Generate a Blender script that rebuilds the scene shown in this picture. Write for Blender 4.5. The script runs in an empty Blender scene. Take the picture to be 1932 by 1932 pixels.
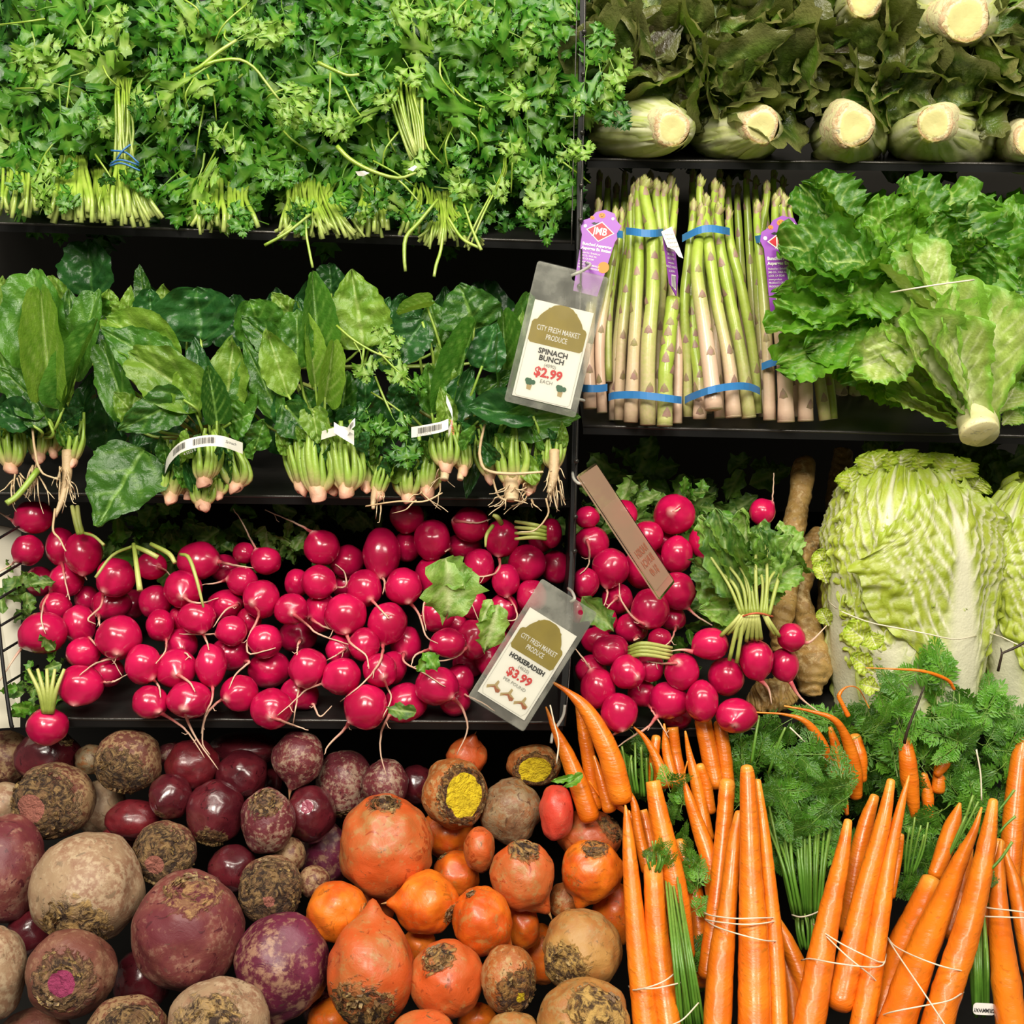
import bpy, math, random
from mathutils import Vector, Matrix, noise
from math import sin, cos, pi, sqrt, radians, exp, atan2
C = bpy.context.scene
COL = C.collection
# ---------------------------------------------------------------- camera, world, lights, exposure
PITCH = radians(18)
FPX = 2400.0                      # focal length in pixels of a 1932 px frame
LOOK = Vector((0, 0, 1.05))       # point of the display the camera looks at
RT = Vector((1, 0, 0)); UP = Vector((0, sin(PITCH), cos(PITCH))); FW = Vector((0, cos(PITCH), -sin(PITCH)))
CAM = LOOK - FW * 1.2
cd = bpy.data.cameras.new('camera'); cam = bpy.data.objects.new('camera', cd); COL.objects.link(cam)
cam.location = CAM; cam.rotation_euler = (pi / 2 - PITCH, 0, 0)
cd.sensor_width = 36; cd.lens = 36 * FPX / 1932; cd.clip_start = .02; cd.clip_end = 60
C.camera = cam
C.view_settings.view_transform = 'Standard'; C.view_settings.look = 'None'
C.view_settings.exposure = -0.27; C.view_settings.gamma = 1; C.view_settings.use_curve_mapping = False
w = bpy.data.worlds.new('store'); C.world = w; w.use_nodes = True
w.node_tree.nodes['Background'].inputs[0].default_value = (1.0, .93, .78, 1)
w.node_tree.nodes['Background'].inputs[1].default_value = .17
def area(name, loc, to, sx, sy, power, col):
    l = bpy.data.lights.new(name, 'AREA'); l.shape = 'RECTANGLE'; l.size = sx; l.size_y = sy
    l.energy = power; l.color = col
    o = bpy.data.objects.new(name, l); COL.objects.link(o); o.location = loc
    o.rotation_euler = (Vector(to) - Vector(loc)).to_track_quat('-Z', 'Y').to_euler()
    return o
area('canopy_light', (0, -.55, 2.55), (0, 0, 1.0), 2.4, .16, 34, (1, .93, .80))
area('ceiling_light', (-.5, -1.9, 3.0), (0, 0, .9), .9, .6, 74, (1, .94, .82))
area('ceiling_light', (1.1, -2.1, 3.0), (0, 0, .9), .9, .6, 44, (1, .94, .82))

# ---------------------------------------------------------------- helpers
def P(x, y, D): return CAM + FW * D + RT * ((x - 966) / FPX * D) + UP * ((966 - y) / FPX * D)
def S(px, D): return px * D / FPX
def sm(a, b, x):
    t = max(0, min(1, (x - a) / (b - a))); return t * t * (3 - 2 * t)
def lerp(a, b, t): return a + (b - a) * t
def N3(x, y=0, z=0): return noise.noise(Vector((x, y, z)))
def reg(o, label=None, cat=None, group=None, kind=None):
    if label: o['label'] = label
    if cat: o['category'] = cat
    if group: o['group'] = group
    if kind: o['kind'] = kind
    return o
def thing(name, loc, label, cat, group=None):
    o = bpy.data.objects.new(name, None); COL.objects.link(o); o.location = loc; o.empty_display_size = .02
    return reg(o, label, cat, group)
def link(name, me, mat, parent=None, W=None):
    """link a mesh; W = world matrix. Parents are only translated (or parents of parts given by 'wp')."""
    o = bpy.data.objects.new(name, me); COL.objects.link(o)
    W = W or Matrix()
    if parent is not None:
        o.parent = parent
        pm = WM.get(parent.name) or Matrix.Translation(parent.location)
        o.matrix_local = pm.inverted() @ W
    else: o.matrix_local = W
    WM[o.name] = W
    if mat and not me.materials: me.materials.append(mat)
    return o
WM = {}
class MB:
    def __init__(s): s.v = []; s.f = []; s.a = []; s.b = []
    def add(s, v, f, a=None, b=None):
        n = len(s.v); s.v += v; s.f += [tuple(i + n for i in q) for q in f]
        s.a += a if a else [0.0] * len(v); s.b += b if b else [0.0] * len(v)
    def mesh(s, name, smooth=True):
        m = bpy.data.meshes.new(name); m.from_pydata([tuple(x) for x in s.v], [], s.f)
        if smooth: m.shade_smooth()
        at = m.attributes.new('vein', 'FLOAT', 'POINT'); at.data.foreach_set('value', s.a)
        if any(s.b):
            at = m.attributes.new('cut', 'FLOAT', 'POINT'); at.data.foreach_set('value', s.b)
        return m
    def obj(s, name, mat, parent=None, loc=None, smooth=True):
        if loc is None:
            loc = sum((Vector(x) for x in s.v), Vector()) / max(1, len(s.v))
        s.v = [Vector(x) - loc for x in s.v]
        return link(name, s.mesh(name, smooth), mat, parent, Matrix.Translation(loc))
    def box(s, c, d, M=None):
        M = M or Matrix(); vs = []
        for i in (-1, 1):
            for j in (-1, 1):
                for k in (-1, 1): vs.append(M @ Vector((c[0] + i * d[0] / 2, c[1] + j * d[1] / 2, c[2] + k * d[2] / 2)))
        s.add(vs, [(0, 1, 3, 2), (4, 6, 7, 5), (0, 4, 5, 1), (2, 3, 7, 6), (0, 2, 6, 4), (1, 5, 7, 3)])
        return s
def crom(p, n):
    """Catmull-Rom resample: p list of tuples/Vectors (any dimension as list)"""
    p = [list(q) for q in p]
    if len(p) == 2: return [[lerp(a, b, i / n) for a, b in zip(*p)] for i in range(n + 1)]
    q = [[2 * a - b for a, b in zip(p[0], p[1])]] + p + [[2 * a - b for a, b in zip(p[-1], p[-2])]]
    out = []; m = len(p) - 1
    for i in range(n + 1):
        t = i / n * m; k = min(int(t), m - 1); t -= k
        a, b, c, d = q[k:k + 4]
        out.append([.5 * (2 * B + (Cc - A) * t + (2 * A - 5 * B + 4 * Cc - Dd) * t * t + (3 * B - A - 3 * Cc + Dd) * t ** 3)
                    for A, B, Cc, Dd in zip(a, b, c, d)])
    return out
def tube(mb, pts, rad, sides=8, a=None, caps=True, flat=1.0, b=None):
    """pts: world points, rad: radii per point"""
    pts = [Vector(p) for p in pts]; n = len(pts); vs = []; at = []; bt = []
    ref = Vector((0.13, -1, .2)).normalized()
    for i, p in enumerate(pts):
        d = (pts[min(i + 1, n - 1)] - pts[max(i - 1, 0)])
        if d.length < 1e-9: d = Vector((0, 0, 1))
        d.normalize(); x = d.cross(ref)
        if x.length < .05: x = d.cross(Vector((1, 0, 0)))
        x.normalize(); y = x.cross(d)
        for k in range(sides):
            t = 2 * pi * k / sides
            vs.append(p + (x * cos(t) + y * sin(t) * flat) * rad[i])
            at.append(a[i] if a else 0.0); bt.append(b[i] if b else 0.0)
    fs = [(i * sides + k, i * sides + (k + 1) % sides, (i + 1) * sides + (k + 1) % sides, (i + 1) * sides + k)
          for i in range(n - 1) for k in range(sides)]
    if caps:
        fs.append(tuple(range(sides))[::-1]); fs.append(tuple((n - 1) * sides + k for k in range(sides)))
    mb.add(vs, fs, at, bt)
def pxtube(mb, pts, n=10, sides=6, a0=0., a1=0., caps=True):
    """pts: (px,py,D,radius_px)"""
    q = crom(pts, n); w = [P(x, y, D) for x, y, D, r in q]
    tube(mb, w, [max(.0001, S(r, D)) for x, y, D, r in q], sides, [lerp(a0, a1, i / n) for i in range(n + 1)], caps)
def frame(base, tip, roll=0., tilt=0.):
    """basis: Y base->tip, Z towards the camera rolled about Y"""
    y = (tip - base).normalized(); z = -FW - y * (-FW).dot(y)
    if z.length < .05: z = UP.copy()
    z.normalize(); x = y.cross(z)
    M = Matrix((x, y, z)).transposed()
    return M @ Matrix.Rotation(roll, 3, 'Y')
def place(name, me, mat, base, tip, wd, roll=0., parent=None, zs=None):
    """base/tip world points; wd world width"""
    L = (tip - base).length; M = frame(base, tip, roll).to_4x4()
    Sc = Matrix.Diagonal((wd, L, zs if zs else (L + wd) / 2, 1))
    if mat and not me.materials: me.materials.append(mat)
    o = link(name, me, None, parent, Matrix.Translation(base) @ M @ Sc)
    if mat and me.materials[0] != mat:
        o.material_slots[0].link = 'OBJECT'; o.material_slots[0].material = mat
    return o

# ---------------------------------------------------------------- materials
def newmat(name):
    m = bpy.data.materials.new(name); m.use_nodes = True; nt = m.node_tree
    return m, nt, nt.nodes['Principled BSDF'], nt.nodes, nt.links
def mixc(nt, fac, a, b, mode='MIX'):
    n = nt.nodes.new('ShaderNodeMix'); n.data_type = 'RGBA'; n.blend_type = mode
    for i, v in ((0, fac), (6, a), (7, b)):
        if isinstance(v, (int, float)): n.inputs[i].default_value = v
        elif isinstance(v, tuple): n.inputs[i].default_value = (*v, 1)
        else: nt.links.new(v, n.inputs[i])
    return n.outputs[2]
def mth(nt, op, a, b=0., c=None, clamp=False):
    n = nt.nodes.new('ShaderNodeMath'); n.operation = op; n.use_clamp = clamp
    for i, v in enumerate((a, b, c)):
        if v is None: continue
        if isinstance(v, (int, float)): n.inputs[i].default_value = v
        else: nt.links.new(v, n.inputs[i])
    return n.outputs[0]
def ramp(nt, v, lo, hi):
    n = nt.nodes.new('ShaderNodeMapRange'); n.interpolation_type = 'SMOOTHSTEP'
    nt.links.new(v, n.inputs[0]); n.inputs[1].default_value = lo; n.inputs[2].default_value = hi
    return n.outputs[0]
def nz(nt, scale, detail=3, vec=None, rough=.55, dist=0., sc=None):
    n = nt.nodes.new('ShaderNodeTexNoise'); n.inputs['Scale'].default_value = scale; n.inputs['Detail'].default_value = detail
    n.inputs['Roughness'].default_value = rough; n.inputs['Distortion'].default_value = dist
    if vec is not None: nt.links.new(vec, n.inputs['Vector'])
    return n.outputs['Fac']
def objvec(nt, geom=False, scale=None):
    """position in space with a random offset per object (object's own noise)"""
    tc = nt.nodes.new('ShaderNodeNewGeometry') if geom else nt.nodes.new('ShaderNodeTexCoord')
    out = tc.outputs['Position'] if geom else tc.outputs['Object']
    oi = nt.nodes.new('ShaderNodeObjectInfo')
    vm = nt.nodes.new('ShaderNodeVectorMath'); vm.operation = 'ADD'
    nt.links.new(out, vm.inputs[0])
    s = mth(nt, 'MULTIPLY', oi.outputs['Random'], 37.0)
    nt.links.new(s, vm.inputs[1]); o = vm.outputs[0]
    if scale:
        v2 = nt.nodes.new('ShaderNodeVectorMath'); v2.operation = 'MULTIPLY'; nt.links.new(o, v2.inputs[0])
        v2.inputs[1].default_value = scale; o = v2.outputs[0]
    return o, oi.outputs['Random']
def attr(nt, name):
    n = nt.nodes.new('ShaderNodeAttribute'); n.attribute_name = name; return n.outputs['Fac']
def bump(nt, bs, h, strength, dist=.001):
    n = nt.nodes.new('ShaderNodeBump'); n.inputs['Strength'].default_value = strength; n.inputs['Distance'].default_value = dist
    nt.links.new(h, n.inputs['Height']); nt.links.new(n.outputs[0], bs.inputs['Normal']); return n.outputs[0]
def plain(name, col, rough=.5, metal=0., spec=.5, bumps=None, emis=None):
    m, nt, bs, nd, lk = newmat(name)
    bs.inputs['Base Color'].default_value = (*col, 1); bs.inputs['Roughness'].default_value = rough
    bs.inputs['Metallic'].default_value = metal; bs.inputs['Specular IOR Level'].default_value = spec
    if bumps:
        v, r = objvec(nt); h = nz(nt, bumps[0], 4, v); bump(nt, bs, h, bumps[1], .001)
        lk.new(mixc(nt, h, tuple(c * .75 for c in col), tuple(min(1, c * 1.2) for c in col)), bs.inputs['Base Color'])
    return m
def leafmat(name, c1, c2, vein, rough=.38, bmp=.25, trans=.25, nscale=60, edge=None, spec=.5, c3=None, fine=300):
    """c1..c2 mottled blade colours, vein colour by attribute; translucent thin blade"""
    m, nt, bs, nd, lk = newmat(name)
    v, r = objvec(nt, True)
    n1 = nz(nt, nscale, 3, v); n2 = nz(nt, fine, 3, v)
    base = mixc(nt, ramp(nt, n1, .35, .65), c1, c2)
    if c3: base = mixc(nt, ramp(nt, r, .55, .95), base, c3)
    base = mixc(nt, mth(nt, 'MULTIPLY', r, .45), base, tuple(x * .45 for x in c1))
    col = mixc(nt, attr(nt, 'vein'), base, vein)
    if edge: col = mixc(nt, ramp(nt, mth(nt, 'ADD', attr(nt, 'cut'), mth(nt, 'MULTIPLY', mth(nt, 'SUBTRACT', n1, .5), .8)), .45, .9), col, edge)
    lk.new(col, bs.inputs['Base Color'])
    # wet: roughness drops in drops
    lk.new(mth(nt, 'SUBTRACT', rough + .08, mth(nt, 'MULTIPLY', ramp(nt, n2, .55, .7), .2)), bs.inputs['Roughness'])
    bs.inputs['Specular IOR Level'].default_value = spec
    bn = bump(nt, bs, mth(nt, 'ADD', n1, mth(nt, 'MULTIPLY', n2, .6)), bmp, .002)
    tr = nd.new('ShaderNodeBsdfTranslucent'); lk.new(mixc(nt, .5, col, (c2[0] * 1.5 + .1, min(1, c2[1] * 1.6 + .1), c2[2])), tr.inputs[0])
    mx = nd.new('ShaderNodeMixShader'); mx.inputs[0].default_value = trans
    lk.new(bs.outputs[0], mx.inputs[1]); lk.new(tr.outputs[0], mx.inputs[2])
    lk.new(mx.outputs[0], nd['Material Output'].inputs[0]); return m
def rootmat(name, c1, c2, scurf, crown1, crown2, cut, sc=.5, rough=.45, bmp=.4, vs=22, spec=.5, clearc=0.):
    """skin of beets and other roots: patches, scurf, a scaly crown (vein attr) and a cut face (cut attr)"""
    m, nt, bs, nd, lk = newmat(name)
    v, r = objvec(nt)
    n1 = nz(nt, vs * 1.6, 4, v, .6); n2 = nz(nt, vs * 9, 5, v, .65); n3 = nz(nt, vs * 5, 6, v, .75, .6); n4 = nz(nt, vs * 3.2, 5, v, .6, 2.6)
    base = mixc(nt, ramp(nt, n1, .38, .62), c1, c2)
    k = mth(nt, 'ADD', mth(nt, 'MULTIPLY', n2, .6), mth(nt, 'MULTIPLY', n1, .4))
    base = mixc(nt, ramp(nt, k, .72 - sc * .4, .84 - sc * .4), base, scurf)
    base = mixc(nt, ramp(nt, n3, .60, .68), base, tuple(x * .40 for x in scurf)); base = mixc(nt, ramp(nt, n4, .60, .66), base, tuple(x * .62 for x in c1))
    cr = attr(nt, 'vein')
    crk = ramp(nt, mth(nt, 'ADD', cr, mth(nt, 'ADD', mth(nt, 'MULTIPLY', mth(nt, 'SUBTRACT', n4, .5), 1.3), mth(nt, 'MULTIPLY', mth(nt, 'SUBTRACT', n2, .5), .9))), .40, .66)
    crc = mixc(nt, ramp(nt, mth(nt, 'ADD', mth(nt, 'MULTIPLY', n4, .7), mth(nt, 'MULTIPLY', n2, .3)), .44, .60), crown1, crown2)
    crc = mixc(nt, ramp(nt, n3, .50, .60), crc, tuple((x + y) * .42 for x, y in zip(c1, crown2)))
    base = mixc(nt, crk, base, crc)
    ct = ramp(nt, mth(nt, 'ADD', attr(nt, 'cut'), mth(nt, 'MULTIPLY', mth(nt, 'SUBTRACT', n2, .5), .8)), .40, .6)
    cc = mixc(nt, ramp(nt, n1, .3, .7), cut, tuple(x * .8 for x in cut))
    base = mixc(nt, ct, base, cc)
    lk.new(base, bs.inputs['Base Color'])
    lk.new(mth(nt, 'ADD', rough, mth(nt, 'MULTIPLY', crk, .3), clamp=True), bs.inputs['Roughness'])
    bs.inputs['Specular IOR Level'].default_value = spec
    if clearc: bs.inputs['Coat Weight'].default_value = clearc; bs.inputs['Coat Roughness'].default_value = .12
    h = mth(nt, 'ADD', mth(nt, 'MULTIPLY', n2, mth(nt, 'ADD', mth(nt, 'MULTIPLY', crk, 2.2), .35)), mth(nt, 'MULTIPLY', n4, mth(nt, 'ADD', mth(nt, 'MULTIPLY', crk, 3.5), .4)))
    bump(nt, bs, h, bmp, .0022)
    return m
def skinmat(name, ca, cb, rough=.3, nscale=40, bmp=.1, stretch=None, c2=None, spec=.5, sss=0., coat=0., dark=.0):
    """colour ca -> cb along attribute 'vein'"""
    m, nt, bs, nd, lk = newmat(name)
    v, r = objvec(nt, scale=stretch)
    n1 = nz(nt, nscale, 3, v); n2 = nz(nt, nscale * 6, 4, v)
    a = mixc(nt, ramp(nt, n1, .35, .7), ca, c2 or tuple(x * .8 for x in ca))
    a = mixc(nt, mth(nt, 'MULTIPLY', r, .35), a, tuple(x * .5 for x in ca))
    if dark: a = mixc(nt, ramp(nt, n2, .60, .68), a, tuple(x * (1 - dark) for x in ca))
    col = mixc(nt, ramp(nt, mth(nt, 'ADD', attr(nt, 'vein'), mth(nt, 'MULTIPLY', mth(nt, 'SUBTRACT', n2, .5), .35)), .1, .9), a, cb)
    lk.new(col, bs.inputs['Base Color']); bs.inputs['Roughness'].default_value = rough
    bs.inputs['Specular IOR Level'].default_value = spec
    if sss:
        bs.inputs['Subsurface Weight'].default_value = sss; bs.inputs['Subsurface Radius'].default_value = (1, .3, .1); bs.inputs['Subsurface Scale'].default_value = .004
    if coat: bs.inputs['Coat Weight'].default_value = coat; bs.inputs['Coat Roughness'].default_value = .08
    bump(nt, bs, mth(nt, 'ADD', n2, n1), bmp, .001)
    return m
ORD = ['first', 'second', 'third', 'fourth', 'fifth', 'sixth', 'seventh', 'eighth', 'ninth', 'tenth', 'eleventh', 'twelfth',
       'thirteenth', 'fourteenth', 'fifteenth', 'sixteenth', 'seventeenth', 'eighteenth', 'nineteenth', 'twentieth']
def compass(dx, dy):
    if abs(dx) < .38 * abs(dy): return 'down' if dy > 0 else 'up'
    if abs(dy) < .38 * abs(dx): return 'right' if dx > 0 else 'left'
    return ('down' if dy > 0 else 'up') + '-' + ('right' if dx > 0 else 'left')

# ---------------------------------------------------------------- leaf meshes (unit length along Y, unit width in X, +Z normal)
def o_spin(t): return (sin(pi * min(1, t) ** .72)) ** .62 * (.55 + .45 * (1 - t)) * 1.02 if 0 < t < 1 else 0.02
def o_oval(t): return max(.03, sin(pi * (t ** .8)) ** .7) if t < 1 else .03
def o_fan(t): return (.16 + .84 * sm(.0, .75, t)) * (1 - sm(.8, 1.02, t) * .75)
def o_curl(t): return (.20 + .80 * sm(.0, .55, t)) * sqrt(max(.02, 1 - max(0, (t - .55) / .46) ** 2.5))
def o_strap(t): return (.42 + .58 * sm(.1, .8, t)) * (1 - sm(.78, 1.02, t) * .7)
def leafm(name, seed, out=o_spin, nu=16, nv=6, bend=.5, cup=.18, ruf=0., rf=5, puck=.02, nvein=6, midw=.035, crink=.0,
          ragged=.0, wave=.05, rib0=None, twist=0., fold=0., cf=14, svs=.8):
    mb = MB(); vs = []; at = []; bt = []; W = 2 * nv + 1
    y = z = 0; ang = -bend * .35
    for i in range(nu + 1):
        t = i / nu
        if i: ang += bend / nu; y += cos(ang) / nu; z -= sin(ang) / nu
        w = out(t) * .5
        for j in range(W):
            s = (j - nv) / nv; a = abs(s); sg = 1 if s >= 0 else -1
            x = s * w * (1 + ragged * N3(t * 9 + seed, sg * 3 + seed, a * .5) * sm(.5, 1, a) * 2)
            h = cup * a ** 1.6 * w * 2 + fold * a * w * 2
            tt = (t - .38 * a * w * 2) * nvein; fr = tt - math.floor(tt)
            vmid = exp(-(s * w * 2 / (midw * (rib0 or 1) * (1.25 - t) ** 1.5 + .012)) ** 2)
            sv = max(0., 1 - abs(fr - .5) * 2 * 1.0) ** .8
            side = exp(-(min(fr, 1 - fr) / .085) ** 2) * (1 - sm(.55, 1, a)) * svs
            h += puck * sv * sm(0, .25, a) * (1 - sm(.8, 1, a)) - puck * .8 * vmid
            h += crink * noise.noise(Vector((x * cf + seed, t * cf, seed * 2.))) + crink * .6 * noise.noise(Vector((x * 30 + seed, t * 30, 4.)))
            h += wave * noise.noise(Vector((x * 3 + seed, t * 3, seed)))
            ph = 2 * pi * rf * t + sg * 1.3 + 2.2 * N3(t * 4, seed, sg)
            rr = (ruf * a ** 2.6 * sin(ph) + ruf * .55 * a ** 5 * sin(ph * 2.6 + seed + 2 * N3(t * 6, seed, 1))) * sm(0, .25, t)
            x += ruf * .45 * a ** 5 * sin(ph * 2.6 + 1.2 + seed) * sg * sm(0, .25, t)
            if ruf: rr += ruf * sm(.8, 1, t) * (.8 * sin(s * 8 + seed) + .5 * sin(s * 19 + seed))
            yy = y + ruf * .35 * a ** 4 * cos(ph) * .5 + (1 - a * a) * .0
            tw = twist * (t - .3) * 1.0
            X = x * cos(tw) - (h + rr) * sin(tw); Z = (h + rr) * cos(tw) + x * sin(tw)
            # normal offset approx along bent normal
            vs.append(Vector((X, yy + Z * sin(ang), z + Z * cos(ang))))
            at.append(min(1., max(vmid, side))); bt.append(max(a * a, sm(.6, 1, t)))
    k = 1 / max(.3, Vector((0, y, z)).length)
    for p in vs: p.y *= k
    fs = [(i * W + j, i * W + j + 1, (i + 1) * W + j + 1, (i + 1) * W + j) for i in range(nu) for j in range(W - 1)]
    mb.add(vs, fs, at, bt); return mb.mesh(name)
def parsley_mesh(name, seed, celery=0):
    r = random.Random(seed); mb = MB()
    half = [(.02, 0), (.05, .16), (.14, .28), (.34, .36), (.50, .46), (.41, .49), (.47, .60), (.33, .58), (.34, .68), (.14, .56), (.20, .70), (.31, .80), (.20, .80), (.19, .92), (.09, .89), (.01, 1.0)]
    def leaflet(o, ang, L, W, bend, fold, zt):
        vs = []; at = []; ca, sa = cos(ang), sin(ang)
        for i, (hx, hy) in enumerate(half):
            jx = 1 + r.uniform(-.15, .15)
            for s in (-1, -.5, 0, .5, 1):
                x = s * hx * W * jx; y = (hy if abs(s) == 1 else hy * (.97 if s else .94)) * L
                z = -bend * y * y / L + fold * abs(x) + .05 * L * sin(hy * 9 + s * 2 + seed) * abs(s) + zt * y
                vs.append(Vector((o[0] + x * ca - y * sa, o[1] + x * sa + y * ca, o[2] + z)))
                at.append(.75 if s == 0 else (.35 if abs(s) == .5 and i % 3 == 1 else 0.))
        fs = [(i * 5 + j, i * 5 + j + 1, (i + 1) * 5 + j + 1, (i + 1) * 5 + j) for i in range(len(half) - 1) for j in range(4)]
        mb.add(vs, fs, at)
    q = Vector((0, .42, 0))
    leaflet(q, r.uniform(-.15, .15), .60, .66, r.uniform(0, .45), r.uniform(-.15, .45), r.uniform(-.2, .2))
    for s in (-1, 1):
        leaflet(q * r.uniform(.8, 1), s * r.uniform(.95, 1.4), .52, .60, r.uniform(0, .5), r.uniform(-.15, .45), r.uniform(-.25, .25))
    tube(mb, [Vector((0, 0, 0)), Vector((r.uniform(-.03, .03), .22, r.uniform(-.03, .03))), q], [.018, .015, .01], 5, [1, 1, 1])
    for s in (-1, 1):
        pass
    return mb.mesh(name)
def frond_mesh(name, seed, n=7, m=5, dense=1.):
    r = random.Random(seed); mb = MB(); bend = r.uniform(.1, .5)
    def pt(x, y): return Vector((x, y, -bend * y * y + .1 * x * x + .03 * sin(8 * y + seed)))
    def lobe(o, ang, L, W):
        ca, sa = cos(ang), sin(ang); z = r.uniform(-.25, .25) * L
        q = [(0, 0), (W, L * .45), (0, L), (-W, L * .45)]
        vs = [pt(o[0] + x * ca - y * sa, o[1] + x * sa + y * ca) + Vector((0, 0, z * (y / L) + (abs(x) > 0) * W * .4)) for x, y in q]
        mb.add(vs, [(0, 1, 2), (0, 2, 3)], [.3, 0, 0, 0])
    tube(mb, [pt(0, i / 6) for i in range(7)], [.012 - .0012 * i for i in range(7)], 4, [1] * 7)
    for i in range(n):
        y = .28 + .7 * i / n; L = .40 * (1 - .75 * (i / n)) * dense
        for s in (-1, 1):
            a = -s * r.uniform(.75, 1.1); d = Vector((-sin(a), cos(a)))
            for k in range(m):
                u = (k + .6) / m; o = (d.x * L * u, y + d.y * L * u); l = L * (.55 - .32 * u) + .03
                for s2 in (-1, 1): lobe(o, a + s2 * r.uniform(.5, .9), l, l * .17)
            lobe((d.x * L * .8, y + d.y * L * .8), a, L * .3, L * .05)
            mb.add([pt(0, y), pt(d.x * L, y + d.y * L), pt(d.x * L + .006, y + d.y * L - .006), pt(.01, y - .012)], [(0, 1, 2, 3)], [1, 1, 1, 1])
    lobe((0, .95), 0, .14, .03)
    return mb.mesh(name, False)
# ---------------------------------------------------------------- the refrigerated case
m_black = plain('black_powder_coat', (.007, .007, .007), .5, 0, .3, (90, .15))
m_dark = plain('black_plastic_tray', (.016, .015, .014), .30, 0, .5, (60, .1))
m_back = plain('case_back_panel', (.030, .028, .024), .6, 0, .3, (12, .1))
m_lip = plain('worn_black_metal_edge', (.06, .055, .05), .28, .6, .6, (200, .3))
m_white = plain('case_side_panel', (.62, .58, .46), .4, 0, .5, (10, .05))
m_floor = plain('store_floor', (.30, .28, .24), .35, 0, .5, (4, .05))
def structure(name, c, d, m):
    mb = MB(); mb.box((0, 0, 0), d); return reg(mb.obj(name, m, None, Vector(c), False), kind='structure') if False else reg(link(name, mb.mesh(name, False), m, None, Matrix.Translation(Vector(c))), kind='structure')
structure('floor', (0, -1.0, -.02), (8, 8, .04), m_floor)
structure('wall_back', (0, .62, 1.2), (3.2, .04, 2.6), m_back)
def tray(x0, y0, x1, y1, D, depth, label, slope=.14, lift=.0, thick=.005):
    """a shelf: front lip from pixel (x0,y0) to (x1,y1) at depth D, running back, rising by slope"""
    a = P(x0, y0, D); b = P(x1, y1, D)
    t = thing('shelf_tray', (a + b) / 2, label, 'shelf', 'shelves of the produce case')
    bk = Vector((0, depth, depth * slope)); dn = Vector((0, 0, -thick))
    mb = MB(); vs = [a, b, b + bk, a + bk]; vs += [v + dn for v in vs]
    mb.add(vs, [(0, 1, 2, 3), (7, 6, 5, 4), (0, 4, 5, 1), (1, 5, 6, 2), (2, 6, 7, 3), (3, 7, 4, 0)])
    mb.obj('shelf_pan', m_dark, t, smooth=False)
    mb = MB(); n = 14
    pts = [a.lerp(b, i / n) + Vector((0, -.002, .0025 + .0006 * N3(i * .7))) for i in range(n + 1)]
    tube(mb, pts, [.0017] * (n + 1), 6); mb.obj('front_lip', m_lip, t)
    mb = MB(); vs = [a + Vector((0, -.003, .002)), b + Vector((0, -.003, .002)), b + Vector((0, -.003, -.005)), a + Vector((0, -.003, -.005))]
    vs += [v + Vector((0, .002, 0)) for v in vs]
    mb.add(vs, [(0, 3, 2, 1), (4, 5, 6, 7), (0, 1, 5, 4), (2, 3, 7, 6), (0, 4, 7, 3), (1, 2, 6, 5)]); mb.obj('front_face', m_black, t, smooth=False)
    return t
tray(-420, 412, 1084, 462, 1.215, .42, 'black shelf edge running under the parsley')
tray(-420, 930, 1078, 946, 1.20, .50, 'black shelf edge under the spinach roots and above the radishes')
tray(60, 1358, 1062, 1366, 1.155, .50, 'black shelf edge between the left radishes and the beets below')
tray(1108, 306, 2400, 320, 1.235, .36, 'black shelf edge under the cut lettuce butts')
tray(1100, 808, 2400, 838, 1.20, .50, 'wet black shelf edge under the asparagus bundles')
tray(1090, 1376, 2400, 1386, 1.175, .46, 'black shelf edge behind the carrot tips, under right radishes')
# bottom bin
bb = P(966, 1960, 1.10)
t = thing('produce_bin', Vector((0, -.05, bb.z - .12)), 'deep black bin holding the beets and the carrots', 'bin')
mb = MB(); mb.box((0, .085, bb.z - .13), (2.6, .96, .02)); mb.obj('bin_floor', m_dark, t, smooth=False)
mb = MB(); mb.box((0, -.41, bb.z - .06), (2.6, .015, .16)); mb.obj('bin_front', m_black, t, smooth=False)
mb = MB(); mb.box((0, -.41, bb.z - .50), (2.6, .02, .72)); mb.obj('kick_plate', m_black, t, smooth=False)
# divider between the left and right halves: flat upright, wire frame and rivets
def upright(pts, r, name, label, flat=None):
    t = thing(name, P(pts[0][0], pts[0][1], pts[0][2]), label, 'post')
    return t
dv = thing('divider_post', P(1095, 460, 1.19), 'thin black upright with a grey wire edge between left and right shelves', 'post')
mb = MB()
for (a, b) in (((1101, -60, 1.215), (1093, 470, 1.195)), ((1094, 455, 1.195), (1080, 1050, 1.18)), ((1082, 1040, 1.18), (1060, 1370, 1.15))):
    A = P(*a); B = P(*b); wv = Vector((S(5.5, 1.2), 0, 0)); bk = Vector((0, .10, 0))
    vs = [A - wv, A + wv, B + wv, B - wv]; vs += [v + bk for v in vs]
    mb.add(vs, [(0, 3, 2, 1), (4, 5, 6, 7), (0, 1, 5, 4), (2, 3, 7, 6), (0, 4, 7, 3), (1, 2, 6, 5)])
mb.obj('divider_plate', m_black, dv, smooth=False)
for pts in ([(1090, -60, 1.207, 1.3), (1083, 240, 1.2, 1.3), (1078, 462, 1.195, 1.3)], [(1104, -60, 1.206, 1.6), (1101, 230, 1.196, 1.6), (1093, 470, 1.188, 1.6)],
            [(1097, 470, 1.187, 1.8), (1086, 900, 1.178, 1.8), (1078, 1200, 1.166, 1.8), (1066, 1370, 1.146, 1.8)]):
    mb = MB(); pxtube(mb, pts, 10, 6); mb.obj('wire', m_lip, dv)
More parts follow.
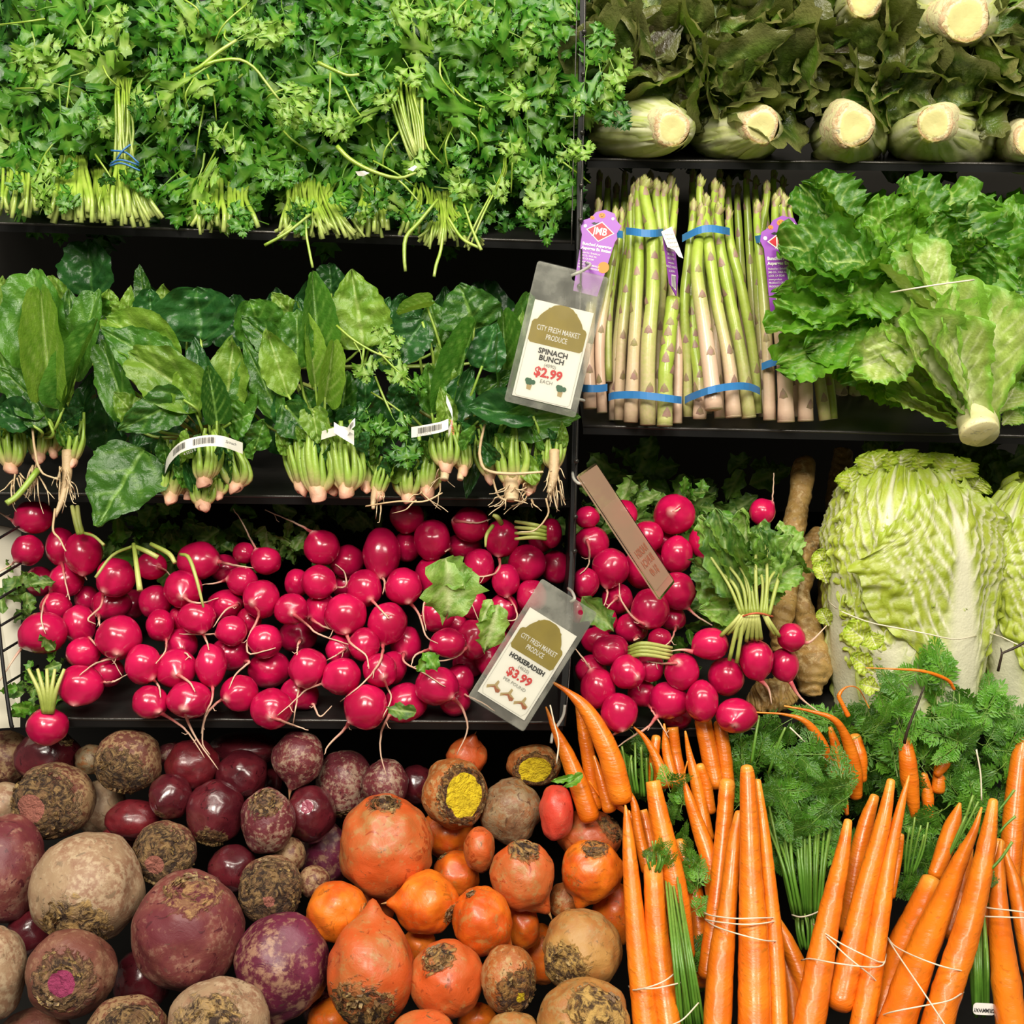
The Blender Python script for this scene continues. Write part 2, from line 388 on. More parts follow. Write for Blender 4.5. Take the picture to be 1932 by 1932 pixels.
for y in (60, 140, 250, 350, 415, 540, 640, 760, 870, 975, 1040):
    mb = MB(); D = lerp(1.205, 1.165, y / 1050)
    tube(mb, [P(1103 - y * .018, y, D - .003), P(1103 - y * .018, y, D + .004)], [S(5, D), S(5, D)], 10); mb.obj('rivet', m_lip, dv)
# wire side rack at the left edge of the radishes
wr = thing('wire_rack', P(10, 1200, 1.15), 'black wire rack with slanting rungs at the left of the radishes', 'rack')
mb = MB(); pxtube(mb, [(-6, 1140, 1.16, 3.5), (6, 1260, 1.15, 3.5), (20, 1360, 1.14, 4), (24, 1372, 1.14, 4)], 8, 8); mb.obj('upright_wire', m_black, wr)
mb = MB(); pxtube(mb, [(-20, 990, 1.16, 3.5), (-8, 1100, 1.16, 3.5), (-4, 1150, 1.16, 3.5)], 8, 8); mb.obj('upright_wire', m_black, wr)
for y in (1010, 1078, 1118, 1168, 1216, 1278):
    mb = MB(); x0 = -14 + (y - 990) * .09
    pxtube(mb, [(x0, y + 12, 1.158, 2.6), (x0 + 40, y - 12, 1.20, 2.4), (x0 + 60, y - 22, 1.24, 2.2)], 5, 6); mb.obj('rung', m_black, wr)
mb = MB(); vs = [P(-30, 985, 1.26), P(40, 1000, 1.27), P(38, 1372, 1.20), P(-30, 1376, 1.18)]
vs += [v + Vector((-.005, .004, 0)) for v in vs]
mb.add(vs, [(0, 3, 2, 1), (4, 5, 6, 7), (0, 1, 5, 4), (2, 3, 7, 6), (0, 4, 7, 3), (1, 2, 6, 5)])
reg(mb.obj('side_panel', m_white, None, smooth=False), 'cream side panel behind the wire rack at the left edge', 'panel')
# ---------------------------------------------------------------- round vegetables: piles settled front to back
def settle(items, dfun, gap=.96):
    """items: dict with x,y,rx,ry,lay. Depth such that each one rests against those in front of it"""
    done = []
    for it in sorted(items, key=lambda q: (q['lay'], -q['y'] if q['lay'] == 0 else 0)):
        D = dfun(it['x'], it['y']) + it['lay'] * .012
        for _ in range(3):
            for o in done:
                # centre distance within the picture plane, in metres
                dx = ((it['x'] - 966) * D - (o['x'] - 966) * o['D']) / FPX; dy = ((it['y'] - 966) * D - (o['y'] - 966) * o['D']) / FPX
                r = (S((it['rx'] + it['ry']) / 2, D) + S((o['rx'] + o['ry']) / 2, o['D'])) * gap
                d2 = dx * dx + dy * dy
                if d2 < r * r:
                    dz = sqrt(r * r - d2)
                    if D < o['D'] + dz and (D > o['D'] - dz): D = o['D'] + dz if it['lay'] > 0 or D >= o['D'] else D
        for o in done:   # still clipping in the same layer: slide forwards or back, whichever is shorter
            pass
        it['D'] = D; done.append(it)
    return done
def surf(items, x, y, default):
    best = default
    for o in items:
        r = (o['rx'] + o['ry']) / 2; d = sqrt(((x - o['x']) / o['rx']) ** 2 + ((y - o['y']) / o['ry']) ** 2)
        if d < 1.0: best = min(best, o['D'] - S(r, o['D']) * sqrt(1 - d * d))
        elif d < 1.15: best = min(best, o['D'] - .001)
    return best
def bodymesh(it, seed, crown=None, root=None, cutr=0., crr=.0, lump=.03, rootlen=.0, flat=.0, nu=28, nv=36, ridges=0., tip=.16):
    """ellipsoid body about its centre in world axes. crown: (dx,dy) where the crown shows; root likewise"""
    D = it['D']; rx = S(it['rx'], D); ry = S(it['ry'], D); rz = (rx + ry) / 2
    def todir(c):
        if c is None: return None
        x, y = c[0], -c[1]; q = x * x + y * y
        z = (sqrt(1 - q) if q < 1 else 0) * (c[2] if len(c) > 2 else 1)
        return Vector((x, y, z)).normalized()
    cdv = todir(crown) or (-(todir(root)) if root else Vector((0, 1, 0)))
    rdv = todir(root) if root else -cdv
    q = Vector((0, 0, 1)).rotation_difference(cdv)
    mb = MB(); vs = []; at = []; bt = []
    rot = it.get('rot', 0.)
    for i in range(nu + 1):
        th = pi * i / nu
        for j in range(nv):
            ph = 2 * pi * j / nv
            d = q @ Vector((sin(th) * cos(ph), sin(th) * sin(ph), cos(th)))
            r = 1 + lump * 1.6 * noise.noise(d * 1.6 + Vector((seed, 0, 0))) + lump * .5 * noise.noise(d * 4 + Vector((seed, 5, 0)))
            a = cdv.angle(d) if d.length else 0; b = rdv.angle(d)
            cm = 1 - sm(crr * .35, crr * 1.45 + .001, a) if crr else 0.
            if ridges and cm > 0: r += ridges * cm * (sin(a * 34 + 2 * N3(ph * 1.5, seed)) * .4 + noise.noise(d * 11 + Vector((seed, 1, 3))))
            if crr: r -= .05 * (1 - sm(0, crr, a))
            if rootlen: r += rootlen * exp(-(b / tip) ** 2) + rootlen * .25 * exp(-(b / (tip * 2.6)) ** 2)
            cut = 0.
            if cutr:
                c0 = cos(cutr); dc = d.dot(cdv) * r; ragg = 1 + .10 * N3(ph * 2.2, seed, 2)
                if dc > c0: r *= c0 / dc; r = max(r, .3)
                cut = 1 - sm(cutr * .88 * ragg, cutr * 1.0 * ragg, a)
            v = d * r
            x, y, z = v
            if rot: x, y = x * cos(rot) - y * sin(rot), x * sin(rot) + y * cos(rot)
            vs.append(RT * x * rx + UP * y * ry - FW * z * rz); at.append(cm); bt.append(cut)
    fs = [(i * nv + j, (i + 1) * nv + j, (i + 1) * nv + (j + 1) % nv, i * nv + (j + 1) % nv) for i in range(nu) for j in range(nv)]
    mb.add(vs, fs, at, bt)
    return mb, cdv, rdv, (rx, ry, rz)
m_radish = skinmat('radish_skin', (.62, .007, .085), (.80, .42, .38), .24, 34, .14, c2=(.40, .003, .045), sss=.0, coat=.35, dark=.0)
m_rtail = skinmat('radish_root', (.62, .05, .09), (.72, .50, .36), .5, 90, .3)
m_stem = skinmat('radish_stem', (.34, .42, .07), (.50, .52, .16), .4, 90, .2)
m_rleaf = leafmat('radish_leaf', (.045, .14, .018), (.16, .32, .04), (.30, .42, .12), .4, .5, .25, 90)
m_rleaf2 = leafmat('radish_leaf_pale', (.15, .34, .035), (.30, .50, .09), (.48, .58, .24), .34, .7, .28, 90)
RLEAF = [leafm('radish_leaf', 30 + k, o_oval, 12, 4, [.3, 1.2, -.7, .6][k], .15, .10, 3, .03, 5, .05, .05, .3, .12, twist=[.4, -.8, .9, 0][k]) for k in range(4)]
RAD = [  # x, y, rx, ry, layer, tail way-points
 (64, 975, 33, 32, 0, [(32, 985), (12, 975), (-8, 962)]), (52, 1038, 28, 28, 0, [(38, 1056), (20, 1066), (0, 1078)]),
 (114, 1031, 26, 34, 0, [(122, 1062), (124, 1100), (132, 1132)]), (157, 1044, 33, 39, 0, [(162, 1080), (164, 1094)]),
 (125, 1095, 31, 31, 1, [(104, 1114), (84, 1136), (78, 1168), (86, 1196)]), (218, 1090, 35, 35, 0, [(206, 1112), (190, 1144), (166, 1168), (181, 1178)]),
 (286, 1068, 27, 25, 0, [(304, 1068), (312, 1076), (322, 1086)]), (375, 1058, 39, 34, 0, [(412, 1058), (440, 1066), (480, 1072)]),
 (345, 1112, 34, 34, 0, [(352, 1122), (362, 1136), (384, 1137), (412, 1128)]), (461, 1043, 20, 20, 0, None),
 (502, 1058, 28, 25, 0, [(482, 1034), (470, 1012), (455, 982), (440, 960)]), (457, 1096, 27, 27, 0, [(432, 1092), (408, 1100), (382, 1103)]),
 (425, 1073, 28, 26, 2, None), (493, 1130, 33, 35, 0, [(484, 1134), (489, 1160), (470, 1200), (468, 1233), (500, 1228), (520, 1222)]),
 (210, 1140, 35, 30, 1, [(194, 1158), (188, 1182)]), (149, 1178, 29, 35, 0, [(170, 1204), (182, 1218), (208, 1240), (230, 1274)]),
 (82, 1194, 42, 38, 0, [(46, 1216), (28, 1240), (14, 1262), (0, 1284)]), (224, 1203, 40, 40, 0, [(232, 1226), (218, 1240), (180, 1252), (150, 1274)]),
 (157, 1232, 31, 28, 1, None), (152, 1293, 42, 36, 0, [(150, 1322), (136, 1318), (112, 1317)]), (90, 1370, 36, 34, 0, None),
 (294, 1135, 30, 31, 1, None), (371, 1165, 34, 29, 0, [(384, 1190), (390, 1210), (394, 1226)]), (425, 1142, 31, 28, 2, [(452, 1140), (425, 1152), (402, 1184)]),
 (302, 1180, 25, 28, 1, [(316, 1204), (312, 1228), (294, 1252)]), (270, 1254, 32, 36, 0, [(292, 1276), (300, 1296), (303, 1316)]),
 (333, 1262, 38, 36, 0, [(343, 1266), (358, 1288), (368, 1306)]), (398, 1255, 28, 38, 0, [(404, 1292), (400, 1320), (386, 1352), (380, 1384)]),
 (438, 1190, 27, 27, 0, [(410, 1196), (378, 1197), (338, 1196)]), (434, 1233, 34, 30, 1, [(470, 1250), (445, 1272), (432, 1300)]),
 (500, 1210, 31, 30, 1, None), (508, 1263, 38, 33, 1, None), (283, 1325, 32, 30, 0, [(304, 1338), (340, 1368), (362, 1392), (386, 1430)]),
 (358, 1320, 41, 34, 0, [(358, 1330), (354, 1360), (372, 1396), (412, 1452)]), (452, 1308, 34, 33, 0, [(436, 1312), (412, 1324), (388, 1352), (382, 1400), (396, 1424)]),
 (513, 1337, 38, 36, 0, [(518, 1346), (542, 1364), (582, 1378)]), (342, 1215, 30, 28, 2, [(350, 1222), (362, 1243)]), (202, 1268, 30, 26, 2, [(194, 1284), (214, 1286), (240, 1272)]),
 (75, 1097, 26, 26, 2, None), (105, 1145, 28, 26, 2, None), (165, 1130, 22, 24, 2, None),
 (768, 975, 31, 30, 0, [(756, 958), (775, 944), (815, 940)]), (888, 989, 32, 32, 0, [(858, 982), (880, 985), (905, 986), (928, 978)]),
 (815, 1018, 33, 37, 0, None), (946, 1016, 31, 34, 0, [(941, 1046), (943, 1068), (930, 1084), (900, 1088), (870, 1082)]),
 (1040, 1006, 20, 27, 0, None), (994, 1063, 34, 34, 0, None), (1048, 1070, 26, 30, 1, None), (607, 1033, 33, 31, 0, [(594, 1006), (560, 988), (500, 962)]),
 (655, 1059, 31, 29, 1, None), (720, 1045, 34, 46, 0, [(722, 1084), (726, 1100), (722, 1122)]), (768, 1031, 26, 28, 1, None),
 (876, 1030, 32, 24, 1, [(850, 1034), (840, 1041)]), (904, 1068, 28, 32, 0, [(876, 1080), (870, 1100), (890, 1140), (906, 1178)]),
 (601, 1098, 31, 31, 0, [(632, 1108), (652, 1106), (650, 1080), (632, 1064)]), (688, 1110, 32, 34, 0, [(702, 1128), (718, 1150), (734, 1168)]),
 (761, 1107, 33, 34, 0, [(772, 1132), (790, 1158), (804, 1200), (826, 1214)]), (815, 1085, 30, 34, 1, [(808, 1120), (798, 1150), (804, 1190)]),
 (550, 1150, 31, 29, 0, [(556, 1154), (574, 1174), (600, 1196), (640, 1210), (658, 1216)]), (652, 1160, 38, 38, 0, [(656, 1188), (662, 1214), (690, 1236), (696, 1262)]),
 (731, 1176, 35, 37, 0, [(724, 1212), (718, 1246), (690, 1284), (642, 1324)]), (605, 1155, 30, 36, 1, [(590, 1165), (615, 1184), (648, 1190)]),
 (562, 1200, 34, 30, 1, [(572, 1205), (562, 1218), (560, 1236)]), (687, 1217, 28, 30, 0, None), (765, 1215, 29, 32, 1, [(764, 1230), (764, 1250), (800, 1270), (840, 1296)]),
 (826, 1160, 30, 32, 1, None), (892, 1140, 26, 28, 2, None), (954, 1095, 25, 30, 0, [(957, 1122), (972, 1146), (974, 1168), (948, 1172)]),
 (950, 1148, 26, 28, 1, None), (1003, 1125, 28, 30, 1, None), (845, 1213, 31, 27, 0, [(816, 1222), (784, 1236), (776, 1256)]),
 (893, 1206, 30, 36, 0, [(882, 1218), (866, 1236), (840, 1246), (812, 1246)]), (581, 1260, 34, 36, 0, [(568, 1284), (562, 1310), (552, 1370)]),
 (646, 1276, 33, 34, 0, [(614, 1288), (580, 1300), (560, 1318), (524, 1350)]), (717, 1265, 31, 31, 0, [(726, 1272), (730, 1296), (738, 1318), (722, 1354)]),
 (691, 1333, 39, 40, 0, [(664, 1356), (648, 1378), (620, 1406), (612, 1424)]), (766, 1325, 38, 35, 1, [(734, 1350), (720, 1380), (718, 1420), (730, 1468)]),
 (824, 1294, 40, 35, 0, [(852, 1310), (872, 1336), (882, 1376), (862, 1424)]), (858, 1322, 28, 28, 2, None), (868, 1282, 25, 28, 2, [(880, 1312), (910, 1326), (934, 1342)]),
 (885, 1250, 30, 28, 2, None), (920, 1245, 22, 30, 1, None), (565, 1308, 34, 30, 2, [(592, 1330), (604, 1352), (626, 1332)]), (640, 1226, 24, 28, 2, [(655, 1222), (635, 1236), (616, 1246)]),
 (340, 1166, 20, 22, 2, None), (655, 1105, 26, 28, 2, None), (740, 1260, 26, 30, 2, None), (980, 1170, 26, 28, 2, None), (950, 1210, 26, 28, 2, None),
 (1020, 1020, 22, 22, 2, None), (560, 1100, 22, 26, 2, None), (860, 1180, 22, 24, 2, None), (470, 1170, 22, 24, 2, None), (250, 1140, 24, 26, 2, None)]
RADR = [
 (1108, 976, 22, 20, 0, None), (1177, 970, 25, 26, 0, None), (1272, 971, 37, 37, 0, [(1262, 966), (1276, 964), (1284, 958)]),
 (1117, 1025, 31, 31, 0, [(1106, 1018), (1112, 1040), (1110, 1066), (1094, 1084)]), (1222, 1012, 29, 28, 0, None), (1277, 1046, 28, 33, 0, None),
 (1330, 1021, 29, 30, 0, [(1324, 1050), (1336, 1072), (1354, 1106)]), (1438, 966, 23, 24, 0, [(1457, 948), (1459, 920), (1460, 892)]),
 (1152, 1071, 33, 35, 0, [(1142, 1104), (1146, 1122), (1138, 1148)]), (1215, 1072, 37, 38, 1, None), (1105, 1100, 24, 28, 0, None),
 (1164, 1130, 29, 28, 1, [(1162, 1126), (1152, 1140), (1144, 1150)]), (1226, 1150, 35, 37, 0, [(1216, 1176), (1196, 1166), (1172, 1132), (1168, 1100)]),
 (1277, 1115, 33, 34, 0, [(1294, 1144), (1320, 1166), (1366, 1192)]), (1270, 1168, 23, 22, 1, [(1273, 1180), (1266, 1208), (1246, 1224)]),
 (1192, 1185, 30, 27, 1, [(1200, 1200), (1196, 1208), (1206, 1204)]), (1125, 1208, 27, 24, 1, None), (1245, 1206, 22, 20, 1, None),
 (1153, 1227, 34, 28, 0, None), (1115, 1265, 28, 27, 1, None), (1128, 1299, 32, 35, 0, [(1112, 1258), (1095, 1236), (1086, 1224)]),
 (1184, 1268, 31, 31, 0, [(1198, 1272), (1202, 1290), (1206, 1304)]), (1226, 1260, 26, 26, 1, None), (1286, 1267, 31, 34, 0, [(1276, 1248), (1250, 1252), (1222, 1248)]),
 (1211, 1308, 25, 24, 1, [(1222, 1328), (1240, 1356), (1262, 1392)]), (1262, 1321, 36, 34, 0, [(1240, 1346), (1222, 1372), (1186, 1394), (1162, 1412)]),
 (1324, 1323, 29, 38, 0, None), (1389, 1350, 38, 31, 0, [(1380, 1362), (1374, 1368)], -.45), (1168, 1344, 33, 35, 0, [(1172, 1372), (1150, 1390), (1122, 1402)]),
 (1278, 1352, 26, 24, 1, None), (1250, 1020, 24, 26, 2, None), (1140, 1170, 24, 24, 2, None), (1090, 1150, 18, 24, 2, None), (1246, 1110, 26, 26, 2, None)]
def radish_pile(data, dfun, pile, seed):
    items = [dict(x=d[0], y=d[1], rx=d[2] * 1.06, ry=d[3] * 1.06, lay=d[4], tail=d[5], rot=d[6] if len(d) > 6 else 0.) for d in data]
    settle(items, dfun)
    # labels: row by height, place counted from the left
    rows = {}
    y0 = min(i['y'] for i in items); y1 = max(i['y'] for i in items)
    for it in items: rows.setdefault(int((it['y'] - y0) / ((y1 - y0) / 7.99)), []).append(it)
    for k, row in rows.items():
        for n, it in enumerate(sorted(row, key=lambda q: q['x'])):
            size = 'large' if it['rx'] + it['ry'] > 70 else ('small' if it['rx'] + it['ry'] < 54 else 'medium')
            shape = 'long' if it['ry'] > it['rx'] * 1.15 else ('wide' if it['rx'] > it['ry'] * 1.12 else 'round')
            tl = ('tail ' + compass(it['tail'][-1][0] - it['x'], it['tail'][-1][1] - it['y'])) if it['tail'] else 'no tail'
            where = ['top', 'second', 'third', 'fourth', 'fifth', 'sixth', 'seventh', 'bottom'][k]
            it["label"] = f"{size} {shape} radish, {tl}, {ORD[n]} from left in {where} row of {pile}"
    for n, it in enumerate(items):
        tail = it['tail']; root = None
        if tail:
            dx = (tail[0][0] - it['x']) / it['rx']; dy = (tail[0][1] - it['y']) / it['ry']; q = sqrt(dx * dx + dy * dy)
            if q > .97: dx, dy = dx / q * .97, dy / q * .97
            root = (dx, dy)
        rr = random.Random(seed + n)
        crown = None if root else (rr.uniform(-.9, .9), rr.choice([-.85, .9]), -.4)
        if root is None: root = (-crown[0] * .5, -crown[1] * .4, -1)
        mb, cdv, rdv, rad = bodymesh(it, seed + n, None, root, lump=.045, rootlen=.14 if tail else .05, nu=18, nv=24, tip=.22)
        # pale where the root leaves the body
        D = it['D']
        for i, v in enumerate(mb.v):
            d = Vector((v.dot(RT) / rad[0], v.dot(UP) / rad[1], -v.dot(FW) / rad[2])).normalized()
            mb.a[i] = .75 * exp(-(d.angle(rdv) / .20) ** 2) + .25 * exp(-(d.angle(-rdv) / .3) ** 2) + .12 * max(0, N3(d.x * 3 + n, d.y * 3, d.z * 3))
        c = P(it['x'], it['y'], D)
        o = reg(mb.obj('radish', m_radish, None, Vector((0, 0, 0))), it['label'], 'radish', 'radishes in the ' + pile)
        o.matrix_local = Matrix.Translation(c); WM[o.name] = Matrix.Translation(c)
        if tail:
            start = c + RT * rdv.x * rad[0] * 1.0 + UP * rdv.y * rad[1] * 1.0 - FW * rdv.z * rad[2] * 1.0
            sD = (start - CAM).dot(FW); sx = 966 + (start - CAM).dot(RT) / sD * FPX; sy = 966 - (start - CAM).dot(UP) / sD * FPX
            w = crom([(sx, sy)] + tail[(1 if q < .97 and len(tail) > 1 else 0):], 14 if len(tail) > 2 else 8)
            ds = [min(surf(items, x, y, dfun(x, y) + .012) - .0012, dfun(x, y) + .03) for x, y in w]
            ds[0] = sD
            for _ in range(2): ds = [ds[0]] + [min(ds[i], (ds[i - 1] + ds[i] * 2 + ds[min(i + 1, len(ds) - 1)]) / 4) for i in range(1, len(ds))]
            for i in range(1, len(ds)): ds[i] = min(ds[i], ds[i - 1] + .02); ds[i] = max(ds[i], ds[i - 1] - .010) if i < 3 else ds[i]
            L = len(w) - 1; w = [(x + 1.2 * N3(i * .8, n) * (i > 1), y + 1.2 * N3(i * .9, n, 5) * (i > 1)) for i, (x, y) in enumerate(w)]
            big = it['rx'] / 34
            tm = MB(); tube(tm, [P(x, y, d) for (x, y), d in zip(w, ds)], [S(lerp(5.0 * big * (1 - .35 * sm(0, .2, i / L)), .9, (i / L) ** .8), d) for i, d in enumerate(ds)], 7, [min(1, .15 + 1.1 * i / L) for i in range(L + 1)])
            if rr.random() < .6:   # a hair root
                k = rr.randint(2, max(2, L - 2)); x, y = w[k]; ax, ay = rr.uniform(-16, 16), rr.uniform(-6, 18)
                tube(tm, [P(x, y, ds[k]), P(x + ax * .5, y + ay * .6 + 3, ds[k] - .001), P(x + ax, y + ay, ds[k] - .001)], [.0005, .0004, .0002], 4, [.7, .8, 1])
            tm.obj('taproot', m_rtail, o)
        it['obj'] = o; it['c'] = c
    return items
rad_left = radish_pile(RAD, lambda x, y: lerp(1.225, 1.135, sm(960, 1360, y)), 'left pile', 100)
rad_right = radish_pile(RADR, lambda x, y: lerp(1.225, 1.125, sm(960, 1360, y)), 'right pile', 400)
def find(items, x, y): return min(items, key=lambda i: (i['x'] - x) ** 2 + (i['y'] - y) ** 2)
def stems(parent, pts_list, mat, name='stem'):
    for pts in pts_list:
        mb = MB(); pxtube(mb, pts, 9, 7, 0, 1); mb.obj(name, mat, parent)
# green stems left on a few radishes
rd = find(rad_left, 90, 1370)
stems(rd['obj'], [[(90 + dx * .4, 1345, 1.125, 6), (88 + dx, 1305, 1.12, 4.5), (84 + dx * 2.2, 1262, 1.125, 3)] for dx in (-14, -6, 2, 9, 17)], m_stem)
rd = find(rad_left, 1040, 1006)
stems(rd['obj'], [[(1030, 996 + k * 7, 1.17, 4), (1006, 990 + k * 8, 1.165, 4), (972, 984 + k * 11, 1.175, 3)] for k in range(4)], m_stem)
rd = find(rad_left, 946, 1016)
stems(rd['obj'], [[(946, 988, 1.19, 5), (938, 976, 1.18, 5), (930, 972, 1.18, 3)], [(930, 992, 1.185, 4), (918, 1010, 1.175, 3.5), (916, 1032, 1.175, 2)]], m_stem)
rd = find(rad_right, 1153, 1227)
stems(rd['obj'], [[(1186, 1222 + k * 6, 1.14, 3.5), (1215, 1214 + k * 7, 1.13, 4.5), (1268, 1222 + k * 7, 1.14, 3)] for k in range(4)], m_stem)
rd = find(rad_left, 157, 1044)
stems(rd['obj'], [[(150 + k * 5, 1008, 1.19, 6), (143 + k * 6, 985, 1.19, 5), (136 + k * 10, 955, 1.2, 4)] for k in range(2)] + [[(160, 1006, 1.185, 3), (178, 1012, 1.18, 3), (196, 1028, 1.17, 3)]], m_stem)

# ---------------------------------------------------------------- beets
brown1, brown2 = (.030, .014, .008), (.25, .145, .06)
MR = {
 'dark': rootmat('beet_skin_dark', (.065, .007, .012), (.11, .012, .018), (.15, .05, .045), brown1, (.22, .12, .05), (.30, .04, .08), .30, .22, .35, 22, .6, .5),
 'red': rootmat('beet_skin_red', (.105, .008, .013), (.17, .012, .018), (.25, .10, .06), brown1, (.28, .16, .06), (.30, .05, .07), .32, .32, .35, 22, .6, .3),
 'brown': rootmat('beet_skin_scurfy', (.12, .035, .024), (.16, .055, .030), (.32, .20, .10), brown1, (.30, .18, .07), (.40, .14, .10), .72, .5, .8, 24),
 'tan': rootmat('beet_skin_tan', (.36, .24, .14), (.26, .13, .075), (.44, .32, .20), brown1, (.40, .25, .09), (.30, .10, .06), .62, .55, .5, 18),
 'mott': rootmat('beet_skin_mottled', (.12, .02, .028), (.17, .03, .035), (.36, .24, .17), brown1, (.30, .18, .08), (.45, .12, .10), .60, .4, .6, 26),
 'pink': rootmat('beet_skin_pink', (.135, .022, .030), (.20, .055, .045), (.29, .14, .10), (.10, .01, .02), (.36, .20, .08), (.3, .05, .08), .56, .5, .5, 16),
 'purple': rootmat('beet_skin_purple', (.15, .018, .050), (.11, .014, .035), (.32, .17, .11), brown1, (.3, .16, .08), (.38, .06, .15), .58, .42, .5, 15),
 'magenta': rootmat('beet_skin_brown_magenta', (.16, .05, .035), (.20, .08, .05), (.28, .15, .09), brown1, (.28, .16, .07), (.30, .03, .10), .55, .5, .7, 20),
 'gold': rootmat('golden_beet_skin', (.74, .18, .009), (.58, .080, .006), (.46, .17, .04), brown1, (.34, .17, .04), (.85, .55, .01), .46, .42, .5, 17, .5, .15),
 'coral': rootmat('golden_beet_skin_coral', (.56, .085, .014), (.48, .12, .028), (.42, .19, .06), brown1, (.36, .20, .06), (.85, .55, .01), .52, .45, .6, 15, .5, .1),
 'gbrown': rootmat('golden_beet_skin_scurfy', (.30, .09, .02), (.40, .11, .02), (.42, .25, .10), (.05, .02, .01), (.32, .16, .04), (.90, .66, .010), .62, .5, .9, 22),
 'gtan': rootmat('golden_beet_skin_tan', (.42, .22, .06), (.36, .14, .035), (.36, .22, .08), (.06, .03, .012), (.52, .32, .09), (.5, .3, .08), .55, .5, .6, 18),
 'grey': rootmat('golden_beet_skin_grey', (.20, .10, .05), (.30, .12, .04), (.28, .20, .11), (.05, .03, .015), (.30, .18, .05), (.5, .3, .08), .7, .45, .9, 20),
 'rose': rootmat('golden_beet_skin_rose', (.70, .06, .035), (.62, .08, .05), (.60, .22, .12), (.10, .05, .03), (.40, .20, .10), (.5, .3, .08), .4, .35, .5, 20),
}
m_flake = rootmat('crown_flakes', (.17, .09, .035), (.08, .04, .015), (.40, .27, .10), (.2, .1, .04), (.2, .1, .04), (.4, .2, .1), .6, .55, .8, 40)
m_groot = skinmat('golden_beet_root', (.72, .26, .03), (.38, .20, .07), .5, 60, .4)
m_broot = skinmat('beet_root', (.22, .05, .03), (.30, .17, .08), .5, 60, .4)
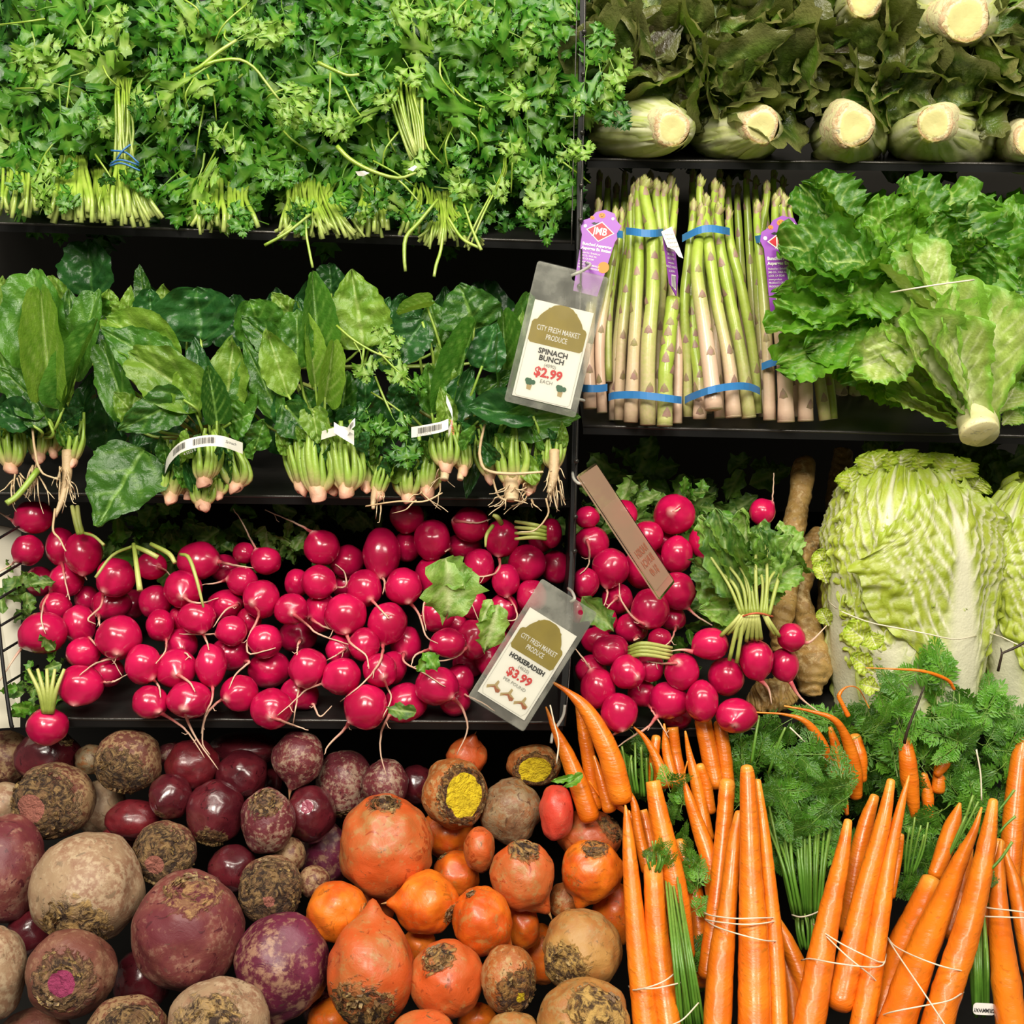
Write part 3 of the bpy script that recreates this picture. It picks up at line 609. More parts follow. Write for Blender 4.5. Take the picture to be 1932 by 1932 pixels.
# x, y, rx, ry, layer, skin, crown(dx,dy[,zsign]), crown radius, cut radius, root(dx,dy) or None, what one sees
BEET = [
 (90, 1428, 61, 50, 1, 'dark', (.6, -.75), .35, 0, None, 'glossy dark maroon beet below the left radish with green stems'),
 (101, 1511, 76, 70, 0, 'brown', (-.28, 0), 1.3, .42, None, 'brown crusty beet with a round pink cut scar'),
 (243, 1436, 63, 60, 0, 'brown', (-.25, .45), 1.15, 0, None, 'rough scaly brown beet with a radish tail lying on it'),
 (190, 1524, 46, 54, 1, 'tan', None, 0, 0, None, 'pale tan beet half hidden behind the pink-scarred beet'),
 (166, 1676, 103, 104, 0, 'tan', (.0, .52), .72, .0, None, 'biggest pale tan beet with a dark scaly crown'),
 (12, 1642, 72, 100, 0, 'pink', None, 0, 0, None, 'large pinkish brown beet cut by the left frame edge'),
 (8, 1520, 40, 42, 2, 'tan', None, 0, 0, None, 'small tan beet at the left edge above the large one'),
 (12, 1432, 46, 52, 2, 'brown', None, 0, 0, None, 'dull brown beet in the top left corner of the pile'),
 (321, 1503, 40, 43, 0, 'dark', (-.3, .6), .3, 0, (-.25, .1), 'small glossy plum beet with a fibrous root tip'),
 (312, 1609, 60, 61, 0, 'brown', (-.1, .15), 1.5, .35, None, 'wrinkled brown beet with layered crown, right of the big tan one'),
 (406, 1533, 55, 62, 0, 'dark', (.0, .72), .62, 0, None, 'smooth maroon beet with a ragged crown at its underside'),
 (362, 1443, 50, 48, 1, 'red', None, 0, 0, None, 'bright wine-red beet behind the small plum one'),
 (457, 1462, 48, 46, 1, 'dark', None, 0, 0, None, 'shiny wet dark beet below the shelf edge, centre of top row'),
 (462, 1412, 66, 32, 1, 'dark', None, 0, 0, None, 'dark beet lying flat right under the shelf'),
 (563, 1430, 48, 51, 0, 'mott', None, 0, 0, (-.2, .9), 'grey-brown pointed beet standing up in the top row'),
 (505, 1549, 50, 61, 0, 'mott', (0, -.8), .7, 0, None, 'upright reddish beet speckled with tan scurf'),
 (586, 1535, 48, 53, 0, 'dark', (0, -.45), .26, .26, None, 'dark purple beet with a pink scar near its top'),
 (650, 1478, 54, 63, 1, 'mott', (0, .9), .5, 0, None, 'grey mottled beet left of the golden beets'),
 (728, 1478, 42, 46, 2, 'mott', None, 0, 0, None, 'dusky grey-purple beet behind the biggest orange beet'),
 (786, 1480, 36, 36, 2, 'dark', None, 0, 0, None, 'dark beet in the gap left of the yellow-cut beet'),
 (510, 1678, 60, 63, 0, 'brown', (.15, .1), 1.6, .22, None, 'brown beet with concentric rings around its crown'),
 (354, 1756, 103, 110, 0, 'pink', (.2, -.86), .55, 0, None, 'largest purple-pink beet with red nicks near its top'),
 (533, 1820, 90, 95, 0, 'purple', None, 0, 0, (-.1, .95), 'large smooth magenta-purple beet next to the golden beets'),
 (134, 1836, 82, 80, 0, 'magenta', (.1, -.1), .80, .32, None, 'brown beet with a bright magenta core in its crown'),
 (-4, 1836, 50, 88, 1, 'tan', None, 0, 0, None, 'dusty tan beet at the left edge below the pinkish one'),
 (411, 1944, 97, 98, 0, 'tan', (-.05, -.35), .85, 0, None, 'tan beet with a huge dark crown at the bottom edge'),
 (238, 1944, 76, 62, 0, 'brown', (.3, -.5), .8, 0, None, 'brown beet at the bottom edge left of the dark-crowned one'),
 (66, 1958, 70, 52, 1, 'magenta', None, 0, 0, None, 'purplish beet in the bottom left corner'),
 (592, 1664, 31, 30, 1, 'brown', None, 0, 0, None, 'tiny brown beet between ringed beet and small orange beet'),
 (614, 1612, 48, 62, 2, 'purple', None, 0, 0, None, 'deep purple beet shaded left of the biggest orange beet'),
 (252, 1546, 52, 38, 2, 'red', None, 0, 0, None, 'crimson beet showing as a sliver above the wrinkled one'),
 (232, 1588, 44, 34, 2, 'red', None, 0, 0, None, 'shiny red beet squeezed right of the big tan beet'),
 (548, 1614, 28, 34, 2, 'brown', None, 0, 0, None, 'crusty little beet above right of the ringed one'),
 (172, 1432, 30, 28, 2, 'grey', None, 0, 0, None, 'small greenish brown beet left of the scaly one'),
 (325, 1424, 30, 24, 2, 'mott', None, 0, 0, None, 'small grey beet under the hanging radish tails'),
 (268, 1850, 52, 60, 2, 'dark', None, 0, 0, None, 'shaded dark beet under the largest pink one'),
 (440, 1640, 46, 46, 2, 'dark', None, 0, 0, None, 'nearly black beet in the gap below the smooth maroon one'),
 (60, 1760, 44, 44, 2, 'dark', None, 0, 0, None, 'dark beet in the gap below the left edge beet'),
 (498, 1478, 34, 34, 2, 'dark', None, 0, 0, None, 'dark beet behind the speckled upright one'),
 (605, 1905, 34, 36, 2, 'dark', None, 0, 0, None, 'dark beet under the magenta-purple one')]
GOLD = [
 (727, 1597, 89, 94, 0, 'coral', (0, -.97), .40, 0, (.28, .92), 'biggest orange beet with a frayed crown on top'),
 (858, 1497, 61, 68, 0, 'gbrown', (.42, -.12), 1.0, .70, None, 'brown golden beet with large lemon-yellow cut face'),
 (1007, 1443, 51, 39, 0, 'gbrown', (.06, .1), .98, .74, None, 'golden beet with yellow cut face and a green scrap on it'),
 (964, 1530, 58, 60, 0, 'grey', None, 0, 0, None, 'dull grey-brown beet right of the yellow-cut one'),
 (1050, 1532, 33, 52, 0, 'rose', None, 0, 0, None, 'rosy red elongated beet beside the carrots'),
 (880, 1428, 38, 37, 1, 'coral', None, 0, 0, (.3, -.9), 'orange-red beet peeping out behind the yellow-cut one'),
 (1112, 1578, 62, 48, 1, 'coral', (.75, -.5), .6, 0, None, 'coral beet with crusty crown under the back carrots'),
 (1116, 1642, 59, 56, 0, 'gold', (.1, -.9), .50, 0, (-.35, .90), 'orange beet with dark collar and a yellow tail pointing down'),
 (987, 1652, 60, 66, 0, 'coral', (.05, -.92), .55, 0, (.62, .76), 'pear-shaped coral beet with loose brown root hair'),
 (845, 1572, 52, 46, 2, 'gold', None, 0, 0, None, 'shaded orange beet between the biggest and the yellow-cut one'),
 (904, 1602, 29, 42, 1, 'coral', None, 0, 0, None, 'narrow orange-red beet under the grey-brown one'),
 (860, 1650, 44, 44, 1, 'gold', (-.6, -.8), .3, 0, None, 'small round orange beet right of the biggest one'),
 (805, 1704, 58, 58, 0, 'gold', (.85, .2), .35, 0, (-.95, -.1), 'lumpy yellow-orange beet with its root pointing left'),
 (911, 1737, 57, 61, 0, 'gold', (-.4, -.9), .2, 0, (.80, .75), 'smooth bright orange beet with root pointing lower right'),
 (636, 1719, 57, 56, 0, 'gold', (.97, .1), .45, 0, None, 'small orange beet next to the purple beets'),
 (702, 1718, 42, 46, 2, 'coral', None, 0, 0, None, 'orange beet wedged under the biggest one'),
 (699, 1832, 84, 98, 0, 'coral', (-.12, .62), .85, .0, (0, -.9, -.6), 'tall coral and brown beet with crusty base in front'),
 (843, 1848, 68, 70, 0, 'coral', (-.25, -.82), .55, 0, None, 'orange beet with a green-gold crown at upper left'),
 (960, 1848, 53, 62, 0, 'gbrown', (.45, .3), 1.0, .22, None, 'knobbly beet with scaly brown warts'),
 (1097, 1793, 74, 75, 0, 'gtan', (-.52, .22), .75, 0, None, 'tan golden beet with ringed crown facing left'),
 (1105, 1935, 87, 84, 0, 'gtan', (.25, -.65), .75, 0, None, 'tan beet with black crown in the bottom row beside carrots'),
 (985, 1748, 34, 44, 2, 'gold', None, 0, 0, None, 'orange beet behind the smooth bright one'),
 (1022, 1800, 38, 56, 2, 'gold', None, 0, 0, None, 'shaded orange beet left of the ringed tan one'),
 (800, 1948, 62, 42, 0, 'coral', None, 0, 0, None, 'coral beet cut by the bottom edge, centre'),
 (965, 1958, 56, 46, 0, 'gtan', None, 0, 0, None, 'tan beet cut by the bottom edge under the knobbly one'),
 (630, 1925, 48, 40, 1, 'gold', None, 0, 0, None, 'orange beet at the bottom edge left of the tall one'),
 (1066, 1700, 30, 34, 2, 'gbrown', None, 0, 0, None, 'brownish beet behind the yellow-tailed one'),
 (1158, 1726, 42, 62, 2, 'gold', None, 0, 0, None, 'orange beet tucked behind the first front carrot'),
 (900, 1925, 36, 30, 2, 'gold', None, 0, 0, None, 'orange beet deep between the bottom ones'),
 (790, 1790, 34, 40, 2, 'gold', None, 0, 0, None, 'orange beet deep under the lumpy one')]
def beet_pile(data, dfun, seed, cat, group, rootm):
    items = [dict(x=d[0], y=d[1], rx=d[2], ry=d[3], lay=d[4]) for d in data]
    settle(items, dfun)
    for n, (it, d) in enumerate(zip(items, data)):
        skin, crown, crr, cutr, root, label = d[5:11]; sd = seed + n; rr = random.Random(sd)
        cr = crown or ((rr.uniform(-.6, .6), -.8, -.8) if root is None else None)
        big = d[2] > 45
        mb, cdv, rdv, rad = bodymesh(it, sd, cr, root, cutr, crr, .055 if cat == 'beet' else .07, (.16 if cat == 'beet' else .26) if root else 0., nu=44 if big else 26, nv=56 if big else 36, ridges=.035 if crr else 0., tip=.17)
        c = P(it['x'], it['y'], it['D'])
        o = reg(mb.obj('beet' if group.startswith('red') else 'golden_beet', MR[skin], None, Vector((0, 0, 0))), label, 'beet', group)
        o.matrix_local = Matrix.Translation(c); WM[o.name] = Matrix.Translation(c)
        def sp(v, k=1.): return c + RT * v.x * rad[0] * k + UP * v.y * rad[1] * k - FW * v.z * rad[2] * k
        if crr and d[4] < 2:          # scaly crown collar: upturned flakes
            fm = MB(); x = cdv.orthogonal().normalized(); y = cdv.cross(x)
            for k in range(int(26 + 60 * crr)):
                a = rr.uniform(0, 2 * pi); th = crr * rr.uniform(.35 if not cutr else max(.45, cutr / crr + .02), .95)
                if cutr and th < cutr * 1.02: continue
                e = (x * cos(a) + y * sin(a)); dd = cdv * cos(th) + e * sin(th); tg = x * -sin(a) + y * cos(a); out = (cdv * -sin(th) + e * cos(th))
                w2 = rr.uniform(.04, .10); h2 = rr.uniform(.03, .075)
                b0 = sp(dd - tg * w2, .975 - .05 * (1 - sm(0, crr, th))); b1 = sp(dd + tg * w2, .975 - .05 * (1 - sm(0, crr, th))); sg = rr.choice([-1, 1])
                t0 = sp(dd - tg * w2 * .5 + out * h2 * sg * .9, 1.0 + h2 * .4); t1 = sp(dd + tg * w2 * .7 + out * h2 * sg * .7, 1.0 + h2 * .3)
                fm.add([b0, b1, t1, t0], [(0, 1, 2, 3)])
            if fm.v: fm.obj('crown', m_flake, o, smooth=False)
        if root and root[0] ** 2 + root[1] ** 2 > .3 and len(root) < 3:
            tm = MB(); p0 = sp(rdv, 1.08); d2 = (RT * rdv.x + UP * rdv.y - FW * rdv.z * .5).normalized()
            L = rad[0] * .5; side = RT * rr.uniform(-.3, .3) + UP * -.2
            tube(tm, [p0 - d2 * L * .2, p0 + d2 * L * .25, p0 + d2 * L * .6 + side * L * .2, p0 + d2 * L + side * L * .6], [L * .26, L * .17, L * .08, L * .02], 8, [0, .3, .8, 1])
            tm.obj('taproot', rootm, o)
        it['obj'] = o
    return items
bd = lambda x, y: lerp(1.175, .985, max(0, min(1, (y - 1400) / 532)))
ALLB = beet_pile(BEET, bd, 700, 'beet', 'red and brown beets', m_broot)
ALLG = beet_pile(GOLD, bd, 900, 'golden', 'golden beets', m_groot)
# ---------------------------------------------------------------- carrots
m_carrot = skinmat('carrot_skin', (.84, .215, .009), (.88, .34, .04), .30, 18, .6, stretch=(1, 1, 4.5), c2=(.72, .14, .005), coat=.2, dark=.38)
m_carrot2 = skinmat('carrot_skin_shaded', (.80, .17, .010), (.86, .30, .04), .30, 18, .6, stretch=(1, 1, 2.2), c2=(.72, .13, .006), coat=.2)
m_cstem = skinmat('carrot_stem', (.10, .26, .025), (.34, .46, .10), .35, 80, .15)
m_frond = leafmat('carrot_leaf', (.040, .15, .012), (.09, .27, .02), (.20, .36, .06), .35, .2, .25, 80)
m_frond2 = leafmat('carrot_leaf_bright', (.08, .29, .018), (.17, .44, .035), (.25, .42, .08), .35, .2, .28, 80)
m_band = plain('cream_rubber_band', (.80, .72, .55), .5)
m_twig = plain('dead_leaf_stalk', (.035, .022, .012), .6, bumps=(200, .3))
FROND = [frond_mesh('carrot_leaf', 60 + k, 6 + k % 3, 4) for k in range(6)]
def carrot(parent, pts, n, blunt=False, mat=None, seed=0, name='carrot', D0=None):
    """pts (px,py,D,halfwidth)"""
    q = crom(pts, n); L = len(q); mb = MB(); rr = random.Random(seed); pos = []; rad = []; at = []
    length = sum(sqrt((pts[i + 1][0] - pts[i][0]) ** 2 + (pts[i + 1][1] - pts[i][1]) ** 2) for i in range(len(pts) - 1))
    for i, (x, y, D, r) in enumerate(q):
        t = i / (L - 1); r = max(.6, r)
        r *= 1 + .045 * N3(t * length / 30, seed) + .022 * sin(t * length / 5.5 + 4 * N3(t * length / 60, seed, 3)) * (.4 + .6 * abs(N3(t * length / 40, seed, 8)) * 2)
        pos.append(P(x, y, D)); rad.append(S(r, D)); at.append(.7 * (1 - sm(0, .18, t)))
    # rounded ends
    def cap(first):
        p, p2, r = (pos[0], pos[1], rad[0]) if first else (pos[-1], pos[-2], rad[-1])
        d = (p - p2).normalized(); e = [(p + d * r * .35 * k, r * s) for k, s in ((.9, .88), (1.5, .62), (1.8, .2))]
        for a, b in e:
            if first: pos.insert(0, a); rad.insert(0, b); at.insert(0, at[0])
            else: pos.append(a); rad.append(b); at.append(at[-1])
    if blunt is not True: cap(True)
    if blunt is not None: cap(False)
    tube(mb, pos, rad, 18, at)
    return mb.obj(name, mat or m_carrot, parent)
def bunch(label, data, center, group='bunches of carrots', name='carrot_bunch', mat=None, seed=0):
    t = thing(name, P(*center), label, 'carrots', group)
    for k, d in enumerate(data):
        blunt = False
        if isinstance(d[0], bool): blunt = d[0]; d = d[1:]
        carrot(t, list(d), max(24, int(sum(sqrt((d[i + 1][0] - d[i][0]) ** 2 + (d[i + 1][1] - d[i][1]) ** 2) for i in range(len(d) - 1) if not isinstance(d[i], bool)) / 7)), blunt, mat, seed * 17 + k)
    return t
def band(parent, pts, r=1.5, mat=None, name='rubber_band', n=16):
    mb = MB(); pxtube(mb, [(x, y, D, r) for x, y, D in pts], n, 6); return mb.obj(name, mat or m_band, parent)
# front bunches
B3 = bunch('bunch of four carrots standing upright, banded, in the middle of the carrot bin', [
 [(1409, 1450, 1.062, 12), (1411, 1480, 1.058, 15), (1416, 1640, 1.03, 21), (1422, 1790, 1.00, 29), (1424, 1960, .965, 32)],
 [(1395, 1535, 1.060, 9), (1384, 1600, 1.048, 14), (1374, 1700, 1.03, 17), (1360, 1820, 1.00, 25), (1352, 1960, .965, 27)],
 [(1429, 1474, 1.066, 7), (1440, 1560, 1.055, 11), (1450, 1660, 1.035, 14), (1462, 1800, 1.005, 18), (1470, 1960, .972, 19)],
 [(1372, 1478, 1.090, 15), (1366, 1560, 1.078, 16), (1352, 1700, 1.055, 17), (1333, 1838, 1.035, 17)]], (1410, 1960, .99), seed=1)
band(B3, [(1328, 1722, 1.05), (1345, 1728, 1.018), (1390, 1733, .998), (1430, 1732, .995), (1469, 1731, 1.02)])
band(B3, [(1330, 1734, 1.05), (1345, 1738, 1.016), (1400, 1744, .995), (1440, 1742, .997), (1470, 1736, 1.02)])
band(B3, [(1330, 1734, 1.045), (1350, 1748, 1.01), (1392, 1762, .985), (1440, 1774, .985), (1476, 1776, 1.015)])
B2 = bunch('bunch of three carrots at the left end of the bin, beside the golden beets', [
 [(1180, 1520, 1.075, 2), (1184, 1560, 1.07, 9), (1190, 1640, 1.05, 15), (1203, 1790, 1.015, 21), (1222, 1960, .975, 26)],
 [(1187, 1530, 1.078, 2), (1186, 1565, 1.073, 6), (1187, 1600, 1.067, 8)],
 [(1232, 1638, 1.050, 18), (1238, 1740, 1.025, 21), (1250, 1850, 1.00, 23), (1262, 1945, .98, 24)]], (1220, 1960, .99), seed=2)
band(B2, [(1186, 1860, 1.03), (1195, 1868, .99), (1225, 1862, .972), (1255, 1850, .972), (1278, 1832, 1.0)])
band(B2, [(1188, 1868, 1.03), (1205, 1866, .985), (1240, 1864, .968), (1285, 1854, .985), (1304, 1850, 1.01)])
band(B2, [(1268, 1934, .965), (1290, 1922, .965), (1318, 1892, .98)])
B2b = bunch('loose pair of carrots, thick one with blunt broken top, behind the leftmost bunch', [
 [True, (1232, 1474, 1.085, 14), (1242, 1530, 1.078, 18), (1262, 1620, 1.06, 22), (1278, 1700, 1.05, 23), (1290, 1800, 1.045, 22)],
 [(1281, 1590, 1.10, 12), (1300, 1650, 1.09, 17), (1318, 1740, 1.075, 21), (1322, 1850, 1.06, 22)]], (1262, 1700, 1.06), seed=3)
B2c = bunch('slim carrots with pointed tips between the golden beets and the blunt carrot', [
 [(1177, 1478, 1.105, 2), (1196, 1515, 1.10, 7), (1205, 1570, 1.095, 11), (1222, 1640, 1.085, 13)],
 [True, (1212, 1528, 1.115, 9), (1222, 1570, 1.11, 13), (1234, 1640, 1.10, 16)],
 [(1112, 1474, 1.12, 1.5), (1136, 1504, 1.12, 3), (1182, 1532, 1.115, 6), (1204, 1560, 1.11, 8)]], (1210, 1600, 1.1), seed=4)
B4 = bunch('bunch of four tapering carrots leaning right, crossed by rubber bands', [
 [(1600, 1550, 1.050, 8), (1588, 1620, 1.04, 15), (1570, 1700, 1.02, 20), (1548, 1810, .995, 26), (1522, 1960, .96, 31)],
 [(1681, 1474, 1.065, 8), (1664, 1560, 1.055, 15), (1632, 1680, 1.03, 20), (1608, 1790, 1.005, 24), (1585, 1892, .985, 26)],
 [(1715, 1464, 1.072, 2), (1700, 1520, 1.065, 8), (1678, 1620, 1.045, 14), (1662, 1720, 1.02, 18), (1645, 1830, .995, 21), (1622, 1960, .965, 24)],
 [(1650, 1504, 1.085, 9), (1632, 1560, 1.08, 15), (1612, 1650, 1.07, 17), (1600, 1750, 1.06, 18)],
 [(1700, 1576, 1.092, 6), (1694, 1620, 1.09, 8), (1680, 1690, 1.08, 9)]], (1580, 1960, .98), seed=5)
band(B4, [(1534, 1743, 1.025), (1552, 1758, 1.0), (1590, 1782, .983), (1630, 1802, .98), (1664, 1816, .99), (1672, 1800, 1.02)])
band(B4, [(1534, 1744, 1.025), (1556, 1764, .998), (1600, 1806, .97), (1640, 1838, .975), (1661, 1860, .99)])
band(B4, [(1512, 1812, 1.01), (1530, 1809, .985), (1575, 1817, .965), (1630, 1824, .97), (1664, 1822, .985), (1672, 1802, 1.01)])
B5 = bunch('bunch of four thick carrots leaning right, with a large band crossing below', [
 [(1874, 1512, 1.055, 9), (1864, 1580, 1.045, 16), (1848, 1660, 1.03, 21), (1820, 1770, 1.0, 26), (1790, 1860, .98, 28), (1760, 1960, .955, 30)],
 [(1852, 1524, 1.085, 2), (1836, 1572, 1.075, 8), (1806, 1636, 1.06, 16), (1776, 1710, 1.035, 23), (1738, 1800, 1.005, 30), (1694, 1925, .965, 34), (1684, 1960, .955, 34)],
 [True, (1758, 1662, 1.075, 20), (1730, 1730, 1.055, 26), (1700, 1790, 1.035, 27), (1672, 1880, 1.005, 27), (1650, 1960, .99, 26)],
 [(1822, 1600, 1.10, 14), (1806, 1700, 1.08, 20), (1790, 1760, 1.07, 20)],
 [(1884, 1590, 1.095, 12), (1872, 1660, 1.08, 14), (1850, 1760, 1.06, 15)]], (1740, 1960, .98), seed=6)
band(B5, [(1674, 1768, 1.03), (1690, 1786, 1.01), (1730, 1806, .975), (1780, 1824, .965), (1822, 1833, .98)])
band(B5, [(1674, 1770, 1.03), (1700, 1810, .985), (1745, 1876, .94), (1790, 1945, .93)])
band(B5, [(1656, 1920, .985), (1680, 1910, .945), (1740, 1898, .94), (1790, 1888, .945), (1818, 1872, .975)])
B5b = bunch('lone carrot with its narrow tip up, behind the thick leaning bunch', [
 [(1811, 1516, 1.11, 3), (1800, 1550, 1.107, 14), (1786, 1590, 1.10, 17), (1774, 1625, 1.09, 15), (1764, 1650, 1.085, 14)]], (1790, 1600, 1.1), seed=7)
B6 = bunch('bunch of carrots cut by the right frame edge, double band', [
 [(1889, 1586, 1.07, 3), (1884, 1650, 1.06, 12), (1886, 1740, 1.04, 20), (1898, 1850, 1.0, 27), (1912, 1960, .96, 29)],
 [(1896, 1604, 1.085, 4), (1912, 1660, 1.075, 12), (1926, 1730, 1.055, 15), (1946, 1830, 1.03, 18)],
 [(1938, 1660, 1.09, 12), (1946, 1760, 1.06, 18), (1960, 1900, 1.02, 24)]], (1905, 1960, .98), seed=8)
band(B6, [(1858, 1712, 1.03), (1880, 1715, 1.02), (1910, 1718, 1.012), (1950, 1724, 1.02)])
band(B6, [(1850, 1729, 1.03), (1880, 1730, 1.018), (1910, 1731, 1.012), (1950, 1732, 1.02)])
B6b = bunch('pair of tall carrots at the right frame edge behind the banded bunch', [
 [(1930, 1400, 1.155, 14), (1922, 1450, 1.15, 18), (1914, 1530, 1.14, 20), (1908, 1600, 1.13, 19), (1906, 1660, 1.12, 16)],
 [(1950, 1480, 1.16, 14), (1940, 1600, 1.14, 16), (1932, 1680, 1.13, 15)]], (1915, 1600, 1.14), seed=9)
B1 = bunch('bunch of long carrots pointing up-left over the golden beets, below the price tag', [
 [(1030, 1334, 1.13, 1.5), (1046, 1374, 1.13, 7), (1068, 1420, 1.13, 14), (1090, 1476, 1.125, 18), (1112, 1540, 1.12, 20)],
 [(1044, 1288, 1.115, 2.5), (1072, 1306, 1.115, 6), (1100, 1332, 1.113, 13), (1126, 1372, 1.11, 18), (1152, 1430, 1.105, 22), (1172, 1505, 1.10, 23)],
 [(1090, 1330, 1.14, 5), (1102, 1385, 1.138, 12), (1112, 1440, 1.135, 14), (1124, 1520, 1.13, 15)],
 [(1121, 1427, 1.125, 3), (1134, 1470, 1.12, 10), (1150, 1525, 1.115, 14)]], (1110, 1520, 1.13), seed=10)
BM = bunch('cluster of thin carrots tips up, under the right radishes', [
 [(1196, 1372, 1.13, 1.5), (1216, 1392, 1.13, 5), (1238, 1430, 1.128, 9), (1256, 1480, 1.12, 12)],
 [(1238, 1392, 1.145, 9), (1234, 1430, 1.14, 10), (1233, 1480, 1.14, 10)],
 [(1253, 1366, 1.14, 2), (1258, 1420, 1.138, 9), (1272, 1480, 1.13, 12)],
 [True, (1269, 1372, 1.15, 11), (1274, 1420, 1.148, 12), (1284, 1470, 1.14, 12)],
 [(1293, 1380, 1.12, 2), (1300, 1420, 1.12, 6), (1312, 1470, 1.115, 11), (1322, 1520, 1.11, 13), (1334, 1580, 1.10, 14)],
 [(1320, 1446, 1.118, 9), (1332, 1480, 1.117, 11), (1340, 1530, 1.112, 11)]], (1270, 1480, 1.14), seed=11)
BM2 = bunch('stout pair of carrots hanging from under the lowest right radishes', [
 [(1326, 1360, 1.15, 16), (1336, 1410, 1.145, 17), (1350, 1480, 1.135, 16)],
 [(1358, 1366, 1.15, 12), (1366, 1420, 1.145, 14), (1372, 1480, 1.14, 14)]], (1345, 1440, 1.15), seed=12)
BM3 = bunch('single carrot with a hooked thin tip, left of the upright bunch', [
 [(1297, 1436, 1.10, 1.2), (1291, 1466, 1.10, 2.5), (1300, 1506, 1.095, 9), (1318, 1560, 1.09, 14), (1338, 1620, 1.08, 18), (1350, 1690, 1.07, 18)]], (1320, 1600, 1.09), seed=13)
BR = bunch('carrot half buried at the foot of the upright bunch, tip toward lower right', [
 [(1466, 1740, 1.06, 10), (1486, 1780, 1.05, 15), (1512, 1840, 1.04, 18), (1530, 1900, 1.03, 16)],
 [(1480, 1810, 1.055, 16), (1492, 1870, 1.04, 18), (1500, 1950, 1.02, 18)]], (1490, 1850, 1.05), seed=14)
BT = bunch('carrots with long whip-like tails among the greens, left of the napa base', [
 [(1426, 1344, 1.12, 1.5), (1480, 1348, 1.12, 2.5), (1520, 1362, 1.12, 6), (1548, 1400, 1.125, 11), (1566, 1450, 1.13, 10), (1578, 1500, 1.13, 6)],
 [(1480, 1332, 1.125, 1.5), (1530, 1342, 1.125, 3), (1574, 1358, 1.125, 6), (1598, 1396, 1.13, 10), (1612, 1450, 1.135, 14), (1614, 1500, 1.14, 13)],
 [(1566, 1374, 1.145, 5), (1580, 1420, 1.145, 11), (1594, 1490, 1.145, 12)],
 [(1612, 1392, 1.155, 13), (1622, 1430, 1.15, 14), (1626, 1470, 1.15, 10)],
 [(1582, 1476, 1.14, 6), (1592, 1510, 1.135, 8), (1598, 1536, 1.13, 4)]], (1580, 1440, 1.13), seed=15)
BS = bunch('carrot with a dark dead stalk on its blunt end, among the greens', [
 [True, (1706, 1392, 1.135, 11), (1712, 1430, 1.13, 16), (1716, 1470, 1.13, 17), (1724, 1520, 1.13, 11), (1726, 1545, 1.13, 6)],
 [(1742, 1462, 1.15, 8), (1750, 1500, 1.148, 11), (1752, 1540, 1.145, 9)]], (1714, 1460, 1.13), seed=16)
mb = MB(); pxtube(mb, [(1706, 1402, 1.115, 3.5), (1714, 1372, 1.11, 3), (1732, 1326, 1.11, 2.6), (1744, 1294, 1.11, 1.6)], 8, 6); mb.obj('dead_stalk', m_twig, BS)
BQ = bunch('broken carrot pieces showing through the greens near the right edge', [
 [(1806, 1372, 1.15, 6), (1798, 1410, 1.148, 10), (1784, 1440, 1.145, 10), (1768, 1460, 1.145, 8)],
 [(1790, 1396, 1.155, 8), (1778, 1430, 1.155, 12), (1770, 1490, 1.15, 13)]], (1785, 1430, 1.15), seed=17)
BW = bunch('small carrot end between the banded stems and the crossed-band bunch', [
 [(1556, 1526, 1.12, 11), (1562, 1560, 1.118, 12), (1570, 1600, 1.11, 9)]], (1562, 1560, 1.12), seed=18)
BV = bunch('curled thin orange carrot tail arching before the napa cabbage', [
 [(1640, 1336, 1.13, 1), (1620, 1300, 1.13, 1), (1598, 1296, 1.13, 1.5), (1583, 1312, 1.13, 4), (1590, 1330, 1.13, 4), (1600, 1350, 1.13, 5)],
 [(1634, 1260, 1.12, 1), (1680, 1262, 1.12, 1.5), (1740, 1266, 1.118, 3), (1786, 1282, 1.125, 3.5), (1800, 1300, 1.13, 3)]], (1690, 1330, 1.13), seed=19)
# thin stray roots
for k, (lab, pts) in enumerate([
   ('pale hair root crossing the greens left of the curved carrots', [(1490, 1372, 1.12), (1530, 1410, 1.12), (1572, 1444, 1.12)]),
   ('pale hair root rising above the thick leaning bunch', [(1842, 1414, 1.09), (1850, 1460, 1.09), (1852, 1510, 1.09)]),
   ('long pale radish tail hanging down beside the long carrots', [(1038, 1330, 1.10), (1046, 1366, 1.10), (1054, 1400, 1.10), (1050, 1440, 1.10)])]):
    mb = MB(); pxtube(mb, [(x, y, D, 1.6) for x, y, D in pts], 10, 5); reg(mb.obj('hair_root', m_band), lab, 'root', 'stray hair roots')
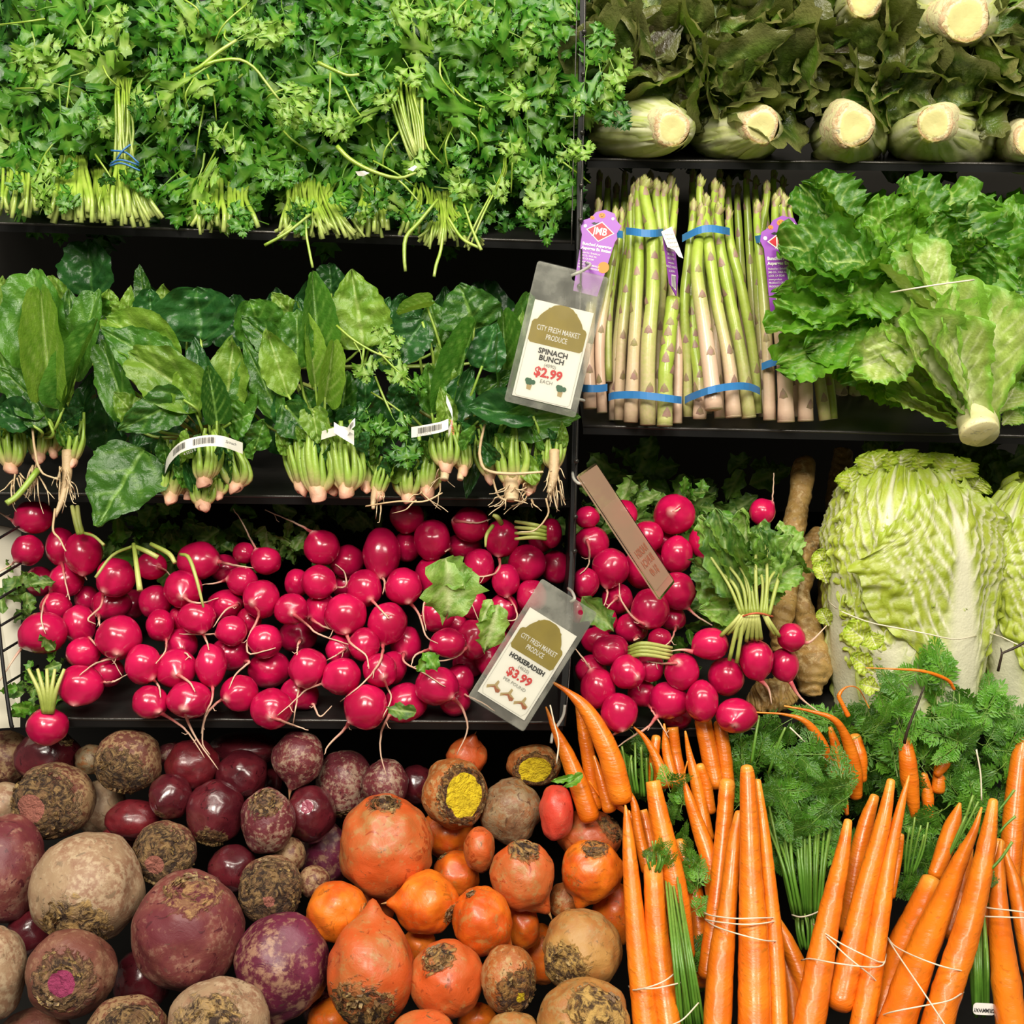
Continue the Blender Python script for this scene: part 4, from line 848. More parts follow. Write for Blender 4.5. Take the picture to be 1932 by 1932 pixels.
# ---------------------------------------------------------------- carrot greens
def greens(label, region, n, D, parent=None, size=(60, 110), angs=(0, 360), bright=.5, seed=0, stem_list=(), name='carrot_greens'):
    x0, y0, x1, y1 = region; rr = random.Random(seed)
    t = parent or thing(name, P((x0 + x1) / 2, (y0 + y1) / 2, D), label, 'greens', 'leafy carrot tops')
    k = 0
    while k < n:
        x = rr.uniform(x0, x1); y = rr.uniform(y0, y1)
        u = (x - x0) / (x1 - x0) * 2 - 1; v = (y - y0) / (y1 - y0) * 2 - 1
        if u * u + v * v > 1.25: continue
        k += 1
        a = radians(rr.uniform(*angs)); L = rr.uniform(*size); dd = D + rr.uniform(-.012, .035)
        b = P(x - cos(a) * L * .4, y + sin(a) * L * .4, dd + .008); e = P(x + cos(a) * L * .6, y - sin(a) * L * .6, dd + rr.uniform(-.012, .015))
        place('leaf', FROND[rr.randrange(6)], m_frond2 if rr.random() < bright else m_frond, b, e, S(L * rr.uniform(.8, 1.1), dd), rr.uniform(-.7, .7), t)
    for pts in stem_list:
        mb = MB(); pxtube(mb, [(x, y, d, r) for x, y, d, r in pts], 8, 6, 0, .5); mb.obj('stem', m_cstem, t)
    return t
rr = random.Random(5)
def fan(xb, yb, xt, yt, n, wb, wt, D, r=2.6, Dt=None):
    out = []
    for k in range(n):
        u = (k + .5) / n * 2 - 1 + rr.uniform(-.1, .1); dd = D + rr.uniform(-.004, .008)
        out.append([(xb + u * wb, yb + rr.uniform(-5, 5), dd, r), ((xb + xt) / 2 + u * (wb + wt) / 2 + rr.uniform(-4, 4), (yb + yt) / 2, dd, r * rr.uniform(.8, 1.1)), (xt + u * wt + rr.uniform(-5, 5), yt + rr.uniform(-20, 20), (Dt or D) + rr.uniform(0, .01), r * .7)])
    return out
GA = greens('feathery dark carrot tops tied low with a band, middle of the bin', (1446, 1420, 1600, 1640), 84, 1.085, seed=1, size=(50, 95), bright=.25, stem_list=fan(1522, 1730, 1505, 1540, 24, 26, 62, 1.07, 3.2, 1.10) + fan(1525, 1790, 1522, 1720, 12, 16, 24, 1.07, 3))
band(GA, [(1494, 1726, 1.07), (1510, 1730, 1.058), (1530, 1726, 1.056), (1548, 1718, 1.07)], name='rubber_band')
GB = greens('big bright carrot top standing up in front of the napa cabbage', (1660, 1268, 1830, 1440), 62, 1.130, seed=2, size=(55, 110), bright=.75)
GC = greens('dark carrot tops under the napa cabbage, left part', (1560, 1330, 1720, 1480), 48, 1.150, seed=3, size=(50, 95), bright=.35)
GD = greens('carrot tops spreading between the napa cabbages and the right frame edge', (1790, 1320, 1940, 1560), 70, 1.150, seed=4, size=(50, 95), bright=.45)
GE = greens('sparse carrot greens between the two leaning bunches', (1690, 1520, 1800, 1720), 26, 1.115, seed=5, size=(40, 80), bright=.5, stem_list=fan(1716, 1650, 1735, 1560, 5, 12, 22, 1.10, 2.6) + [[(1780, 1640, 1.09, 3), (1800, 1590, 1.09, 3), (1822, 1540, 1.09, 2.5)], [(1788, 1620, 1.09, 3), (1812, 1570, 1.09, 3), (1836, 1500, 1.09, 2.5)], [(1796, 1604, 1.09, 2.5), (1822, 1560, 1.09, 2.5), (1846, 1512, 1.09, 2)]])
GF = greens('thin banded carrot tops beside the leftmost bunch', (1268, 1600, 1335, 1880), 30, 1.05, seed=6, size=(36, 66), bright=.6, angs=(20, 160), stem_list=fan(1306, 1950, 1268, 1660, 12, 26, 14, .99, 3.4, 1.05))
GG = greens('leafy scraps above the blunt broken carrot', (1165, 1385, 1262, 1500), 26, 1.15, seed=7, size=(30, 60), bright=.4, stem_list=fan(1205, 1500, 1200, 1420, 9, 26, 34, 1.13, 3))
GH = greens('carrot greens left of the curved carrots, under the horseradish end', (1370, 1350, 1500, 1520), 44, 1.155, seed=8, size=(45, 85), bright=.5, stem_list=[[(1418, 1440, 1.12, 3), (1424, 1400, 1.12, 3), (1432, 1350, 1.125, 2.5)], [(1450, 1460, 1.11, 3), (1470, 1400, 1.11, 3), (1482, 1372, 1.11, 2)]])
GI = greens('carrot stems under the inverted white label', (1840, 1640, 1880, 1720), 8, 1.06, seed=9, size=(30, 50), bright=.3, stem_list=fan(1852, 1915, 1848, 1720, 8, 14, 16, 1.01, 4, 1.04) + [[(1870, 1640, 1.03, 3), (1890, 1618, 1.03, 3), (1910, 1588, 1.03, 3)], [(1885, 1572, 1.05, 2.5), (1898, 1556, 1.05, 2.5), (1916, 1540, 1.05, 3)], [(1880, 1534, 1.06, 2.5), (1898, 1512, 1.06, 2.5), (1914, 1490, 1.06, 3)]])
GJ = greens('small leafy tuft hanging over the carrots right of the blunt one', (1245, 1470, 1300, 1600), 12, 1.10, seed=10, size=(35, 65), bright=.6)
GK = greens('crown of green stubs on the second carrot from the left', (1212, 1600, 1262, 1640), 7, 1.045, seed=11, size=(26, 44), bright=.6, stem_list=fan(1236, 1642, 1240, 1604, 8, 10, 18, 1.04, 2.4), angs=(30, 150))
GL = greens('shaded foliage deep behind the carrots', (1500, 1380, 1900, 1640), 60, 1.20, seed=12, size=(60, 100), bright=.1)
# ---------------------------------------------------------------- radish greens on the piles
def rleaves(parent, lst, mat=None, seed=0):
    rr = random.Random(seed)
    for k, (bx, by, tx, ty, w, D) in enumerate(lst):
        place('leaf', RLEAF[(k + seed) % 4], mat or m_rleaf, P(bx, by, D + .004), P(tx, ty, D), S(w, D), rr.uniform(-.5, .5), parent)
def leafheap(label, boxes, n, D, mats, seed, size=(34, 70), cat='greens', name='radish_greens', group='leafy radish tops'):
    rr = random.Random(seed); x0, y0, x1, y1 = boxes
    t = thing(name, P((x0 + x1) / 2, (y0 + y1) / 2, D), label, cat, group)
    for k in range(n):
        x = rr.uniform(x0, x1); y = rr.uniform(y0, y1); a = rr.uniform(0, 2 * pi); L = rr.uniform(*size); d = D + rr.uniform(-.01, .03)
        place('leaf', RLEAF[rr.randrange(4)], mats[rr.randrange(len(mats))], P(x, y, d), P(x + cos(a) * L, y + sin(a) * L, d + rr.uniform(-.015, .02)), S(L * rr.uniform(.5, .8), d), rr.uniform(-1, 1), t)
    return t
leafheap('dark radish leaves behind the upper left radishes', (190, 960, 460, 1060), 46, 1.27, [m_rleaf, m_rleaf, m_frond2], 1)
leafheap('radish leaves along the wire rack, left edge', (0, 1060, 70, 1180), 16, 1.20, [m_rleaf], 2, (26, 50))
leafheap('small bright leaves around the lower left radish', (28, 1225, 120, 1340), 26, 1.16, [m_rleaf, m_frond2], 3, (22, 44))
leafheap('dark radish leaves below the spinach shelf, centre', (470, 985, 600, 1060), 24, 1.27, [m_rleaf, m_rleaf2], 4, (30, 50))
leafheap('dark leaves behind the top row radishes of the left pile', (560, 960, 1060, 1040), 26, 1.30, [m_rleaf], 5)
leafheap('radish leaves rising behind the top radishes of the right pile', (1120, 925, 1240, 1000), 26, 1.26, [m_rleaf, m_rleaf2], 6, (26, 56))
leafheap('upright radish leaves right of the largest right radish', (1280, 925, 1360, 1010), 22, 1.25, [m_rleaf, m_frond2], 7, (26, 60))
leafheap('shaded leaves deep behind the right radish pile', (1150, 870, 1420, 990), 34, 1.33, [m_rleaf], 8, (50, 90))
leafheap('dark leaves in the gap below the right radishes', (1190, 1150, 1330, 1340), 30, 1.22, [m_rleaf, m_frond], 9, (30, 60))
t = thing('torn_radish_leaf', P(850, 1110, 1.13), 'torn pale green leaf lying on the radishes, centre of left pile', 'leaf', 'leaves lying on the radishes')
rleaves(t, [(842, 1052, 850, 1166, 100, 1.118), (835, 1055, 880, 1110, 70, 1.122)], m_rleaf2, 1)
t = thing('torn_radish_leaf', P(930, 1200, 1.13), 'crumpled green leaf left of the horseradish price tag', 'leaf', 'leaves lying on the radishes')
rleaves(t, [(940, 1140, 915, 1230, 62, 1.112), (928, 1130, 905, 1180, 30, 1.112)], m_rleaf2, 3)
t = thing('torn_radish_leaf', P(1130, 1160, 1.13), 'green pointed leaf right of the horseradish tag', 'leaf', 'leaves lying on the radishes')
rleaves(t, [(1098, 1126, 1160, 1188, 52, 1.125)], m_rleaf, 2)
t = thing('torn_radish_leaf', P(800, 1245, 1.12), 'small bright curled leaf above the lower centre radishes', 'leaf', 'leaves lying on the radishes')
rleaves(t, [(812, 1236, 786, 1266, 34, 1.11), (800, 1232, 826, 1262, 26, 1.11)], m_frond2, 4)
t = thing('torn_radish_leaf', P(765, 1340, 1.12), 'little dark oval leaf on the bottom row radish', 'leaf', 'leaves lying on the radishes')
rleaves(t, [(786, 1344, 732, 1338, 28, 1.10)], m_rleaf, 5)
t = thing('torn_radish_leaf', P(1260, 1390, 1.12), 'green blade-like scrap on the back carrots', 'leaf', 'leaves lying on the radishes')
rleaves(t, [(1088, 1466, 1040, 1474, 16, 1.095), (1100, 1460, 1066, 1484, 18, 1.095)], m_frond2, 0)
t = thing('broken_leafstalk', P(250, 1060, 1.16), 'light green leaf stalk standing across two radishes, upper left', 'stem')
for pts in ([(252, 1026, 1.165, 4), (258, 1070, 1.15, 5), (264, 1114, 1.14, 6)], [(252, 1030, 1.165, 4), (276, 1040, 1.16, 5), (298, 1052, 1.16, 5)], [(252, 1030, 1.168, 3), (212, 1048, 1.17, 3), (180, 1090, 1.165, 3)], [(284, 1026, 1.17, 4), (318, 1044, 1.165, 5), (330, 1062, 1.16, 4)]):
    mb = MB(); pxtube(mb, pts, 8, 7, 0, 1); mb.obj('stalk', m_stem, t)
t = thing('broken_leafstalk', P(370, 1090, 1.14), 'thin green stalk with a withered leaf over the large upper left radishes', 'stem')
mb = MB(); pxtube(mb, [(340, 1046, 1.15, 3), (356, 1052, 1.14, 4), (370, 1090, 1.13, 3.5), (384, 1146, 1.13, 2.5)], 10, 7, 0, 1); mb.obj('stalk', m_stem, t)
# the tied radish bunch on the right
rr = random.Random(31)
RB = thing('radish_bunch', P(1420, 1180, 1.16), 'tied bunch of radishes with leafy top standing against the horseradish', 'radishes')
RBi = [dict(x=1340, y=1215, rx=35, ry=31, lay=0, tail=[(1308, 1230), (1288, 1226), (1266, 1228)]), dict(x=1493, y=1202, rx=26, ry=27, lay=0, tail=[(1512, 1212), (1530, 1210), (1560, 1180)]),
       dict(x=1427, y=1244, rx=32, ry=38, lay=0, tail=[(1434, 1282), (1450, 1300), (1456, 1328)]), dict(x=1480, y=1254, rx=27, ry=32, lay=1, tail=[(1490, 1284), (1510, 1316), (1548, 1346)]),
       dict(x=1370, y=1277, rx=35, ry=36, lay=1, tail=None)]
settle(RBi, lambda x, y: 1.135)
for n, it in enumerate(RBi):
    tail = it['tail']; root = (0, -.5, -1)
    if tail: root = ((tail[0][0] - it['x']) / it['rx'] * .95, (tail[0][1] - it['y']) / it['ry'] * .95)
    mb, cdv, rdv, rad = bodymesh(it, 950 + n, None, root, lump=.045, rootlen=.12, nu=18, nv=24, tip=.22)
    D = it['D']; c = P(it['x'], it['y'], D)
    o = mb.obj('radish', m_radish, None, Vector((0, 0, 0))); o.parent = RB; o.matrix_local = Matrix.Translation(-RB.location) @ Matrix.Translation(c); WM[o.name] = Matrix.Translation(c)
    if tail:
        mb = MB(); pxtube(mb, [(x, y, D - S(it['rx'], D) * (.35 if k == 0 else .2), r) for k, ((x, y), r) in enumerate(zip(tail, (5, 2.4, .9)))], 10, 7, .2, 1); mb.obj('taproot', m_rtail, o)
tie = (1425, 1160)
for (x, y) in ((1360, 1200), (1372, 1196), (1380, 1192), (1390, 1205), (1398, 1200), (1408, 1210), (1418, 1206), (1428, 1208), (1436, 1206), (1462, 1198), (1470, 1200), (1376, 1246), (1390, 1250)):
    mb = MB(); u = (x - 1425) / 60; pxtube(mb, [(x, y, 1.125, 4.2), (1425 + u * 40, 1178, 1.118, 4.2), (1425 + u * 26, 1160, 1.118, 3.8)], 8, 7, .2, 1); mb.obj('stem', m_stem, RB)
for k in range(11):
    u = (k - 5) / 5; mb = MB(); pxtube(mb, [(1425 + u * 26, 1160, 1.118, 3.8), (1420 + u * 40 + rr.uniform(-7, 7), 1100, 1.125 + rr.uniform(0, .008), rr.uniform(2.4, 4)), (1400 + u * 84 + rr.uniform(-10, 10), 1040 + rr.uniform(-30, 40), 1.15, 2.6)], 10, 7, .1, .8); mb.obj('stem', m_stem, RB)
band(RB, [(1394, 1166, 1.122), (1410, 1160, 1.112), (1430, 1157, 1.11), (1458, 1163, 1.122)], 2.0, plain('red_twist_tie', (.55, .12, .05), .5), 'twist_tie')
rr = random.Random(8)
LB = [(1400, 1130, 1350, 960, 80), (1390, 1110, 1330, 1010, 70), (1420, 1110, 1400, 960, 100), (1430, 1100, 1440, 985, 90), (1440, 1110, 1490, 1010, 80), (1445, 1110, 1508, 1060, 70),
      (1420, 1100, 1470, 1000, 70), (1400, 1140, 1310, 1090, 70), (1400, 1150, 1320, 1150, 60), (1390, 1150, 1350, 1190, 46), (1440, 1120, 1470, 1110, 50), (1380, 1090, 1345, 1040, 60), (1410, 1090, 1380, 990, 60), (1430, 1110, 1422, 1040, 60), (1440, 1130, 1500, 1100, 50), (1370, 1100, 1300, 1060, 50)]
CRK = [leafm('radish_leaf', 130 + k, o_oval, 26, 9, [.4, 1.0, -.5, .8][k], .25, .06, 4, .035, 5, .06, .08, .12, .18, cf=9, twist=[.4, -.8, .7, 0][k]) for k in range(4)]
for k, (bx, by, tx, ty, wd) in enumerate(LB + [(1400 + 14 * j, 1080 - 8 * j % 30, 1318 + 22 * j, 975 + (j * 53) % 120, 54) for j in range(9)]):
    place('leaf', CRK[k % 4], m_rleaf2 if k % 3 else m_rleaf, P(bx, by, 1.14 + .006 * (k % 5)), P(tx, ty, 1.135 + .01 * (k % 4)), S(wd, 1.15), rr.uniform(-.7, .7), RB)
# ---------------------------------------------------------------- horseradish roots
m_hr = rootmat('horseradish_skin', (.46, .29, .09), (.33, .18, .05), (.58, .42, .20), (.10, .06, .02), (.36, .22, .08), (.5, .4, .2), .55, .5, 1.0, 22)
def hroot(label, pts, seed, knob=.12, n=120):
    q = crom(pts, n); mb = MB(); L = len(q)
    rad = [S(max(1, r) * (1 + knob * 1.6 * N3(i * .11, seed) + .028 * sin(i * .95 + 3 * N3(i * .07, seed))), D) for i, (x, y, D, r) in enumerate(q)]
    pos = [P(x, y, D) for x, y, D, r in q]
    tube(mb, pos, rad, 24, [0] * L)
    for i, v in enumerate(mb.v):
        mb.v[i] = v + (RT * N3(v.x * 60, v.z * 60, seed) - FW * N3(v.x * 60 + 9, v.z * 60, seed)) * (.0035 * knob * 8 + .0015) + (-FW) * .0013 * sin(v.z * 700 + 8 * N3(v.x * 60, v.z * 30, seed))
    return reg(mb.obj('horseradish_root', m_hr), label, 'horseradish', 'horseradish roots')
hroot('long straight tan horseradish root leaning in the shade', [(1520, 862, 1.30, 6), (1518, 880, 1.295, 20), (1504, 960, 1.275, 22), (1494, 1020, 1.26, 23), (1486, 1100, 1.24, 22), (1474, 1180, 1.22, 22), (1470, 1230, 1.215, 16)], 1, .05)
hroot('knobbly horseradish root bulging beside the napa cabbage', [(1538, 1000, 1.29, 12), (1532, 1030, 1.28, 20), (1515, 1070, 1.265, 17), (1512, 1120, 1.25, 20), (1520, 1180, 1.235, 26), (1534, 1240, 1.22, 36), (1530, 1290, 1.21, 30), (1528, 1312, 1.21, 14)], 2, .16)
hroot('short knobby horseradish end resting under the tied radishes', [(1412, 1322, 1.20, 10), (1430, 1318, 1.195, 25), (1458, 1312, 1.19, 33), (1486, 1306, 1.19, 28), (1500, 1300, 1.19, 12)], 3, .14)
hroot('shadowed horseradish root deep behind the knobbly one', [(1590, 850, 1.42, 18), (1580, 960, 1.40, 24), (1570, 1080, 1.37, 24), (1560, 1180, 1.35, 20)], 4, .06)
# ---------------------------------------------------------------- asparagus
m_asp = skinmat('asparagus_skin', (.32, .45, .045), (.66, .46, .33), .32, 60, .15, c2=(.42, .52, .08), coat=.15)
m_aspd = skinmat('asparagus_scales', (.34, .19, .16), (.40, .44, .10), .45, 120, .2, c2=(.28, .26, .08))
m_cutend = plain('cut_stalk_end', (.62, .55, .34), .6, bumps=(300, .4))
m_blue = plain('blue_rubber_band', (.035, .20, .50), .42, bumps=(60, .1))
def spear(parent, pts, seed, pink=.5, tip=True, cut=True):
    """pts (px,py,D,halfwidth) bottom to top"""
    n = 26; q = crom(pts, n); rr = random.Random(seed); mb = MB(); pos = []; rad = []; at = []
    for i, (x, y, D, r) in enumerate(q):
        t = i / n
        pos.append(P(x, y, D)); rad.append(S(r * (1 + .03 * sin(t * 40 + seed)) , D)); at.append(max(0, (1 - sm(.05, .55, t)) * pink * 1.15))
    tube(mb, pos, rad, 14, at)
    # triangular bracts lying on the stalk
    def bract(t, ang, L, w, out=.08):
        i = min(n - 1, int(t * n)); f = t * n - i; p = pos[i].lerp(pos[i + 1], f); r = lerp(rad[i], rad[i + 1], f)
        d = (pos[i + 1] - pos[i]).normalized(); x = d.cross(-FW).normalized(); z = x.cross(d)
        def q2(a, u, k): return p + d * u + (x * sin(a) + z * cos(a)) * r * k
        vs = [q2(ang - w, 0, 1.02), q2(ang, -L * .12, 1.06), q2(ang + w, 0, 1.02), q2(ang - w * .6, L * .5, 1.06 + out * .6), q2(ang, L * .45, 1.10 + out), q2(ang + w * .6, L * .5, 1.06 + out * .6), q2(ang, L, 1.03 + out)]
        return vs, [(0, 1, 4, 3), (1, 2, 5, 4), (3, 4, 6), (4, 5, 6)]
    bm = MB(); t = rr.uniform(.04, .16); k = 0
    tend = .80 if tip else .93
    while t < tend:
        k += 1; L = S(rr.uniform(14, 20), 1.2); v, f = bract(t, rr.uniform(-.5, .5) if k % 3 else rr.uniform(.9, 1.3) * rr.choice([-1, 1]), L, .62)
        bm.add(v, f, [.1] * 7); t += rr.uniform(.07, .15) * (1 - .4 * t)
    so = mb.obj('spear', m_asp, parent)
    bm.obj('scales', m_aspd, so)['kind'] = 'stuff'
    if tip:
        tm = MB()
        for k in range(46):
            u = k / 46; t = .775 + .22 * u; a = k * 2.4; i = min(n - 1, int(t * n))
            L = S(lerp(19, 10, u), 1.2); v, f = bract(t, a, L, .85, .22 + .30 * rr.random()); tm.add(v, f, [.2 + .6 * rr.random()] * 7)
        tm.obj('tip', m_aspd, so)
    if cut:
        cm = MB(); d = (pos[0] - pos[1]).normalized()
        tube(cm, [pos[0] - d * .001, pos[0] + d * .0004], [rad[0] * 1.0, rad[0] * .94], 14); cm.obj('cut_end', m_cutend, so)
    return so
def asp(label, lst, c, seed, pinks=None):
    t = thing('asparagus_bunch', P(*c), label, 'asparagus', 'banded bundles of asparagus')
    for k, s in enumerate(lst):
        s = list(s); kw = {}
        if s[0] == 'cut': kw['tip'] = False; s = s[1:]
        if s[-1][3] > 5.5 and kw.get('tip', True): s = s + [(s[-1][0] + 1, s[-1][1] - 14, s[-1][2] + .002, s[-1][3] * .75), (s[-1][0] + 1, s[-1][1] - 30, s[-1][2] + .004, s[-1][3] * .12)]
        spear(t, s, seed + k, (pinks[k] if pinks else random.Random(seed + k).uniform(.3, 1)), **kw)
    return t
def bband(parent, pts, w=7, name='rubber_band'):
    """flat band: ribbon of some thickness"""
    q = crom([(x, y, D) for x, y, D in pts], 16); mb = MB(); vs = []
    for x, y, D in q:
        for dy, dd in ((-w, 0), (w, 0), (w, .0016), (-w, .0016)): vs.append(P(x, y + dy, D + dd))
    n = len(q); fs = [(i * 4 + k, i * 4 + (k + 1) % 4, (i + 1) * 4 + (k + 1) % 4, (i + 1) * 4 + k) for i in range(n - 1) for k in range(4)] + [(0, 1, 2, 3), (n * 4 - 4, n * 4 - 3, n * 4 - 2, n * 4 - 1)]
    mb.add(vs, fs); return mb.obj(name, m_blue, parent, smooth=False)
A1 = asp('full asparagus bundle with two blue bands, first from the divider post', [
 [(1156, 792, 1.215, 8), (1160, 700, 1.215, 9), (1174, 560, 1.22, 9), (1186, 460, 1.225, 8), (1188, 410, 1.23, 6)],
 [(1168, 792, 1.20, 10), (1172, 660, 1.20, 10), (1182, 560, 1.205, 10), (1190, 470, 1.215, 8), (1190, 400, 1.225, 6)],
 [(1190, 796, 1.185, 14), (1196, 660, 1.185, 12), (1203, 540, 1.19, 11), (1206, 450, 1.205, 9), (1204, 372, 1.22, 7)],
 [(1222, 801, 1.18, 15), (1223, 660, 1.18, 14), (1232, 540, 1.187, 13), (1229, 440, 1.20, 12), (1215, 366, 1.215, 10)],
 ['cut', (1254, 803, 1.18, 15), (1256, 700, 1.18, 14), (1262, 640, 1.185, 14), (1270, 562, 1.192, 13)],
 [(1278, 798, 1.195, 9), (1279, 660, 1.20, 9), (1270, 540, 1.21, 9), (1258, 450, 1.215, 8), (1252, 378, 1.225, 7)],
 [(1240, 790, 1.21, 10), (1242, 640, 1.215, 10), (1250, 500, 1.215, 10), (1245, 440, 1.215, 9), (1238, 372, 1.225, 8)],
 [(1208, 790, 1.215, 9), (1210, 640, 1.22, 9), (1196, 500, 1.22, 9), (1198, 440, 1.22, 8), (1196, 380, 1.23, 7)],
 [(1268, 790, 1.22, 9), (1266, 640, 1.225, 9), (1262, 500, 1.225, 9), (1268, 440, 1.222, 8), (1274, 384, 1.235, 6)],
 [(1228, 790, 1.23, 9), (1228, 640, 1.235, 9), (1222, 500, 1.235, 9), (1222, 440, 1.232, 8), (1226, 372, 1.24, 7)],
 [(1260, 790, 1.235, 9), (1258, 640, 1.24, 9), (1260, 500, 1.24, 9), (1262, 440, 1.238, 8), (1264, 362, 1.245, 7)]], (1216, 800, 1.19), 10)
bband(A1, [(1181, 436, 1.20), (1195, 437, 1.19), (1215, 440, 1.184), (1238, 440, 1.188), (1251, 438, 1.205)])
bband(A1, [(1148, 750, 1.19), (1160, 746, 1.182), (1200, 745, 1.168), (1240, 749, 1.163), (1270, 753, 1.168), (1286, 755, 1.182)])
A2 = asp('asparagus bundle spreading at its foot, second from the divider post', [
 [(1298, 786, 1.20, 10), (1297, 680, 1.20, 9), (1291, 580, 1.20, 10), (1300, 480, 1.205, 9), (1308, 410, 1.215, 7)],
 ['cut', (1320, 790, 1.19, 13), (1320, 720, 1.19, 12), (1310, 640, 1.20, 10), (1305, 560, 1.21, 7)],
 [(1347, 772, 1.165, 17), (1340, 700, 1.17, 15), (1328, 610, 1.178, 14), (1314, 510, 1.185, 12), (1320, 440, 1.20, 9), (1322, 416, 1.205, 7)],
 [(1384, 787, 1.18, 15), (1376, 690, 1.18, 12), (1352, 570, 1.188, 11), (1338, 470, 1.195, 11), (1331, 400, 1.21, 7)],
 [(1413, 788, 1.19, 14), (1402, 690, 1.19, 12), (1380, 580, 1.195, 11), (1362, 490, 1.20, 11), (1354, 416, 1.215, 7)],
 [(1430, 780, 1.205, 9), (1420, 660, 1.205, 10), (1398, 540, 1.205, 10), (1380, 470, 1.21, 9), (1374, 424, 1.22, 6)],
 [(1358, 788, 1.20, 11), (1350, 660, 1.21, 9), (1345, 520, 1.215, 9), (1345, 440, 1.22, 8), (1348, 372, 1.235, 7)],
 [(1394, 780, 1.215, 9), (1380, 620, 1.225, 9), (1362, 500, 1.225, 9), (1352, 440, 1.225, 8), (1360, 384, 1.235, 7)],
 [(1335, 780, 1.22, 9), (1330, 620, 1.225, 9), (1324, 500, 1.225, 9), (1322, 440, 1.225, 8), (1320, 364, 1.235, 7)]], (1365, 790, 1.19), 30, [.4, .9, 1.1, .7, .4, .3, .8, .5, .5])
bband(A2, [(1287, 450, 1.205), (1300, 443, 1.195), (1320, 434, 1.185), (1340, 431, 1.184), (1362, 434, 1.19), (1377, 437, 1.205)])
bband(A2, [(1292, 755, 1.195), (1306, 748, 1.178), (1340, 736, 1.153), (1380, 729, 1.16), (1410, 729, 1.17), (1432, 737, 1.185), (1434, 742, 1.19)])
A0 = asp('asparagus bundle cut off by the divider post, behind the spinach tag', [
 [(1113, 770, 1.195, 13), (1110, 640, 1.20, 11), (1122, 520, 1.205, 10), (1132, 440, 1.21, 8)],
 [(1136, 778, 1.20, 10), (1131, 650, 1.205, 10), (1144, 560, 1.21, 9), (1158, 470, 1.215, 8), (1160, 424, 1.225, 6)],
 [(1148, 720, 1.21, 8), (1148, 600, 1.215, 8), (1160, 500, 1.22, 8), (1168, 450, 1.225, 7), (1172, 426, 1.23, 6)],
 [(1122, 760, 1.215, 9), (1124, 600, 1.22, 9), (1130, 480, 1.225, 9), (1128, 410, 1.24, 7)]], (1130, 770, 1.2), 50, [.8, .9, .3, .5])
bband(A0, [(1102, 435, 1.195), (1120, 433, 1.19), (1140, 437, 1.19), (1175, 443, 1.205)])
bband(A0, [(1098, 732, 1.195), (1110, 733, 1.18), (1130, 733, 1.182), (1146, 731, 1.19)])
A3 = asp('asparagus bundle half covered by the curly lettuce', [
 [(1452, 792, 1.19, 12), (1450, 690, 1.19, 11), (1441, 560, 1.195, 10), (1431, 460, 1.205, 8), (1428, 412, 1.215, 7)],
 [(1483, 796, 1.18, 16), (1480, 700, 1.18, 14), (1470, 600, 1.19, 12), (1465, 480, 1.20, 9), (1462, 400, 1.215, 7)],
 [(1520, 794, 1.185, 15), (1518, 710, 1.185, 14), (1508, 600, 1.195, 12), (1490, 480, 1.205, 9), (1478, 400, 1.215, 7)],
 [(1557, 792, 1.19, 12), (1545, 710, 1.19, 11), (1526, 600, 1.20, 10), (1505, 480, 1.21, 8), (1490, 404, 1.22, 6)],
 [(1572, 790, 1.205, 9), (1562, 700, 1.205, 9), (1540, 600, 1.21, 8), (1520, 500, 1.22, 7)],
 [(1500, 786, 1.21, 9), (1495, 660, 1.22, 9), (1480, 500, 1.225, 9), (1470, 390, 1.24, 7)],
 [(1440, 786, 1.22, 9), (1436, 660, 1.225, 9), (1430, 500, 1.23, 9), (1446, 376, 1.245, 7)]], (1500, 790, 1.19), 70, [.7, 1.2, 1.1, .4, .2, .8, .6])
bband(A3, [(1424, 452, 1.205), (1436, 450, 1.193), (1460, 443, 1.188), (1490, 440, 1.20)])
bband(A3, [(1437, 692, 1.185), (1452, 686, 1.174), (1480, 678, 1.164), (1510, 668, 1.17)])
A4 = asp('shaded asparagus bundle standing behind the front ones', [
 [(1300 + k * 22 + (k % 3) * 5, 770, 1.28, 9), (1303 + k * 20, 600, 1.28, 9), (1306 + k * 18, 470, 1.285, 8), (1306 + k * 17, 352 + 14 * (k % 3), 1.29, 6)] for k in range(11)], (1400, 770, 1.28), 90)
A5 = asp('dim asparagus stalks in the back left of their shelf', [
 [(1112 + k * 19, 760, 1.29, 9), (1118 + k * 18, 600, 1.29, 9), (1126 + k * 17, 470, 1.295, 8), (1130 + k * 16, 356 + 12 * (k % 3), 1.30, 6)] for k in range(9)], (1190, 770, 1.29), 120)
A6 = asp('dark cut ends of asparagus lying behind the lettuce', [
 ['cut', (1590 + k * 27, 778 + (k % 2) * 8, 1.30, 13), (1584 + k * 24, 700, 1.30, 12), (1572 + k * 20, 560, 1.31, 9)] for k in range(7)], (1660, 780, 1.30), 140)
